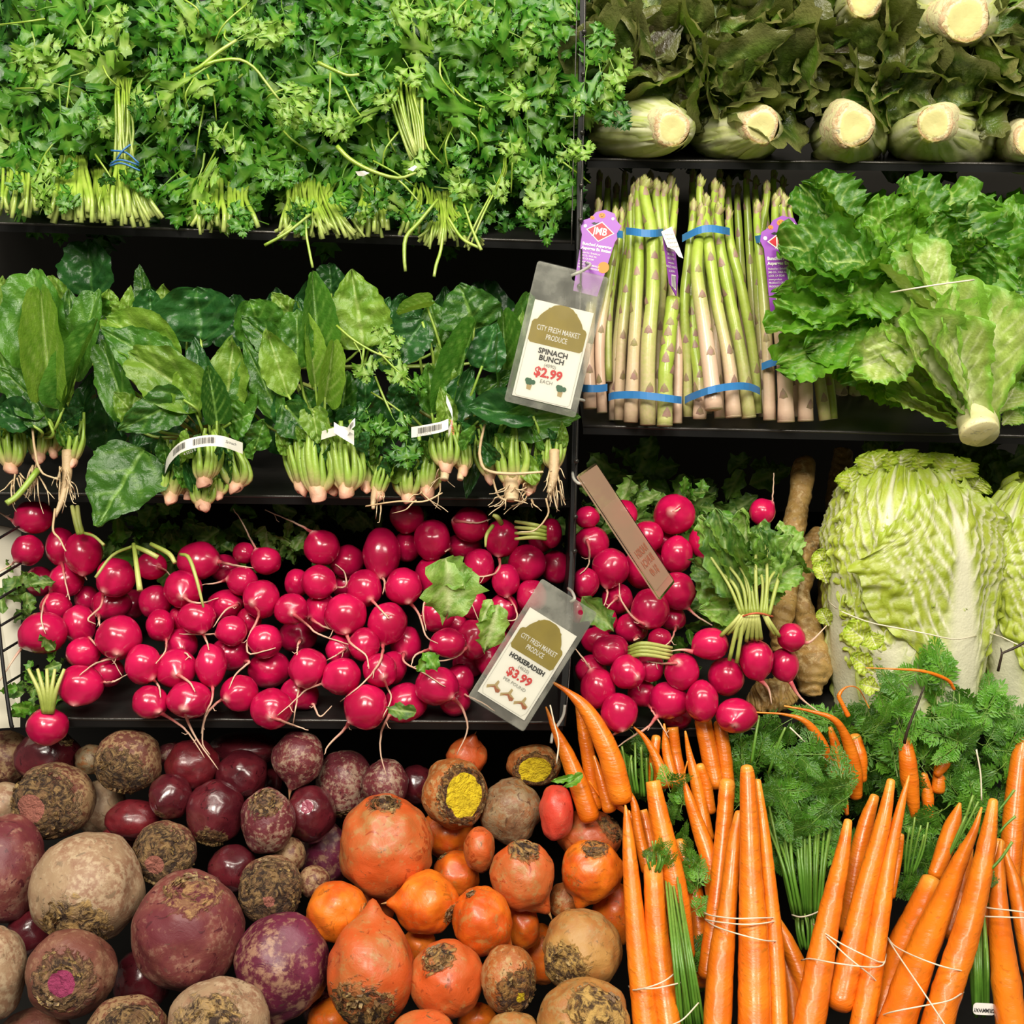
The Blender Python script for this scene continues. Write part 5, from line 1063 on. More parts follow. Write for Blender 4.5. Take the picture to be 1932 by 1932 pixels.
# purple paper labels on the asparagus
m_purple = plain('purple_label_paper', (.28, .055, .42), .4)
m_red = plain('red_print', (.62, .03, .05), .5)
m_wht = plain('white_print', (.80, .78, .74), .5)
m_orange = plain('orange_print', (.85, .22, .015), .5)
m_ink = plain('black_print', (.018, .018, .018), .5)
m_grey = plain('grey_print', (.32, .31, .28), .5)
m_card = plain('white_card', (.88, .86, .80), .5)
m_redtx = plain('price_red_print', (.66, .05, .05), .5)
m_ochre = plain('ochre_print', (.34, .26, .035), .5, bumps=(60, .02))
def text(parent, s, M, size, mat, bold=0., name='lettering', ax='CENTER', sx=1.):
    c = bpy.data.curves.new('txt', 'FONT'); c.body = s; c.size = size; c.align_x = ax; c.align_y = 'CENTER'; c.offset = bold; c.resolution_u = 2
    o = bpy.data.objects.new('txt', c); me = bpy.data.meshes.new_from_object(o); bpy.data.objects.remove(o); bpy.data.curves.remove(c)
    for v in me.vertices: v.co.x *= sx
    return link(name, me, mat, parent, M)
def poly(parent, pts, M, mat, name, z=0., th=.0):
    n = len(pts); mb = MB()
    vs = [M @ Vector((x, y, z)) for x, y in pts]
    if th:
        vs += [M @ Vector((x, y, z - th)) for x, y in pts]
        mb.add(vs, [tuple(range(n)), tuple(range(2 * n - 1, n - 1, -1))] + [(i, i + n, (i + 1) % n + n, (i + 1) % n) for i in range(n)])
    else: mb.add(vs, [tuple(range(n))])
    return mb.obj(name, mat, parent, smooth=False)
def disc(x, y, r, n=14, sy=1.): return [(x + r * cos(2 * pi * k / n), y + r * sy * sin(2 * pi * k / n)) for k in range(n)]
def tagframe(px, py, D, ang, yaw=0., pitch=0.):
    """local x right, y up, z to the camera; unit = pixels at depth D"""
    B = Matrix((RT, UP, -FW)).transposed().to_4x4()
    k = D / FPX
    return Matrix.Translation(P(px, py, D)) @ B @ Matrix.Rotation(-ang, 4, 'Z') @ Matrix.Rotation(yaw, 4, 'Y') @ Matrix.Rotation(pitch, 4, 'X') @ Matrix.Scale(k, 4)
def asp_label(parent, M, full=True, bar=True):
    out = [(-30, -105), (36, -110), (52, 40), (56, 48), (52, 62), (60, 82), (44, 96), (36, 112), (8, 118), (-14, 108), (-24, 92), (-42, 82), (-46, 62), (-38, 44)]
    poly(parent, out, M, m_purple, 'label', 0, 1.5)
    def put(n, pts, m, z=.6): poly(parent, pts, M, m, n, z)
    put('emblem', [(-30, 60), (8, 86), (46, 60), (8, 32)], m_wht); put('emblem', [(-26, 60), (8, 83), (42, 60), (8, 35)], m_red, .9)
    text(parent, 'JMB', M @ Matrix.Translation((8, 59, 1.3)), 27, m_wht, .6, sx=.85)
    for x, y, r in ((4, 102, 9), (-20, 92, 6)):
        put('pumpkin_print', disc(x, y, r, 14, .8), m_orange)
        for dx in (-.4, .4): put('pumpkin_print', [(x + dx * r - r * .18, y + r * .1), (x + dx * r + r * .18, y + r * .1), (x + dx * r, y + r * .4)], m_ink, .9)
        put('pumpkin_print', [(x - r * .5, y - r * .15), (x, y - r * .3), (x + r * .5, y - r * .15), (x, y - r * .55)], m_ink, .9)
    put('ghost_print', disc(-34, 68, 4.5), m_wht); put('ghost_print', disc(34, 98, 4), m_wht)
    put('bat_print', [(-20, 78), (-12, 82), (-8, 80), (0, 84), (-6, 76), (-14, 75)], m_ink)
    text(parent, 'Bunched Asparagus', M @ Matrix.Translation((-32, 22, .8)), 10.5, m_wht, .35, ax='LEFT', sx=.95)
    text(parent, 'Asperges En Bottes', M @ Matrix.Translation((-32, 11, .8)), 10.5, m_wht, .35, ax='LEFT', sx=.95)
    for k, s in enumerate(('Packed by / Emballé par', 'JMB CO., VALE, ILL.', 'LODI, CA 95240', 'www.produce', 'PRODUCT OF MEXICO', 'PRODUIT DU MEXIQUE')):
        text(parent, s, M @ Matrix.Translation((-31, -1 - k * 8, .8)), 6.4, m_wht, .05, ax='LEFT', sx=.85)
    put('round_sticker', disc(36, -32, 15, 20), m_orange)
    if bar:
        put('barcode', [(-18, -102), (34, -104), (38, -58), (-16, -54)], m_wht)
        rr = random.Random(3); x = -15
        while x < 33:
            w_ = rr.uniform(.6, 2.4); put('barcode', [(x, -98), (x + w_, -98), (x + w_ + 1.5, -58), (x + 1.5, -58)], m_ink, .9); x += w_ + rr.uniform(.8, 2)
L1 = thing('asparagus_label', P(1468, 470, 1.165), 'purple paper label with red diamond emblem and barcode, beside the curly lettuce', 'label', 'purple asparagus labels')
asp_label(L1, tagframe(1474, 506, 1.163, radians(-3), .15) @ Matrix.Scale(.84, 4))
L0 = thing('asparagus_label', P(1130, 450, 1.19), 'purple paper label with orange sticker, next to the divider post', 'label', 'purple asparagus labels')
asp_label(L0, tagframe(1118, 478, 1.187, radians(12), -.2) @ Matrix.Scale(.72, 4), bar=False)
L2 = thing('asparagus_label', P(1265, 480, 1.18), 'folded narrow purple label with a torn white flap, on the first full bundle', 'label', 'purple asparagus labels')
M = tagframe(1266, 500, 1.176, radians(-4), .9)
poly(L2, [(-22, 58), (18, 60), (24, -20), (12, -58), (-10, -36)], M, m_purple, 'label', 0, 1.5)
for k, s in enumerate(('DISTRIBUTED BY', 'JMB CO., LODI', 'LODI, CA 95240', 'www.produce', 'PRODUCT OF MEXICO', 'ALL GROWN')):
    text(L2, s, M @ Matrix.Translation((0, 28 - k * 8, .8)), 6, m_wht, .05, sx=.6)
poly(L2, [(-2, -18), (14, -18), (10, -48), (-4, -40)], M, m_wht, 'barcode', .7)
for k in range(5): poly(L2, [(-1 + k * 3, -20), (.4 + k * 3, -20), (-.4 + k * 3, -44), (-1.6 + k * 3, -43)], M, m_ink, 'barcode', 1.0)
M = tagframe(1262, 458, 1.166, radians(-8), .2)
poly(L2, [(-12, 22), (10, 30), (20, -14), (24, -32), (16, -28), (8, -14), (-4, -8)], M, m_wht, 'torn_flap', 0, 1.)
for k in range(4): text(L2, 'Asperges', M @ Matrix.Translation((3 + k * 2, 16 - k * 8, .5)), 5, m_grey, 0)

# ---------------------------------------------------------------- curly green lettuce
m_let = leafmat('curly_lettuce_leaf', (.085, .27, .010), (.16, .38, .025), (.36, .52, .12), .34, .45, .30, 50, c3=(.05, .20, .012))
m_letp = leafmat('pale_lettuce_leaf', (.38, .52, .10), (.50, .62, .17), (.70, .74, .42), .36, .6, .25, 60, edge=(.20, .42, .04))
m_cutd = rootmat('cut_lettuce_core', (.80, .74, .42), (.74, .68, .34), (.82, .78, .55), (.5, .3, .14), (.7, .5, .3), (.72, .66, .28), .4, .45, .3, 20)
m_butt = skinmat('lettuce_stump', (.64, .62, .30), (.80, .76, .52), .45, 40, .3)
LET = [leafm('curly_leaf', 40 + k, o_curl, 50, 13, [.5, .9, .2, -.4, .7, 1.1][k], .25, .062, [5, 4, 6, 5, 4, 5][k], .02, 7, .05, .045, .06, .14, rib0=1.2) for k in range(6)]
LETP = [leafm('lettuce_leaf', 50 + k, o_strap, 40, 12, [.35, .6, .2, .5][k], .35, .028, 4, .028, 8, .13, .045, .05, .07, rib0=1.5) for k in range(4)]
GL1 = thing('green_leaf_lettuce', P(1842, 812, 1.13), 'big curly green leaf lettuce with pale ribs and its cut stump toward the viewer', 'lettuce', 'green leaf lettuces')
rr = random.Random(11)
def lf(parent, lst, meshes, mat, seed=0, rolls=(-.4, .4), name='leaf'):
    r2 = random.Random(seed)
    for k, e in enumerate(lst):
        bx, by, bD, tx, ty, tD, w = e[:7]; roll = e[7] if len(e) > 7 else r2.uniform(*rolls)
        mi = e[8] if len(e) > 8 else (k + seed) % len(meshes)
        b, tp = P(bx, by, bD), P(tx, ty, tD)
        place(name, meshes[mi], mat, b, tp, S(w, (bD + tD) / 2), roll, parent)
lf(GL1, [  # outer curly leaves
 (1600, 470, 1.17, 1545, 326, 1.165, 105, .5, 2), (1640, 500, 1.17, 1510, 350, 1.16, 80, -.5, 0), (1660, 530, 1.165, 1478, 455, 1.145, 120, .2, 1), (1680, 520, 1.16, 1550, 480, 1.135, 110, .5, 4),
 (1670, 590, 1.17, 1452, 560, 1.14, 100, .0, 3), (1660, 590, 1.16, 1446, 615, 1.14, 90, .4, 0), (1680, 600, 1.17, 1478, 680, 1.14, 120, .1, 5), (1660, 580, 1.165, 1530, 660, 1.135, 90, -.3, 1),
 (1700, 600, 1.17, 1585, 715, 1.15, 90, .3, 4), (1700, 520, 1.17, 1600, 560, 1.13, 120, -.3, 2), (1720, 470, 1.18, 1640, 400, 1.15, 110, .2, 1), (1740, 480, 1.185, 1722, 335, 1.17, 110, .5, 5), (1750, 470, 1.18, 1670, 420, 1.15, 90, -.2, 0),
 (1780, 500, 1.19, 1800, 345, 1.19, 150, 0, 1), (1800, 520, 1.18, 1840, 385, 1.165, 140, .4, 4), (1810, 540, 1.19, 1900, 400, 1.18, 140, -.3, 0), (1780, 500, 1.17, 1760, 400, 1.15, 110, .3, 3),
 (1800, 560, 1.18, 1890, 470, 1.15, 130, .3, 2), (1830, 600, 1.18, 1925, 520, 1.16, 110, 0, 5), (1840, 620, 1.19, 1935, 590, 1.17, 100, 0, 1), (1750, 520, 1.165, 1690, 470, 1.13, 120, .2, 5), (1790, 520, 1.16, 1850, 440, 1.14, 100, .5, 3),
 (1620, 700, 1.19, 1600, 600, 1.19, 90, .3, 2), (1730, 760, 1.18, 1610, 700, 1.17, 100, .2, 0), (1580, 520, 1.19, 1540, 400, 1.17, 90, -.3, 3), (1560, 640, 1.18, 1500, 560, 1.15, 90, .3, 4), (1590, 600, 1.17, 1500, 500, 1.14, 90, .5, 5)], LET, m_let, 1)
lf(GL1, [  # pale inner and outer wrapper leaves from the stump
 (1836, 800, 1.16, 1650, 560, 1.15, 130, .2, 0), (1838, 800, 1.155, 1740, 540, 1.14, 150, .15, 1), (1840, 800, 1.145, 1700, 600, 1.115, 130, .2, 2), (1842, 805, 1.15, 1820, 540, 1.14, 150, 0, 3),
 (1845, 805, 1.14, 1885, 560, 1.12, 150, -.25, 1), (1848, 805, 1.155, 1925, 600, 1.15, 110, -.4, 0), (1834, 806, 1.155, 1640, 650, 1.14, 110, .4, 2), (1842, 790, 1.13, 1790, 600, 1.105, 110, .05, 3),
 (1830, 812, 1.16, 1690, 720, 1.15, 100, .5, 1), (1790, 620, 1.13, 1715, 455, 1.135, 90, .4, 0), (1800, 620, 1.125, 1650, 500, 1.14, 70, .6, 2)], LETP, m_letp, 2)
lf(GL1, [(1820, 812, 1.16, 1680, 735, 1.14, 70, .3, 1), (1880, 780, 1.15, 1925, 720, 1.16, 60, 0, 0), (1890, 800, 1.16, 1920, 770, 1.165, 50, 0, 2), (1760, 640, 1.12, 1600, 700, 1.125, 110, .1, 3)], LET, m_letp, 3)
mb = MB(); pxtube(mb, [(1836, 740, 1.15, 26), (1840, 780, 1.142, 36), (1846, 802, 1.128, 37), (1848, 816, 1.121, 36)], 14, 24, 1, 0); mb.obj('stump', m_butt, GL1)
mb = MB(); nn = (-FW * .55 - UP * .8 + RT * .1).normalized(); cc = P(1848, 817, 1.119); xx = nn.orthogonal().normalized(); yy = nn.cross(xx)
tube(mb, [cc - nn * .006, cc, cc + nn * .0012, cc + nn * .0016], [S(36, 1.11), S(37, 1.11), S(35, 1.11), S(14, 1.11)], 26, [0, .4, 0, 0]); mb.obj('cut_face', m_cutd, GL1)
band(GL1, [(1680, 552, 1.11), (1720, 545, 1.088), (1770, 537, 1.085), (1838, 528, 1.10)], 1.6)
GL2 = thing('green_leaf_lettuce', P(1935, 520, 1.22), 'second curly green lettuce cut by the right frame edge', 'lettuce', 'green leaf lettuces')
lf(GL2, [(1950, 620, 1.22, 1900, 380, 1.215, 120), (1960, 560, 1.22, 1935, 370, 1.21, 120), (1960, 640, 1.22, 1915, 480, 1.19, 110), (1960, 740, 1.20, 1915, 620, 1.19, 90), (1960, 800, 1.2, 1920, 700, 1.19, 90)], LET, m_let, 4)
GL3 = thing('green_leaf_lettuce', P(1700, 600, 1.30), 'shaded curly lettuce at the back of the shelf, behind the big one', 'lettuce', 'green leaf lettuces')
lf(GL3, [(1640 + k * 40, 560, 1.30, 1600 + k * 48, 370 + 20 * (k % 2), 1.29, 130) for k in range(7)] + [(1700, 700, 1.29, 1560, 600, 1.27, 120)], LET, m_let, 5)
# ---------------------------------------------------------------- napa cabbages
m_napa = leafmat('napa_leaf', (.40, .50, .035), (.52, .60, .075), (.74, .72, .52), .36, .40, .15, 70, fine=420, edge=(.36, .50, .03))
def napa_vein(s, a, t, w, seed):
    """white midrib that fans into branches; returns 0..1"""
    mid = exp(-(s * w / (.34 * (1 - t) ** 1.3 + .025)) ** 4)
    br = 0.
    for k in range(7):
        t0 = .10 + .115 * k; c = (t - t0) - (.75 - .02 * k) * (a * w) ** 1.15 * 1.5 - .02 * N3(a * 4, k, seed)
        br = max(br, exp(-(c / (.013 * (1.35 - a))) ** 2) * (1 - sm(.85, 1, a)))
    fine = noise.noise(Vector((s * w * 13 + .8 * N3(t * 9, s * 5, 3), t * 17, seed)))
    br = max(br, .40 * exp(-(fine / .07) ** 2))
    return max(mid, br), mid, fine
def napa_leaf(parent, c, rx, H, prof, phi0, span, off, seed, flare=.0, t1=1., curl=.0, ns=84, nt=110, nm='leaf', depth=.85, topr=.0):
    mb = MB(); vs = []; at = []; bt = []
    for i in range(nt + 1):
        t = i / nt
        for j in range(ns + 1):
            s = j / ns * 2 - 1; a = abs(s)
            edge = 1 + .05 * N3(t * 7, (1 if s > 0 else -1) * 3, seed) * 2
            w = span(t) * edge; v, mid, fine = napa_vein(s, a, t, span(t) / 1.2, seed)
            ph = phi0 + s * w
            tt = t * t1 * (1 - .0 * a); tt -= topr * a * a * sm(.55, 1, t) * t1
            r = prof(min(1, tt)) + off + flare * a ** 2.5 * sm(.25, .8, t)
            r += .0008 + .0016 * (br_ if (br_ := (v if v > .45 else 0)) else 0) * (1 - mid) + .004 * mid * (1 - t) + .0062 * abs(fine) * (1 - mid) + .004 * N3(s * 4, t * 5, seed) * (1 - mid)
            r += (.0035 * a ** 8 * sin(t * 60 + 5 * N3(t * 9, seed)) + .003 * a ** 4 * N3(t * 26, s * 3, seed) - .004 * a ** 6) * sm(.2, .4, t)
            top = sm(.86, 1, t); r += top * (.003 * sin(s * 26 + seed) + .004 * N3(s * 9, seed, 2)) - top * curl
            vs.append(c + RT * sin(ph) * r + Vector((0, -1, 0)) * cos(ph) * r * depth + UP * (tt * H + top * .010 * N3(s * 14, 7, seed)))
            at.append(min(1, v)); bt.append(max(a ** 3 * .55, sm(.7, 1.1, t) * .8))
    fs = [(i * (ns + 1) + j, i * (ns + 1) + j + 1, (i + 1) * (ns + 1) + j + 1, (i + 1) * (ns + 1) + j) for i in range(nt) for j in range(ns)]
    mb.add(vs, fs, at, bt); return mb.obj(nm, m_napa, parent)
def napa(label, cx, cy0, cy1, rpx, D, seed, leaves):
    c = P(cx, cy0, D); top = P(cx, cy1, D); H = (top - c).length; R0 = S(rpx, D)
    t = thing('napa_cabbage', c, label, 'cabbage', 'napa cabbages')
    prof = lambda q: R0 * (.84 + .16 * sm(-.05, .38, q)) * (1 - .10 * sm(.65, .85, q)) * sqrt(max(.004, 1 - (max(0, q - .66) / .345) ** 3.4))
    napa_leaf(t, c, R0, H, prof, 0.1, lambda q: pi * .98, -.006, seed + 9, nm='heart', ns=130, t1=.97)
    for k, (ph, sp, off, fl, t1, curl, tr) in enumerate(leaves):
        napa_leaf(t, c, R0, H, prof, ph, sp, off, seed + k, fl, t1, curl, topr=tr)
    return t, c, H, R0, prof
NA, c, H, R0, prof = napa('whole napa cabbage with crinkled yellow-green leaves and broad white ribs', 1706, 1345, 856, 144, 1.22, 3, [
 (-1.15, lambda q: .62 + .35 * sm(.1, .6, q), .001, .004, .97, .004, .12),
 (-.25, lambda q: .50 + .30 * sm(.15, .6, q), .004, .002, .55, -.002, .10),
 (.42, lambda q: .30 + .78 * sm(.22, .62, q) - .18 * sm(.8, 1, q), .010, .022, .94, .002, .16),
 (-.45, lambda q: .40 + .42 * sm(.2, .7, q), .0035, .004, .985, .002, .10),
 (1.35, lambda q: .45 + .35 * sm(.2, .7, q), .002, .006, .95, .0, .10)])
band(NA, [(1562, 1134, 1.20), (1585, 1152, 1.15), (1640, 1174, 1.118), (1700, 1186, 1.10), (1750, 1196, 1.095), (1800, 1206, 1.11), (1842, 1200, 1.16)], 1.3)
rr = random.Random(21)
for (x, y, tx, ty, wd, D) in ((1640, 1215, 1600, 1180, 50, 1.125), (1650, 1270, 1605, 1235, 40, 1.12), (1660, 1300, 1620, 1290, 36, 1.12), (1640, 1190, 1655, 1225, 40, 1.12), (1560, 1100, 1545, 1060, 34, 1.20), (1565, 1180, 1548, 1150, 30, 1.20), (1565, 1070, 1540, 1040, 40, 1.21),
                             (1655, 905, 1646, 852, 80, 1.20), (1700, 900, 1700, 852, 100, 1.20), (1745, 900, 1752, 856, 90, 1.20), (1790, 910, 1805, 862, 90, 1.20), (1615, 930, 1600, 888, 70, 1.20), (1830, 930, 1850, 900, 60, 1.20)):
    place('leaf_frill', LET[rr.randrange(6)], m_napa, P(x, y, D + .004), P(tx, ty, D), S(wd, D), rr.uniform(-.3, .3), NA)
NB, *_ = napa('second napa cabbage cut by the right frame edge', 1978, 1350, 890, 134, 1.235, 31, [
 (-.9, lambda q: .55 + .3 * sm(.1, .6, q), .002, .004, .97, .004, .12), (-.1, lambda q: .42 + .5 * sm(.2, .6, q), .008, .012, .93, .002, .14)])
band(NB, [(1850, 1190, 1.20), (1885, 1200, 1.15), (1920, 1216, 1.13), (1950, 1226, 1.12)], 1.3)
mb = MB(); pxtube(mb, [(1883, 1266, 1.125, 3), (1890, 1236, 1.12, 2.6), (1892, 1232, 1.12, 2.2), (1915, 1222, 1.12, 3), (1940, 1208, 1.12, 3)], 10, 6); pxtube(mb, [(1891, 1236, 1.12, 2), (1888, 1222, 1.12, 1)], 3, 5)
reg(mb.obj('dead_twig', m_twig), 'dark forked dead twig stuck on the right napa cabbage', 'twig')
leafheap('dim leafy greens behind the tops of both napa cabbages', (1760, 850, 1930, 960), 26, 1.36, [m_rleaf], 15, (60, 110), 'greens', 'cabbage_greens', 'shaded cabbage greens')
leafheap('dark frilly leaf behind the top of the whole napa cabbage', (1660, 846, 1730, 880), 8, 1.33, [m_rleaf], 16, (40, 60), 'greens', 'cabbage_greens', 'shaded cabbage greens')
# ---------------------------------------------------------------- cut lettuce heads with dark frilly leaves (top right)
m_dlet = leafmat('dark_lettuce_leaf', (.036, .070, .008), (.12, .20, .022), (.26, .33, .08), .26, .9, .20, 30, edge=(.13, .14, .04), c3=(.075, .048, .024))
m_dlet2 = leafmat('dark_lettuce_leaf_green', (.075, .18, .015), (.20, .34, .04), (.34, .44, .13), .28, .8, .25, 30, edge=(.20, .20, .06))
m_head = leafmat('lettuce_heart_leaf', (.56, .68, .16), (.74, .78, .34), (.86, .84, .62), .40, .3, .25, 40, edge=(.28, .44, .06), fine=200)
m_core = skinmat('lettuce_core_side', (.78, .72, .50), (.72, .48, .32), .45, 50, .4)
m_dletd = leafmat('dark_lettuce_leaf_shaded', (.016, .032, .006), (.04, .07, .012), (.09, .12, .03), .3, .8, .15, 30)  # darker copy for the back leaves: shade of the gaps put into the colour
DLET = [leafm('frilly_leaf', 80 + k, o_curl, 34, 11, [.8, 1.6, .4, -.9, 2.2, .5][k], .45, .085, [2, 1.6, 2.4, 1.8, 2, 1.5][k], .02, 6, .035, .05, .03, .22, twist=[.5, -.9, 1.2, .3, -.4, -1.3][k]) for k in range(6)]
def head(label, cx, cy, r, bx, by, brx, bry, D, seed, group='cut lettuce heads'):
    """cut core disc at (cx,cy) radius r; head body centred at (bx,by)"""
    t = thing('cut_lettuce_head', P(cx, cy, D), label, 'lettuce', group); rr = random.Random(seed)
    d = (P(cx, cy, D) - P(bx, by, D + .05)).normalized()
    core = MB(); c = P(cx, cy, D); R = S(r, D); nrm = ((CAM - c).normalized() * .92 + RT * (.25 if cx > bx else -.1)).normalized()
    bk = P(bx, by, D + .09); n = 28; x = nrm.orthogonal().normalized(); y = nrm.cross(x)
    rings = [(0, 0, 1), (.55, 0, 1), (.95, 0, 1), (1.03, .0015, .6), (1.12, .007, 0), (1.25, .016, 0), (1.35, .03, 0)]
    vs = []; at = []; ct = []
    for (k, dd, cc) in rings:
        for j in range(n):
            a = 2 * pi * j / n; wob = 1 + .09 * N3(a * 1.3, seed, k) + .05 * sin(a * 3 + seed)
            o = c - nrm * dd + (bk - c) * (dd * 6 if dd > .01 else 0) * .6
            vs.append(o + (x * cos(a) + y * sin(a)) * R * k * wob - nrm * .001 * (k < .3)); at.append(0 if k < .9 else (.7 if k < 1.05 else .4)); ct.append(cc * (1 if k < .7 else .0))
    core.add(vs, [(i * n + j, i * n + (j + 1) % n, (i + 1) * n + (j + 1) % n, (i + 1) * n + j) for i in range(len(rings) - 1) for j in range(n)], at, ct)
    core.obj('cut_core', m_cutd, t)
    # overlapping wrapper leaves round the head, base at the core, running back
    it = dict(x=bx, y=by, rx=brx, ry=bry, D=D + .045)
    for k in range(9):
        a = 2 * pi * k / 9 + seed; ex = bx + brx * .95 * cos(a); ey = by + bry * .95 * sin(a)
        mb = MB(); nt, ns = 16, 12; vs = []; at = []; bt = []
        for i in range(nt + 1):
            u = i / nt
            for j in range(ns + 1):
                s = j / ns * 2 - 1; aa = a + s * (.62 - .1 * u) * (1 + .1 * N3(u * 4, s, k + seed))
                rx_ = lerp(r * 1.02, brx * (1.0 + .05 * (k % 3)), sm(0, 1, u ** .8)); ry_ = lerp(r * 1.02, bry * (1.0 + .05 * (k % 3)), sm(0, 1, u ** .8))
                X = lerp(cx, bx, sm(0, 1, u)) + rx_ * cos(aa); Y = lerp(cy, by, sm(0, 1, u)) + ry_ * sin(aa)
                dz = .002 + .10 * u ** 1.35 + .0014 * (k % 3) * (1 - u)
                wv = .004 * N3(s * 3, u * 4, k + seed) + .012 * u ** 3 * abs(s) * N3(u * 9, s * 4, k) 
                fr = .010 * sm(.7, 1, u) * sin(s * 12 + k)
                vs.append(P(X, Y, D + dz + wv + fr)); at.append(max(exp(-(s / (.28 * (1.3 - u))) ** 2) * .9, .5 * exp(-(((s * 3 + 9) % 1 - .5) / .12) ** 2) * (1 - u)) * (1 - .5 * u)); bt.append(max(0, u * 1.0 - .25) + .2 * abs(s) ** 3)
        mb.add(vs, [(i * (ns + 1) + j, i * (ns + 1) + j + 1, (i + 1) * (ns + 1) + j + 1, (i + 1) * (ns + 1) + j) for i in range(nt) for j in range(ns)], at, bt)
        mb.obj('wrapper_leaf', m_head, t)
    return t
def frills(parent, lst, seed, mats=(None,), D=1.22):
    rr = random.Random(seed)
    for k, (x, y, L, a) in enumerate(lst):
        a = radians(a); d = D + rr.uniform(-.012, .02)
        b = P(x - cos(a) * L * .5, y + sin(a) * L * .5, d + .015); e = P(x + cos(a) * L * .5, y - sin(a) * L * .5, d - .01)
        place('frilly_leaf', DLET[rr.randrange(6)], mats[rr.randrange(len(mats))], b, e, S(L * rr.uniform(.9, 1.4), d), rr.uniform(-.9, .9), parent)
heads = [('cut lettuce head in front row nearest the divider post, creamy wide butt', 1268, 242, 33, 1200, 238, 98, 62, 1.175),
 ('second front cut lettuce head from the divider, lime green wrapper leaves', 1437, 237, 33, 1385, 250, 84, 58, 1.18),
 ('third front cut lettuce head with a tiny brown speck on its core', 1611, 238, 38, 1600, 262, 72, 56, 1.18),
 ('fourth front cut lettuce head with peeling shoulders', 1764, 233, 33, 1780, 262, 100, 58, 1.18),
 ('fifth front lettuce head, cut by the right frame edge', 1944, 262, 30, 1935, 275, 62, 50, 1.20)]
for k, h in enumerate(heads):
    t = head(*h, seed=k * 3 + 1); cx = h[4]; rr = random.Random(k + 50)
    x0 = [1110, 1290, 1460, 1640, 1820][k]; x1 = x0 + [200, 190, 200, 200, 150][k]
    lst = []
    for j in range(13):
        lst.append((rr.uniform(x0, x1), rr.uniform(60, 180), rr.uniform(95, 165), rr.uniform(20, 160) if rr.random() < .7 else rr.uniform(0, 360)))
    lst += [(x0 + 12 + rr.uniform(0, 20), 190, 60, 200), (x1 + 4, 205, 60, -70)]
    frills(t, lst, k, (m_dlet, m_dlet, m_dlet2), 1.232)
for k, h in enumerate([('cut lettuce butt at the top edge above the third front head', 1632, -2, 34, 1640, 30, 76, 60, 1.19), ('large cut lettuce butt in the upper row at right', 1822, 34, 44, 1800, 20, 88, 72, 1.175),
                       ('upper row lettuce head mostly hidden, only pale ribs showing', 1415, -34, 30, 1440, 0, 60, 52, 1.20)]):
    t = head(*h, seed=k * 5 + 30); cx = [1640, 1800, 1430][k]; rr = random.Random(k + 80)
    frills(t, [(cx + rr.uniform(-130, 130), rr.uniform(-30, 60), rr.uniform(60, 110), rr.uniform(0, 360)) for j in range(11)], k + 9, (m_dlet, m_dlet2), 1.26)
t = thing('dark_lettuce_head', P(1200, 40, 1.25), 'dark frilly lettuce head lying in the top left corner of its shelf', 'lettuce')
rr = random.Random(77)
frills(t, [(rr.uniform(1110, 1400), rr.uniform(-20, 110), rr.uniform(70, 120), rr.uniform(0, 360)) for j in range(16)] + [(1120, 60, 110, 100)], 20, (m_dlet, m_dlet2), 1.25)
t = thing('dark_lettuce_head', P(1560, 100, 1.27), 'deep shade-darkened frilly lettuce leaves filling the back of the top right shelf', 'lettuce')
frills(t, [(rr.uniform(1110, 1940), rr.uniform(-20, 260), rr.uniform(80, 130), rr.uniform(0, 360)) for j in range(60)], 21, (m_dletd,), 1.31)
# ---------------------------------------------------------------- spinach
m_sp = leafmat('spinach_leaf', (.045, .155, .014), (.090, .25, .022), (.19, .36, .06), .27, .7, .22, 32, c3=(.026, .11, .014))
m_spl = leafmat('spinach_leaf_light', (.13, .28, .022), (.22, .38, .040), (.34, .47, .11), .30, .7, .26, 32)
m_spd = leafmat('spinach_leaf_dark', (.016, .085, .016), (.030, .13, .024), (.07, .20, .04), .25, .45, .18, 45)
m_sstem = skinmat('spinach_stalk', (.26, .42, .05), (.62, .50, .24), .35, 70, .2, c2=(.34, .48, .08))
m_crown = skinmat('spinach_crown', (.62, .42, .24), (.66, .34, .24), .5, 60, .5, c2=(.55, .48, .18))
m_sroot = skinmat('spinach_root', (.62, .44, .24), (.70, .56, .36), .55, 90, .4)
m_paper = plain('white_paper_band', (.78, .75, .68), .45)
SPI = [leafm('spinach_leaf', 10 + k, [o_spin, o_oval][k % 2], 30, 11, [.35, .7, .2, -.5, .9, .5][k], [.22, .3, .12, .3, .2, .5][k], .020, 3, .028, 3.6, .020, .085, .05, .13, cf=7, svs=.5, twist=[0, .3, -.3, 0, .5, -.2][k]) for k in range(6)]
SPF = [leafm('spinach_leaf', 20 + k, o_spin, 24, 8, [.4, .8][k], .1, .02, 3, .05, 6, .03, .02, .06, .06, fold=[.9, 1.2][k]) for k in range(2)]
m3 = dict(n=m_sp, l=m_spl, d=m_spd)
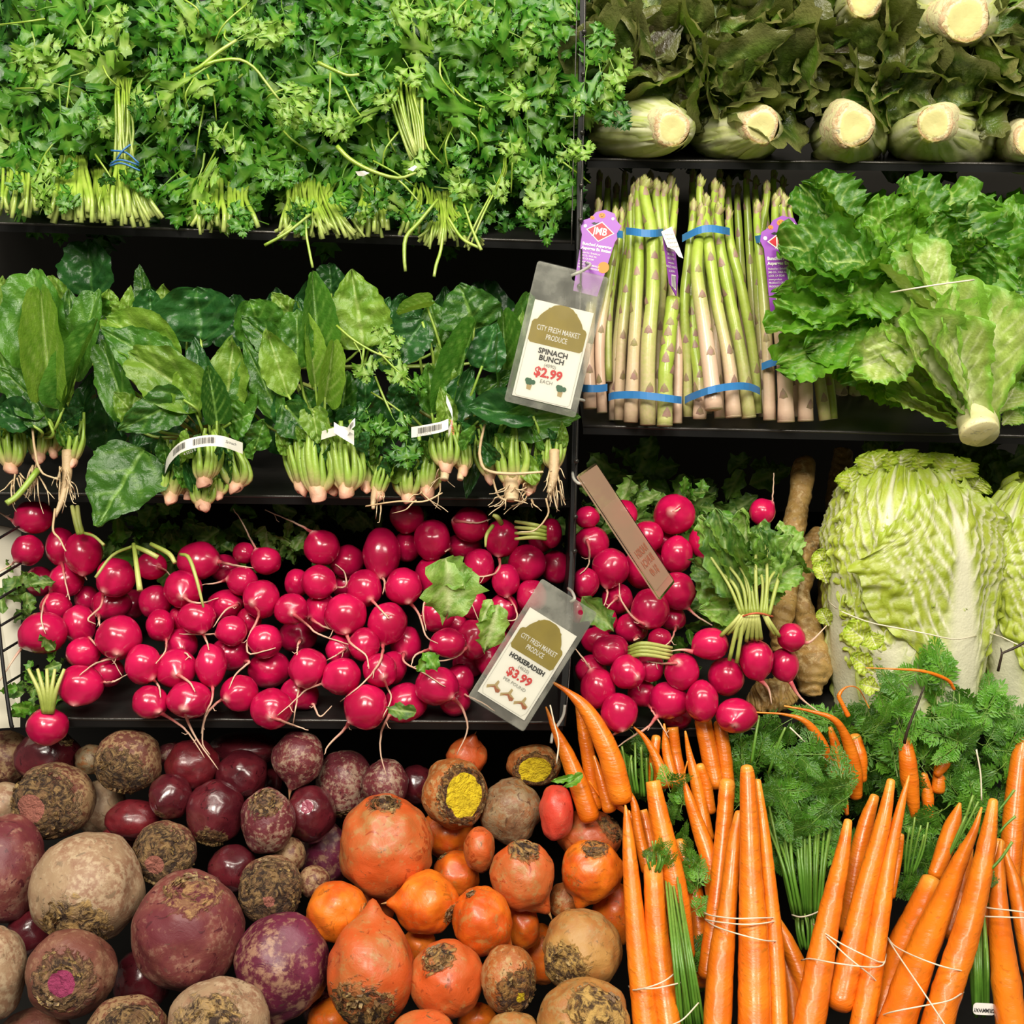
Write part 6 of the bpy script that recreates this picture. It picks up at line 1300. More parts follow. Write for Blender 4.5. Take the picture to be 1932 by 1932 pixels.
def spinach(label, c, leaves, seed):
    t = thing('spinach_bunch', P(*c), label, 'spinach', 'spinach bunches'); r = random.Random(seed)
    for k, e in enumerate(leaves):
        bx, by, tx, ty, w, col, D = e[:7]; roll = e[7] if len(e) > 7 else r.uniform(-.25, .25); me = SPF[k % 2] if len(e) > 8 else SPI[(k * 5 + seed) % 6]
        o = place('leaf', me, m3[col], P(bx, by, D + .006), P(tx, ty, D), S(w, D) * 1.12, roll, t, zs=S(w, D) * 1.0)
        # stalk back to the crown
        if len(e) < 10:
            dx, dy = bx - tx, by - ty; q = sqrt(dx * dx + dy * dy)
            mb = MB(); cx, cy, cD = c; f = 1.0
            pxtube(mb, [(bx - dx / q * 6, by - dy / q * 6, D + .004, 2.4), (lerp(bx + dx / q * 20, cx, .25), lerp(by + dy / q * 20, cy, .4), D + .008, 3), (lerp(bx, cx, .8) + r.uniform(-12, 12), lerp(by, cy, .85), max(D, cD) + .006, 3.6)], 8, 6, 0, .4)
            mb.obj('stalk', m_sstem, t)
    return t
def crown(t, specs, seed):
    """root crowns: (x, y bottom, width, height, D, lean) ribbed stalk bases that join in a pink root stub"""
    r = random.Random(seed)
    for k, (x, y, w, h, D, lean) in enumerate(specs):
        for j in range(13):
            a = 2 * pi * j / 13 + k + r.uniform(-.2, .2); fx = sin(a); fz = cos(a); mb = MB(); hh = r.uniform(.75, 1.15); q = r.uniform(.7, 1.25)
            pxtube(mb, [(x + fx * w * .12, y - h * .10, D - fz * .002, w * .09), (x + fx * w * .34 * q, y - h * .32 * hh, D - fz * S(w * .34 * q, D), w * .115), (x + fx * w * .42 * q + lean * .5, y - h * .66 * hh, D - fz * S(w * .36 * q, D), w * .085), (x + fx * w * .30 + lean + r.uniform(-8, 8), y - h * 1.08 * hh, D - fz * S(w * .2, D), w * .06)], 9, 8, 1.15, -.9)
            mb.obj('stalk', m_sstem, t)
        mb = MB(); pxtube(mb, [(x, y - h * .26, D, w * .22), (x, y - h * .12, D - .003, w * .25), (x + r.uniform(-3, 3), y - 2, D - .007, w * .20), (x + r.uniform(-3, 3), y + 2, D - .007, w * .17)], 8, 12, .3, .9)
        for i, v in enumerate(mb.v): mb.v[i] = v * 1.0 + (RT * N3(v.x * 150, v.z * 150, k) - FW * N3(v.x * 150, v.z * 150, k + 7)) * .0022
        mb.obj('crown', m_crown, t)
        for j in range(3):
            ax, ay = r.uniform(-.5, .5) * w, -h * r.uniform(.5, .95)
            place('small_leaf', SPI[r.randrange(6)], [m_sp, m_spl, m_spd][j % 3], P(x + ax, y + ay + 12, D - .004), P(x + ax * 1.5 + r.uniform(-18, 18), y + ay - r.uniform(20, 50), D - .014), S(r.uniform(18, 40), D), r.uniform(-.8, .8), t)
def roots(t, specs, seed, main=()):
    r = random.Random(seed)
    for pts in main:
        mb = MB(); pxtube(mb, pts, 14, 10, 0, .5)
        for i, v in enumerate(mb.v): mb.v[i] = v + RT * .0008 * N3(v.z * 300, seed) - FW * .0008 * N3(v.z * 300, 4, seed)
        mb.obj('taproot', m_sroot, t)
    for (x, y, D, n, sx, sy) in specs:
        mb = MB()
        for k in range(n):
            u = r.uniform(-1, 1); x0 = x + u * 8; y0 = y + r.uniform(-20, 14)
            p = [(x0, y0, D, 1.9)]; dx = u * sx * .25; dy = sy * .3
            for s in range(4):
                dx += r.uniform(-.22, .22) * sx; dy = sy * r.uniform(.02, .36)
                p.append((p[-1][0] + dx * .6, p[-1][1] + dy, D - .004 + r.uniform(-.006, .006), 1.5 - .3 * s))
            pxtube(mb, p, 12, 4, .2, 1)
        mb.obj('root_hairs', m_sroot, t)['kind'] = 'stuff'
SB1 = spinach('spinach bunch at the far left with a big smooth leaf and long hairy roots', (85, 830, 1.19), [
 (85, 705, 60, 506, 122, 'n', 1.165, 0), (95, 740, 76, 548, 80, 'l', 1.155, .25, 1), (118, 775, 182, 600, 60, 'n', 1.15, -.3, 1), (90, 780, 2, 695, 80, 'n', 1.155, .2), (30, 690, 6, 520, 60, 'l', 1.18, .3),
 (140, 700, 128, 545, 90, 'n', 1.20, 0), (140, 720, 184, 545, 76, 'n', 1.19, -.2), (115, 760, 130, 660, 50, 'l', 1.16, 0), (60, 800, -6, 772, 60, 'd', 1.15, .2), (95, 800, 50, 730, 70, 'n', 1.155, 0), (120, 800, 160, 770, 34, 'd', 1.16, 0),
 (30, 740, -20, 620, 80, 'n', 1.18, 0), (120, 600, 90, 520, 60, 'l', 1.21, 0), (150, 800, 175, 700, 50, 'd', 1.20, 0)], 1)
crown(SB1, [(20, 890, 56, 90, 1.18, -4), (72, 870, 44, 80, 1.19, 4), (135, 880, 44, 84, 1.175, 10), (100, 860, 36, 70, 1.195, 0)], 1)
roots(SB1, [(70, 890, 1.165, 16, 34, 60), (120, 900, 1.16, 14, 26, 60), (30, 900, 1.165, 10, 30, 50)], 1, [[(128, 850, 1.17, 11), (126, 900, 1.165, 9), (118, 940, 1.155, 6), (104, 975, 1.15, 3)], [(60, 800, 1.16, 2), (66, 850, 1.155, 2.4), (78, 890, 1.15, 2), (110, 905, 1.15, 1.6)], [(104, 960, 1.15, 2.2), (100, 1000, 1.14, 2.2), (112, 1016, 1.135, 1.8), (124, 1040, 1.13, 1.5)]])
mb = MB(); pxtube(mb, [(72, 886, 1.16, 6), (50, 915, 1.15, 6), (30, 938, 1.145, 6), (12, 950, 1.14, 6)], 8, 8, 0, .3); mb.obj('stalk', m_sstem, SB1)
SBL = thing('spinach_leaf', P(258, 885, 1.14), 'large single spinach leaf drooping over the shelf edge with veins showing', 'leaf')
place('blade', SPI[2], m_sp, P(272, 848, 1.15), P(180, 992, 1.125), S(178, 1.13), .05, SBL, zs=S(120, 1.13)); place('blade', SPI[0], m_sp, P(250, 855, 1.16), P(305, 915, 1.145), S(60, 1.15), 0, SBL)
SB2 = spinach('spinach bunch tied with a white barcode band, second from the left', (395, 830, 1.165), [
 (330, 705, 190, 618, 105, 'n', 1.15, .1), (390, 765, 242, 662, 96, 'l', 1.13, .1), (352, 752, 222, 812, 84, 'n', 1.12, -.1), (335, 690, 200, 600, 90, 'l', 1.17, .2), (395, 800, 366, 640, 76, 'd', 1.14, .1), (425, 790, 440, 632, 76, 'l', 1.15, 0),
 (410, 800, 392, 690, 56, 'n', 1.125, .3, 1), (245, 800, 190, 640, 60, 'n', 1.16, 0), (260, 790, 215, 740, 60, 'l', 1.15, .3), (380, 645, 368, 542, 140, 'd', 1.20, 0), (455, 790, 470, 670, 60, 'n', 1.15, 0), (185, 610, 165, 548, 70, 'n', 1.20, 0),
 (205, 600, 205, 545, 60, 'l', 1.21, 0), (175, 560, 165, 450, 95, 'd', 1.24, 0), (240, 605, 246, 538, 34, 'l', 1.20, 0), (285, 610, 282, 545, 50, 'd', 1.20, 0), (275, 570, 262, 500, 36, 'n', 1.23, 0), (310, 600, 310, 535, 40, 'l', 1.215, 0), (300, 780, 250, 850, 60, 'd', 1.17, 0),
 (430, 800, 475, 780, 70, 'n', 1.14, 0), (300, 720, 330, 680, 60, 'n', 1.14, .3), (370, 780, 340, 700, 50, 'l', 1.13, 0), (210, 700, 230, 820, 50, 'd', 1.18, 0), (480, 850, 500, 790, 50, 'n', 1.15, 0), (350, 640, 400, 560, 80, 'd', 1.21, 0)], 2)
crown(SB2, [(322, 948, 52, 96, 1.15, 10), (385, 915, 60, 88, 1.13, 4), (382, 958, 56, 66, 1.145, 0), (445, 925, 62, 84, 1.15, -14), (412, 940, 40, 60, 1.15, 0), (356, 940, 40, 70, 1.16, 6)], 2)
def paperband(parent, pts, w, marks, D):
    q = crom(pts, 18); mb = MB(); vs = []
    for x, y, d in q:
        for dy in (-w / 2, w / 2): vs.append(P(x, y + dy, d))
    for x, y, d in q:
        for dy in (-w / 2, w / 2): vs.append(P(x, y + dy, d + .0008))
    n = len(q) ; fs = [(i * 2, i * 2 + 1, i * 2 + 3, i * 2 + 2) for i in range(n - 1)]; fs += [tuple(k + 2 * n for k in f[::-1]) for f in fs]
    fs += [(i * 2, i * 2 + 2, i * 2 + 2 + 2 * n, i * 2 + 2 * n) for i in range(n - 1)] + [(i * 2 + 1, i * 2 + 3, i * 2 + 3 + 2 * n, i * 2 + 1 + 2 * n) for i in range(n - 1)]
    mb.add(vs, fs); mb.obj('paper_band', m_paper, parent)
    def at(u):
        k = u * (n - 1); i = min(n - 2, int(k)); return [lerp(a, b, k - i) for a, b in zip(q[i], q[i + 1])]
    bm = MB(); r = random.Random(5)
    for (u0, u1) in marks:
        u = u0
        while u < u1:
            wd = r.uniform(.003, .009); a, b = at(u), at(u + wd)
            bm.add([P(a[0], a[1] - w * .33, a[2] - .0006), P(b[0], b[1] - w * .33, b[2] - .0006), P(b[0], b[1] + w * .22, b[2] - .0006), P(a[0], a[1] + w * .22, a[2] - .0006)], [(0, 3, 2, 1)])
            u += wd + r.uniform(.004, .009)
    if bm.v: bm.obj('barcode', m_ink, parent, smooth=False)
    return at
at_ = paperband(SB2, [(311, 884, 1.135), (322, 862, 1.118), (345, 842, 1.10), (385, 832, 1.092), (420, 833, 1.095), (458, 846, 1.12)], 21, [(.25, .42), (.50, .72)], 0)
text(SB2, 'Spinach', tagframe(436, 836, 1.094, radians(18)), 7, m_ink, .1); text(SB2, '4 5523 8', tagframe(358, 853, 1.092, radians(-22)), 7, m_grey, .05)
SB3 = spinach('third spinach bunch with a crumpled white tie and ribbed green stalk bases', (625, 830, 1.165), [
 (600, 700, 590, 512, 74, 'n', 1.16, .3, 1), (688, 660, 662, 508, 136, 'l', 1.175, -.1), (625, 560, 622, 496, 56, 'd', 1.22, 0), (555, 600, 512, 552, 50, 'l', 1.20, 0), (505, 650, 470, 566, 84, 'n', 1.19, .1), (525, 655, 456, 598, 60, 'n', 1.175, 0),
 (545, 750, 502, 620, 66, 'l', 1.14, .2), (530, 790, 458, 640, 64, 'n', 1.145, -.2), (562, 695, 560, 584, 64, 'n', 1.15, 0), (612, 755, 630, 645, 50, 'l', 1.135, .3, 1), (595, 730, 578, 590, 46, 'l', 1.145, .4, 1), (590, 770, 600, 835, 56, 'l', 1.13, 0),
 (535, 760, 592, 832, 70, 'n', 1.14, .2), (700, 640, 735, 560, 60, 'd', 1.19, 0), (645, 780, 655, 700, 50, 'n', 1.15, 0), (690, 780, 690, 690, 60, 'd', 1.17, 0), (560, 800, 530, 740, 60, 'd', 1.155, 0), (640, 800, 690, 760, 40, 'd', 1.15, 0), (475, 780, 440, 700, 50, 'd', 1.17, 0), (590, 640, 560, 560, 60, 'd', 1.20, 0), (650, 790, 610, 720, 70, 'd', 1.165, 0), (600, 800, 570, 730, 80, 'n', 1.16, 0)], 3)
crown(SB3, [(600, 942, 74, 130, 1.145, -8), (655, 936, 66, 116, 1.135, -6), (570, 930, 56, 120, 1.155, -16), (690, 925, 44, 90, 1.15, -10), (625, 930, 50, 110, 1.155, 0)], 3)
paperband(SB3, [(606, 822, 1.13), (625, 816, 1.118), (645, 812, 1.112), (668, 820, 1.125)], 16, [], 0); paperband(SB3, [(630, 806, 1.110), (648, 818, 1.104), (668, 830, 1.108)], 20, [], 0); paperband(SB3, [(655, 815, 1.105), (663, 803, 1.10), (670, 796, 1.10)], 15, [(.3, .8)], 0)
SB4 = spinach('fourth spinach bunch with long barcode band and pink stubs', (835, 810, 1.165), [
 (896, 622, 868, 536, 122, 'n', 1.15, .05), (800, 602, 738, 694, 76, 'd', 1.13, 0), (832, 650, 808, 560, 64, 'n', 1.16, 0), (812, 578, 752, 592, 26, 'l', 1.145, .5, 1), (848, 745, 824, 648, 50, 'l', 1.14, 0), (852, 765, 896, 606, 56, 'n', 1.145, -.3, 1), (908, 696, 936, 612, 78, 'd', 1.135, .1),
 (815, 785, 808, 684, 50, 'n', 1.135, .3), (845, 795, 892, 690, 70, 'd', 1.14, 0), (950, 725, 950, 588, 60, 'n', 1.16, .2, 1), (965, 705, 986, 586, 40, 'l', 1.17, 0), (985, 660, 998, 552, 50, 'n', 1.175, 0), (905, 748, 965, 700, 48, 'n', 1.15, 0), (780, 790, 750, 740, 50, 'd', 1.16, 0),
 (850, 800, 830, 730, 44, 'l', 1.13, 0), (790, 660, 780, 590, 50, 'd', 1.18, 0), (900, 800, 930, 740, 50, 'd', 1.165, 0), (870, 680, 850, 600, 60, 'n', 1.17, 0), (740, 700, 720, 600, 60, 'd', 1.19, 0), (760, 780, 770, 700, 60, 'd', 1.175, 0), (940, 780, 980, 700, 60, 'd', 1.17, 0)], 4)
crown(SB4, [(842, 888, 58, 84, 1.13, -2), (874, 895, 40, 80, 1.14, -8), (805, 935, 60, 100, 1.15, 6), (770, 945, 56, 80, 1.15, 0), (715, 940, 40, 70, 1.15, 14), (820, 900, 40, 70, 1.15, 0)], 4)
roots(SB4, [(835, 900, 1.14, 4, 40, 50), (720, 940, 1.145, 4, 16, 40), (790, 930, 1.14, 4, 50, 30)], 4, [[(841, 880, 1.125, 9), (838, 905, 1.12, 8)], [(872, 885, 1.135, 8), (868, 905, 1.13, 6)], [(716, 900, 1.15, 10), (706, 935, 1.145, 7), (704, 960, 1.14, 3)], [(690, 955, 1.13, 1.5), (750, 946, 1.12, 1.6), (800, 946, 1.12, 1.6), (835, 930, 1.125, 1.4)]])
paperband(SB4, [(776, 816, 1.125), (800, 812, 1.112), (830, 806, 1.104), (846, 800, 1.105)], 20, [(.18, .72)], 0); paperband(SB4, [(846, 818, 1.10), (852, 800, 1.098), (853, 780, 1.10), (842, 752, 1.11)], 16, [], 0)
text(SB4, '3 65200 0', tagframe(800, 820, 1.106, radians(-8)), 7, m_grey, .1); text(SB4, 'SPINACH', tagframe(853, 806, 1.0935, radians(80)), 7, m_redtx, .05)
SB5 = spinach('spinach bunch below the spinach price tag, its leaves lying sideways', (965, 870, 1.16), [
 (1012, 786, 884, 768, 66, 'd', 1.125, .2), (952, 800, 1092, 786, 76, 'n', 1.13, .3), (1000, 760, 1080, 740, 50, 'n', 1.15, 0), (960, 850, 1010, 830, 50, 'n', 1.145, 0), (985, 860, 1010, 915, 36, 'l', 1.135, 0), (900, 840, 880, 940, 40, 'd', 1.165, 0), (960, 800, 925, 850, 50, 'd', 1.16, 0)], 5)
crown(SB5, [(965, 925, 66, 110, 1.14, -4), (925, 910, 40, 90, 1.155, -18), (1000, 930, 44, 90, 1.15, 14), (1045, 890, 44, 70, 1.14, 6)], 5)
roots(SB5, [(1045, 900, 1.125, 22, 22, 60), (965, 930, 1.13, 12, 50, 30), (1000, 930, 1.14, 8, 40, 36)], 5, [[(965, 900, 1.135, 13), (965, 930, 1.13, 14), (965, 944, 1.128, 13)], [(1046, 850, 1.13, 10), (1044, 900, 1.122, 9), (1036, 930, 1.12, 5)], [(915, 800, 1.13, 2.4), (905, 850, 1.125, 3), (915, 885, 1.12, 3), (960, 894, 1.115, 3), (1025, 890, 1.115, 2)], [(930, 905, 1.14, 2), (940, 935, 1.13, 2), (955, 945, 1.125, 1.5)], [(1030, 940, 1.12, 1.8), (1034, 970, 1.12, 1.8), (1010, 1000, 1.12, 1.5), (980, 1004, 1.12, 1.4)]])
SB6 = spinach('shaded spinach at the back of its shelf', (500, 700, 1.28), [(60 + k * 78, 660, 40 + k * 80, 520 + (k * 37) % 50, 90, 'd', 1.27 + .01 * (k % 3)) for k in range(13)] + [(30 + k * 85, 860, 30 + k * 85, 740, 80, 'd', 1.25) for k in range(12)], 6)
# ---------------------------------------------------------------- parsley
m_pa = leafmat('parsley_leaf', (.034, .175, .010), (.070, .26, .016), (.17, .37, .04), .28, .25, .30, 50, c3=(.11, .32, .025))
m_pal = leafmat('parsley_leaf_light', (.16, .37, .025), (.27, .48, .06), (.40, .56, .14), .32, .25, .32, 50)
m_pad = leafmat('parsley_leaf_dark', (.010, .070, .008), (.024, .12, .010), (.08, .24, .03), .26, .3, .22, 50)  # dark leaves; its colour also carries the shade of the deep layers
m_pst = skinmat('parsley_stem', (.26, .42, .035), (.60, .62, .26), .32, 60, .1, c2=(.38, .50, .08), coat=.2)
m_btie = plain('blue_twist_tie', (.04, .16, .38), .4)
PAR = [parsley_mesh('parsley_leaf', k) for k in range(9)]
rp = random.Random(99)
def parsley(label, x0, x1, y0, y1, n, c, lst=(), big=1., D=1.195, light=.2, dark=.25, stems=None, seed=0):
    t = thing('parsley_bunch', P(*c), label, 'parsley', 'parsley bunches'); r = random.Random(seed); n *= .60
    nx = max(1, int(sqrt(n * (x1 - x0) / (y1 - y0)))); ny = max(1, int(n / nx)); cells = [(i, j) for i in range(nx) for j in range(ny)]
    for (i, j) in cells:
        x = lerp(x0, x1, (i + r.random()) / nx); y = lerp(y0, y1, (j + r.random()) / ny)
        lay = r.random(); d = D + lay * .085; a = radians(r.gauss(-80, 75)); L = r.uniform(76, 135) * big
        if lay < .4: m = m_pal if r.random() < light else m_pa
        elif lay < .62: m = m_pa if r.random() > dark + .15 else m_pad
        else: m = m_pad if r.random() < .8 else m_pa  # deeper layers mostly dark: shade between the leaves painted by leaf colour
        b = P(x - cos(a) * L * .5, y + sin(a) * L * .5, d + .012); e = P(x + cos(a) * L * .5, y - sin(a) * L * .5, d + r.uniform(-.02, .012))
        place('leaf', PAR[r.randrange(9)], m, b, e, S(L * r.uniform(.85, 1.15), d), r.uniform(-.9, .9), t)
    if D < 1.25:
        for k in range(int(n / 7)):      # loose petioles among the leaves
            x = r.uniform(x0, x1); y = r.uniform(y0, y1); a = radians(r.gauss(-85, 35)); L = r.uniform(40, 110); d = D + r.uniform(-.022, .02); mb = MB(); w1 = r.uniform(-14, 14)
            pxtube(mb, [(x, y, d, 2.2), (x + cos(a) * L * .5 + w1, y - sin(a) * L * .5, d - .004, 1.9), (x + cos(a) * L, y - sin(a) * L, d + .006, 1.4)], 7, 5, 0, .2); mb.obj('stem', m_pst, t)
        for (xb, yb, wb, xt, yt, wt, k, rad, dd) in (stems or []):
            for q in range(int(wb / 14)):
                x = xb + r.uniform(-wb, wb) * 1.15; y = lerp(yb, yt, r.uniform(.6, 1.1)); a = radians(r.gauss(-80, 70)); L = r.uniform(34, 54)
                place('leaf', PAR[r.randrange(9)], r.choice([m_pa, m_pal, m_pad, m_pa]), P(x, y, dd - .002), P(x + cos(a) * L, y - sin(a) * L, dd - .012), S(L, dd), r.uniform(-.6, .6), t)
    for e in lst:
        bx, by, tx, ty, w, col, dd = e
        place('leaf', PAR[r.randrange(9)], dict(n=m_pa, l=m_pal, d=m_pad)[col], P(bx, by, dd + .006), P(tx, ty, dd), S(w, dd), r.uniform(-.2, .2), t)
    for (xb, yb, wb, xt, yt, wt, k, rad, dd) in (stems or []):
        for q in range(k):
            u = (q + .5) / k * 2 - 1 + r.uniform(-.15, .15); mb = MB(); v = r.uniform(0, .014)
            rd_ = rad * r.uniform(.6, 1.15)
            pxtube(mb, [(xb + u * wb + r.uniform(-5, 5), yb + r.uniform(-20, 5), dd + v, rd_), (lerp(xb, xt, .5) + u * (wb + wt) / 2 + r.uniform(-7, 7), (yb + yt) / 2, dd + v, rd_ * .95), (xt + u * wt + r.uniform(-5, 5), yt, dd + v + (.004 if rad < 4 and yb < 420 else .022), rd_ * .8), (xt + u * wt * 1.1 + r.uniform(-8, 8), yt - 34, dd + v + .055, rd_ * .7)], 10, 7, .5, -.3)
            mb.obj('stem', m_pst, t)
    return t
parsley('dark broad-leaved parsley bunch tied with a blue twist tie, left', 0, 300, 0, 330, 92, (235, 425, 1.19), [
 (112, 165, 118, 285, 120, 'n', 1.165), (60, 60, 72, 130, 110, 'l', 1.17), (15, 120, 70, 105, 60, 'l', 1.17), (130, 165, 50, 145, 70, 'l', 1.172), (175, 40, 168, 110, 70, 'l', 1.17), (200, 10, 225, 50, 70, 'l', 1.165), (300, 80, 298, 145, 50, 'n', 1.17), (285, 160, 250, 200, 60, 'l', 1.175),
 (130, 180, 165, 235, 80, 'n', 1.168), (110, 300, 122, 330, 60, 'n', 1.17), (170, 250, 210, 225, 50, 'l', 1.175)], 1.25, 1.20, .12, .6,
 [(260, 425, 42, 235, 310, 16, 22, 5.5, 1.165), (235, 305, 15, 232, 180, 12, 12, 3.6, 1.175)], 1)
tb = thing('blue_tie', P(236, 305, 1.16), 'blue twist tie around the parsley stems at left', 'tie')
for pts in ([(209, 309, 1.155), (222, 302, 1.15), (240, 304, 1.148), (262, 312, 1.152)], [(208, 313, 1.155), (230, 308, 1.148), (264, 322, 1.15)], [(220, 300, 1.15), (232, 284, 1.148), (246, 273, 1.15)], [(210, 284, 1.155), (238, 288, 1.15), (262, 308, 1.15)]):
    mb = MB(); pxtube(mb, [(x, y, d, 2) for x, y, d in pts], 8, 5); mb.obj('wire', m_btie, tb)
parsley('parsley with a row of thick pale stem ends in the lower left corner', 0, 200, 280, 400, 26, (80, 415, 1.19), [(60, 300, 110, 330, 50, 'l', 1.17), (100, 330, 60, 365, 56, 'l', 1.165), (75, 405, 88, 372, 44, 'l', 1.165)], .8, 1.195, .4, .3,
 [(30, 410, 34, 36, 330, 28, 14, 5, 1.175), (140, 418, 42, 140, 330, 26, 20, 6.2, 1.17), (196, 424, 20, 190, 350, 16, 9, 6, 1.175)], 2)
parsley('parsley bunch with short brownish stem ends, left of centre', 280, 500, 120, 410, 84, (420, 440, 1.19), [(430, 230, 400, 270, 60, 'l', 1.165), (440, 240, 445, 300, 50, 'l', 1.16), (360, 180, 330, 250, 60, 'n', 1.17), (480, 330, 520, 350, 50, 'n', 1.165)], .9, 1.20, .22, .4,
 [(420, 438, 60, 420, 370, 44, 22, 4.6, 1.18)], 3)
parsley('bright parsley bunch at the top, left of centre', 290, 640, -20, 160, 70, (460, 60, 1.2), [(470, 80, 550, 35, 70, 'l', 1.15), (520, 190, 560, 235, 60, 'l', 1.15), (505, 170, 590, 190, 54, 'l', 1.15), (600, 210, 625, 250, 60, 'l', 1.16), (455, 30, 470, 70, 60, 'l', 1.16)], .95, 1.19, .35, .1, None, 4)
parsley('parsley bunch spreading a fan of thin pale stems in the centre', 490, 720, 120, 380, 72, (620, 440, 1.19), [(620, 200, 650, 260, 60, 'l', 1.165), (560, 300, 540, 350, 50, 'n', 1.165), (700, 330, 720, 390, 60, 'n', 1.16), (590, 180, 580, 240, 60, 'n', 1.165)], .9, 1.20, .22, .3,
 [(610, 448, 80, 590, 372, 46, 44, 4.2, 1.172), (700, 448, 34, 700, 370, 22, 14, 5, 1.18), (545, 456, 30, 590, 380, 16, 7, 4, 1.17)], 5)
parsley('large-leaved glossy parsley bunch at the top centre', 620, 860, -20, 240, 74, (740, 120, 1.2), [(720, 90, 715, 20, 90, 'n', 1.16), (740, 110, 700, 170, 80, 'n', 1.165), (760, 110, 790, 160, 70, 'l', 1.165), (780, 0, 760, 35, 60, 'l', 1.16), (810, 0, 825, 40, 60, 'l', 1.16), (880, 10, 860, 60, 60, 'l', 1.16), (725, 160, 728, 205, 60, 'l', 1.165)], 1.05, 1.20, .2, .2,
 [(790, 300, 10, 765, 170, 36, 16, 3, 1.175)], 6)
parsley('parsley bunch hanging over the shelf edge, right of centre', 700, 900, 220, 430, 64, (830, 455, 1.19), [(850, 250, 880, 300, 60, 'n', 1.16), (770, 280, 800, 330, 60, 'l', 1.165), (800, 390, 760, 410, 50, 'n', 1.16), (865, 330, 875, 370, 50, 'l', 1.16)], .9, 1.20, .2, .4,
 [(850, 466, 66, 838, 395, 22, 26, 3.6, 1.175), (780, 440, 30, 800, 380, 20, 8, 4, 1.18)], 7)
parsley('parsley bunch at the top right beside the divider post', 840, 1100, -20, 240, 88, (980, 120, 1.2), [(1020, 60, 990, 0, 90, 'n', 1.155), (960, 60, 1020, 90, 70, 'l', 1.16), (1000, 90, 1060, 60, 80, 'n', 1.155), (930, 40, 880, 60, 70, 'n', 1.165), (1060, 30, 1080, 10, 50, 'l', 1.16), (940, 170, 1000, 200, 70, 'l', 1.16)], 1.0, 1.195, .25, .1, None, 8)
parsley('parsley bunch drooping low against the divider post', 890, 1080, 230, 400, 50, (1000, 340, 1.19), [(1020, 330, 1022, 410, 76, 'l', 1.155), (1000, 380, 1004, 430, 60, 'n', 1.165), (1030, 390, 1030, 460, 50, 'n', 1.165), (960, 250, 970, 300, 60, 'l', 1.16), (1060, 270, 1090, 300, 60, 'l', 1.16), (930, 330, 950, 380, 50, 'l', 1.165), (1000, 300, 985, 340, 60, 'n', 1.165), (1050, 320, 1060, 370, 60, 'n', 1.17)], .95, 1.20, .25, .3,
 [(880, 470, 6, 950, 330, 4, 3, 3, 1.16)], 9)
parsley('parsley sprays reaching past the divider post over the lettuce', 1080, 1170, 90, 230, 10, (1130, 150, 1.17), [(1110, 115, 1095, 215, 76, 'n', 1.150), (1115, 112, 1160, 60, 60, 'n', 1.150), (1150, 110, 1175, 170, 60, 'l', 1.15), (1140, 190, 1190, 240, 70, 'd', 1.15), (1110, 200, 1080, 190, 50, 'l', 1.15), (1100, 70, 1150, 55, 50, 'n', 1.155), (1090, 260, 1108, 300, 60, 'l', 1.155), (1120, 150, 1180, 205, 60, 'n', 1.155), (1130, 120, 1150, 210, 60, 'l', 1.155)], .8, 1.165, .3, .2, None, 10)
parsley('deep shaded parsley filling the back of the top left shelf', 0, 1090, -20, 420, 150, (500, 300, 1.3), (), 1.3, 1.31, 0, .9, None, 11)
def stalk(label, pts_list, r=4, name='loose_stem', mat=None):
    t = thing(name, P(*pts_list[0][0][:3]), label, 'stem', 'loose parsley stalks')
    for pts in pts_list:
        mb = MB(); pxtube(mb, [(p[0], p[1], p[2], p[3] if len(p) > 3 else r) for p in pts], 12, 7, 0, .4); mb.obj('stalk', mat or m_pst, t)
    return t
st = stalk('thick forked parsley stalk lying across the leaves, upper left', [[(359, 137, 1.145, 4.6), (380, 125, 1.143, 4.2), (410, 100, 1.143, 4), (446, 76, 1.143, 3)], [(385, 124, 1.143, 4.4), (410, 115, 1.143, 3.6), (450, 112, 1.143, 3.2), (480, 128, 1.143, 2.8), (505, 160, 1.143, 2.6), (528, 190, 1.145, 2.2)]])
for (bx, by, tx, ty, w) in ((440, 80, 500, 40, 60), (446, 78, 545, 60, 50), (526, 186, 545, 235, 40), (528, 188, 600, 225, 50), (528, 188, 600, 170, 40)): place('leaf', PAR[bx % 9], m_pal, P(bx, by, 1.145), P(tx, ty, 1.142), S(w, 1.14), .1, st)
stalk('curved light green stalk over the central bunch', [[(636, 276, 1.15, 4.6), (660, 300, 1.148, 4.2), (700, 322, 1.146, 3.8), (750, 336, 1.146, 3.2), (785, 326, 1.15, 2.4)], [(745, 334, 1.148, 2), (765, 352, 1.148, 2), (790, 380, 1.15, 1.5)]])
stalk('short pale stalk with a forked end, top centre', [[(600, 118, 1.155, 4), (630, 132, 1.153, 3.6), (655, 142, 1.152, 3), (678, 141, 1.152, 3)]])
stalk('long white stalk hanging below the shelf edge, left one', [[(499, 463, 1.15, 3), (540, 440, 1.15, 3), (585, 405, 1.16, 2.6)]])
stalk('thin white stalk dangling straight down over the spinach', [[(578, 400, 1.165, 2), (578, 440, 1.16, 2.4), (584, 475, 1.155, 2.6), (590, 505, 1.155, 2.6)]])
stalk('green stalk end dangling over the shelf, left of the pair', [[(826, 376, 1.165, 3), (790, 420, 1.16, 3.6), (766, 448, 1.155, 4), (763, 485, 1.15, 3.6), (765, 512, 1.15, 3)]])
stalk('green stalk end dangling over the shelf, right of the pair', [[(838, 420, 1.165, 2.6), (832, 470, 1.158, 3.2), (823, 500, 1.152, 3.2), (819, 522, 1.15, 3)]])
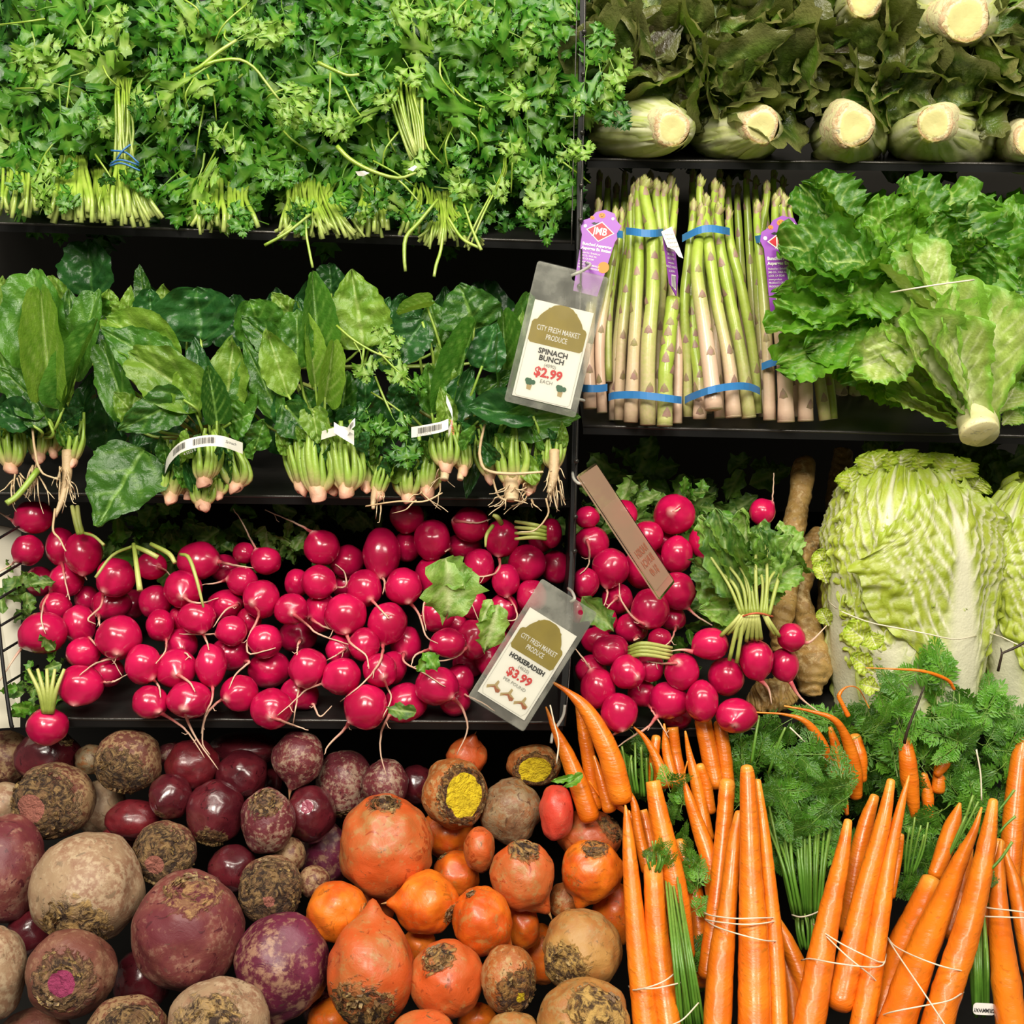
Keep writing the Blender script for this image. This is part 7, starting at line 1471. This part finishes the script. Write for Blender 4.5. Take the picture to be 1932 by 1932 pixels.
stalk('slanting green stalk with a brown tip at the shelf edge', [[(875, 385, 1.165, 2), (890, 430, 1.158, 2.6), (908, 472, 1.152, 3.2)], [(845, 410, 1.165, 2.6), (872, 450, 1.16, 3), (905, 468, 1.155, 3)]])
t = thing('torn_paper', P(690, 328, 1.16), 'small torn white scrap in the parsley, centre', 'paper')
poly(t, [(-14, 2), (2, 6), (13, 4), (2, -4), (-8, -5)], tagframe(684, 328, 1.158, .1, .3), m_paper, 'scrap', 0, .6); poly(t, [(-9, -3), (4, 7), (9, 5), (2, -5)], tagframe(778, 318, 1.158, .1, .3), m_paper, 'scrap', 0, .6)
# parsley sprigs fallen onto the spinach
sp = thing('parsley_sprig', P(634, 613, 1.13), 'light parsley sprig fallen on the spinach right of the tall leaves', 'parsley', 'fallen parsley sprigs')
for pts in ([(635, 614, 1.125, 2.4), (665, 640, 1.12, 2.4), (705, 664, 1.118, 2.2), (738, 676, 1.118, 2)], [(668, 645, 1.12, 2), (680, 665, 1.12, 1.8)], [(715, 664, 1.118, 2), (750, 700, 1.118, 2), (788, 728, 1.12, 1.6)]):
    mb = MB(); pxtube(mb, pts, 8, 6, 0, .4); mb.obj('stem', m_pst, sp)
for (bx, by, tx, ty, w, m) in ((680, 664, 694, 722, 56, m_pal), (712, 662, 762, 640, 50, m_pal), (700, 665, 752, 672, 40, m_pal), (730, 670, 765, 730, 50, m_pal), (760, 700, 800, 745, 44, m_pa), (700, 650, 740, 620, 50, m_pal)): place('leaf', PAR[(bx + by) % 9], m, P(bx, by, 1.12), P(tx, ty, 1.116), S(w, 1.12), 0, sp)
sp = thing('parsley_sprig', P(735, 790, 1.14), 'darker parsley sprig hanging between third and fourth spinach bunches', 'parsley', 'fallen parsley sprigs')
for pts in ([(708, 710, 1.14, 2), (722, 745, 1.135, 2.4), (738, 780, 1.132, 2)], [(700, 740, 1.14, 2), (740, 765, 1.135, 2), (766, 790, 1.13, 2), (765, 830, 1.13, 1.6)]):
    mb = MB(); pxtube(mb, pts, 8, 6, 0, .4); mb.obj('stem', m_pst, sp)
for (bx, by, tx, ty, w, m) in ((690, 770, 712, 838, 70, m_pa), (735, 775, 765, 830, 60, m_pa), (700, 760, 668, 800, 50, m_pad), (765, 815, 768, 885, 70, m_pa), (740, 830, 760, 880, 60, m_pad), (730, 790, 700, 820, 50, m_pa)): place('leaf', PAR[(bx + by) % 9], m, P(bx, by, 1.13), P(tx, ty, 1.124), S(w, 1.12), 0, sp)
# ---------------------------------------------------------------- price tags
def clearmat(name, base_):
    m, nt, bs, nd, lk = newmat(name)
    tr = nd.new('ShaderNodeBsdfTransparent'); tr.inputs[0].default_value = (.93, .93, .90, 1)
    gl = nd.new('ShaderNodeBsdfGlossy'); gl.inputs['Roughness'].default_value = .14; gl.inputs[0].default_value = (1, 1, 1, 1)
    df = nd.new('ShaderNodeBsdfDiffuse'); df.inputs[0].default_value = (.62, .62, .56, 1)
    v, r = objvec(nt); n1 = nz(nt, 40, 4, v)
    m1 = nd.new('ShaderNodeMixShader'); lk.new(mth(nt, 'ADD', base_, mth(nt, 'MULTIPLY', ramp(nt, n1, .4, .7), base_ * 1.4)), m1.inputs[0]); lk.new(tr.outputs[0], m1.inputs[1]); lk.new(df.outputs[0], m1.inputs[2])
    m2 = nd.new('ShaderNodeMixShader'); fr = nd.new('ShaderNodeFresnel'); fr.inputs[0].default_value = 1.5
    b = nd.new('ShaderNodeBump'); b.inputs['Strength'].default_value = .3; b.inputs['Distance'].default_value = .0015; lk.new(n1, b.inputs['Height']); lk.new(b.outputs[0], gl.inputs['Normal']); lk.new(b.outputs[0], fr.inputs['Normal'])
    lk.new(mth(nt, 'ADD', fr.outputs[0], .03), m2.inputs[0]); lk.new(m1.outputs[0], m2.inputs[1]); lk.new(gl.outputs[0], m2.inputs[2])
    lk.new(m2.outputs[0], nd['Material Output'].inputs[0]); return m
m_clear = clearmat('clear_tag_sleeve', .015); m_milk = clearmat('milky_tag_back', .22)
m_veg1 = plain('printed_dark_green', (.05, .16, .08), .5); m_veg2 = plain('printed_tan', (.50, .38, .18), .5); m_veg3 = plain('printed_rust', (.42, .14, .06), .5)
m_tie = plain('frosted_zip_tie', (.45, .45, .40), .35)
def rrect(w, h, r, n=5):
    out = []
    for cx, cy, a0 in ((w - r, h - r, 0), (-w + r, h - r, 90), (-w + r, -h + r, 180), (w - r, -h + r, 270)):
        for k in range(n + 1): a = radians(a0 + 90 * k / n); out.append((cx + r * cos(a), cy + r * sin(a)))
    return out
def outline(parent, pts, M, mat, w, z, name):
    mb = MB(); n = len(pts)
    for i in range(n):
        a = Vector(pts[i]); b = Vector(pts[(i + 1) % n]); d = (b - a)
        if d.length < .01: continue
        q = Vector((-d.y, d.x)).normalized() * w / 2
        mb.add([M @ Vector((*(a + q), z)), M @ Vector((*(b + q), z)), M @ Vector((*(b - q), z)), M @ Vector((*(a - q), z))], [(0, 1, 2, 3)])
    mb.obj(name, mat, parent, smooth=False)
def plaque(w, y0, y1):
    """ochre plaque: flat bottom with round corners, scalloped dome on top (half widths)"""
    R = [(w - 5, y0), (w, y0 + 5), (w, y0 + (y1 - y0) * .48), (w - 3, y0 + (y1 - y0) * .54), (w - 9, y0 + (y1 - y0) * .57)]
    R += [(w - 9 - (w - 34) * u, y0 + (y1 - y0) * (.57 + .31 * u ** .7 )) for u in (.2, .4, .6, .8)]
    R += [(27, y0 + (y1 - y0) * .88), (24, y0 + (y1 - y0) * .89), (18, y0 + (y1 - y0) * .96), (8, y1)]
    return R + [(-x, y) for x, y in R[::-1]]
def tag(name, label, M, w, h, cardw, cy0, cy1, lines, holex=0, spin=True, ytext=None):
    """w,h half sizes of the sleeve, card from cy0 (bottom) to cy1 (top), all in px units"""
    t = thing(name, M.translation, label, 'price tag', 'price tags in clear sleeves')
    # sleeve with a punched hole: two halves of plate around the hole
    mb = MB(); ro = rrect(w, h, 5, 3); n = len(ro); hole = [(holex + 5 * cos(radians(a)), h - 16 + 5 * sin(radians(a))) for a in [360 * k / n + 22 for k in range(n)]]
    # match outline to hole by angle
    for zz, flip in ((2.2, 0), (-2.2, 1)):
        mb = MB(); vs = [M @ Vector((x, y, zz)) for x, y in ro] + [M @ Vector((x, y, zz)) for x, y in hole]
        mb.add(vs, [((i, (i + 1) % n, n + (i + 1) % n, n + i) if not flip else (i, n + i, n + (i + 1) % n, (i + 1) % n)) for i in range(n)])
        mb.obj('sleeve_front' if zz > 0 else 'sleeve_back', m_clear if zz > 0 else m_milk, t, smooth=False)
    outline(t, rrect(w - 1, h - 1, 5), M, m_clear, 3, 2.6, 'sleeve_seam')
    card = [(-cardw, cy0), (cardw, cy0), (cardw, cy1), (-cardw, cy1)]
    poly(t, card, M, m_card, 'card', .8, 1.)
    return t
M1 = tagframe(1050, 640, 1.108, radians(13.5))
T1 = tag('spinach_price_tag', 'clear sleeve price tag for spinach, hanging on the divider post', M1, 69, 136, 57, -122, 64, None, 6)
poly(T1, [(x, y) for x, y in plaque(53, -16, 64)], M1, m_ochre, 'plaque', 1.4)
def T(t, M, s, x, y, size, mat, bold=0., sx=1.): text(t, s, M @ Matrix.Translation((x, y, 1.9)), size, mat, bold, sx=sx)
T(T1, M1, 'CITY FRESH MARKET', 0, 14, 14.5, m_wht, .15, .62); T(T1, M1, 'PRODUCE', 0, -1, 14.5, m_wht, .15, .62)
T(T1, M1, 'SPINACH', 0, -28, 14, m_ink, .35); T(T1, M1, 'BUNCH', 0, -41, 14, m_ink, .35); T(T1, M1, '(4090)', 0, -53, 9, m_grey, 0)
T(T1, M1, '$2.99', 0, -68, 24, m_redtx, .8); T(T1, M1, 'EACH', 0, -84, 9.5, m_grey, 0)
outline(T1, [(-53, -16 - 100), (-49, -120), (49, -120), (53, -116), (53, -10), (-53, -10)], M1, m_grey, .5, 1.3, 'border_line')
for x in (-30, 30):
    r = random.Random(int(x))
    for k in range(5): poly(T1, disc(x + r.uniform(-6, 6), -90 + r.uniform(-4, 6), 4.5), M1, m_veg1, 'spinach_picture', 1.5 + k * .1)
    poly(T1, [(x - 5, -95), (x + 5, -95), (x + 4, -105), (x - 4, -104)], M1, m_veg2, 'spinach_picture', 1.4)
M2 = tagframe(1005, 1236, 1.085, radians(32))
T2 = tag('horseradish_price_tag', 'clear sleeve price tag for horseradish, tilted over the left radishes', M2, 62, 132, 52, -113, 74, None, 34)
poly(T2, [(x * .94, y) for x, y in plaque(50, -8, 72)], M2, m_ochre, 'plaque', 1.4)
T(T2, M2, 'CITY FRESH MARKET', 0, 22, 14, m_wht, .15, .6); T(T2, M2, 'PRODUCE', 0, 8, 14, m_wht, .15, .6)
T(T2, M2, 'HORSERADISH', 0, -20, 12.6, m_ink, .5, .92); T(T2, M2, '(4625)', 0, -32, 9, m_grey, 0)
T(T2, M2, '$3.99', 0, -48, 23, m_redtx, .8); T(T2, M2, 'PER POUND', 0, -65, 9, m_grey, 0)
outline(T2, [(-48, -100), (-42, -110), (42, -110), (48, -100), (48, 0), (-48, 0)], M2, m_grey, .5, 1.3, 'border_line')
for x in (-30, 0, 30):
    poly(T2, [(x - 14, -92), (x - 2, -84), (x, -74), (x + 4, -76), (x + 4, -84), (x + 14, -88), (x + 12, -94), (x, -88), (x - 12, -98)], M2, m_veg2, 'horseradish_picture', 1.4)
    poly(T2, [(x - 10, -94), (x, -86), (x + 12, -92), (x + 8, -97), (x, -90)], M2, m_veg3, 'horseradish_picture', 1.6); poly(T2, disc(x + 9, -92, 4.5, 10, .8), M2, m_veg3, 'horseradish_picture', 1.7)
def sleeveback():
    m, nt, bs, nd, lk = newmat('milky_tag_back'); bs.inputs['Base Color'].default_value = (.50, .32, .22, 1); bs.inputs['Roughness'].default_value = .35
    tr = nd.new('ShaderNodeBsdfTransparent'); mx = nd.new('ShaderNodeMixShader'); mx.inputs[0].default_value = .5
    lk.new(tr.outputs[0], mx.inputs[1]); lk.new(bs.outputs[0], mx.inputs[2]); lk.new(mx.outputs[0], nd['Material Output'].inputs[0]); return m
m_sb = sleeveback(); m_faint = plain('show_through_print', (.36, .12, .07), .5)
M3 = tagframe(1183, 1000, 1.10, radians(-33.5), radians(66))
T3 = thing('turned_price_tag', M3.translation, 'price tag turned nearly edge-on over the right radishes, hanging from the post', 'price tag', 'price tags in clear sleeves')
poly(T3, rrect(62, 137, 5, 3), M3, m_sb, 'sleeve', 0, 3); outline(T3, rrect(61, 136, 5, 3), M3, m_clear, 4, .6, 'sleeve_seam')
poly(T3, [(-52, -120), (52, -120), (52, 60), (-52, 60)], M3, m_sb, 'card', .8, .5)
for k, s in enumerate(('RADISH', 'BUNCH', '$1.49')): text(T3, s, M3 @ Matrix.Translation((0, -48 - k * 22, 1.4)) @ Matrix.Scale(-1, 4, (1, 0, 0)), 22, m_faint, .5)
# zip ties
for (lab, pts) in (('frosted zip tie through the spinach tag hole, on the post', [(1078, 520, 1.12), (1092, 514, 1.118), (1104, 508, 1.13), (1114, 500, 1.16), (1106, 496, 1.185)]), ('frosted zip tie holding the turned tag on the post', [(1102, 912, 1.13), (1092, 912, 1.125), (1083, 904, 1.14), (1080, 892, 1.165)]),
                  ('frosted zip tie holding the horseradish tag', [(1076, 1136, 1.09), (1084, 1130, 1.09), (1080, 1118, 1.11), (1072, 1110, 1.15)]), ('loose zip tie end on the post below the spinach tag', [(1080, 752, 1.15), (1094, 754, 1.145), (1102, 756, 1.15)]),
                  ('clear plastic hook below the horseradish tag', [(1066, 1330, 1.13), (1062, 1352, 1.13), (1044, 1382, 1.13), (1040, 1402, 1.13)])):
    mb = MB(); pxtube(mb, [(x, y, d, 3) for x, y, d in pts], 12, 8); reg(mb.obj('zip_tie', m_tie), lab, 'zip tie', 'zip ties on the divider post')
# white label ring on the inverted carrot greens
t = thing('carrot_label', P(1858, 1904, .99), 'white label with blue edge, upside down lettering, round carrot stems at lower right', 'label')
M = tagframe(1857, 1904, .985, radians(3)); poly(t, rrect(21, 11, 7), M, m_wht, 'paper', 0, 1); poly(t, [(21, -10), (27, -8), (29, 2), (24, 10), (18, 11)], M, m_blue, 'blue_edge', -.6, 1)
text(t, 'GRIMMWAY', M @ Matrix.Translation((0, -2, .6)) @ Matrix.Rotation(pi, 4, 'Z'), 10.5, m_ink, .3, sx=.7)
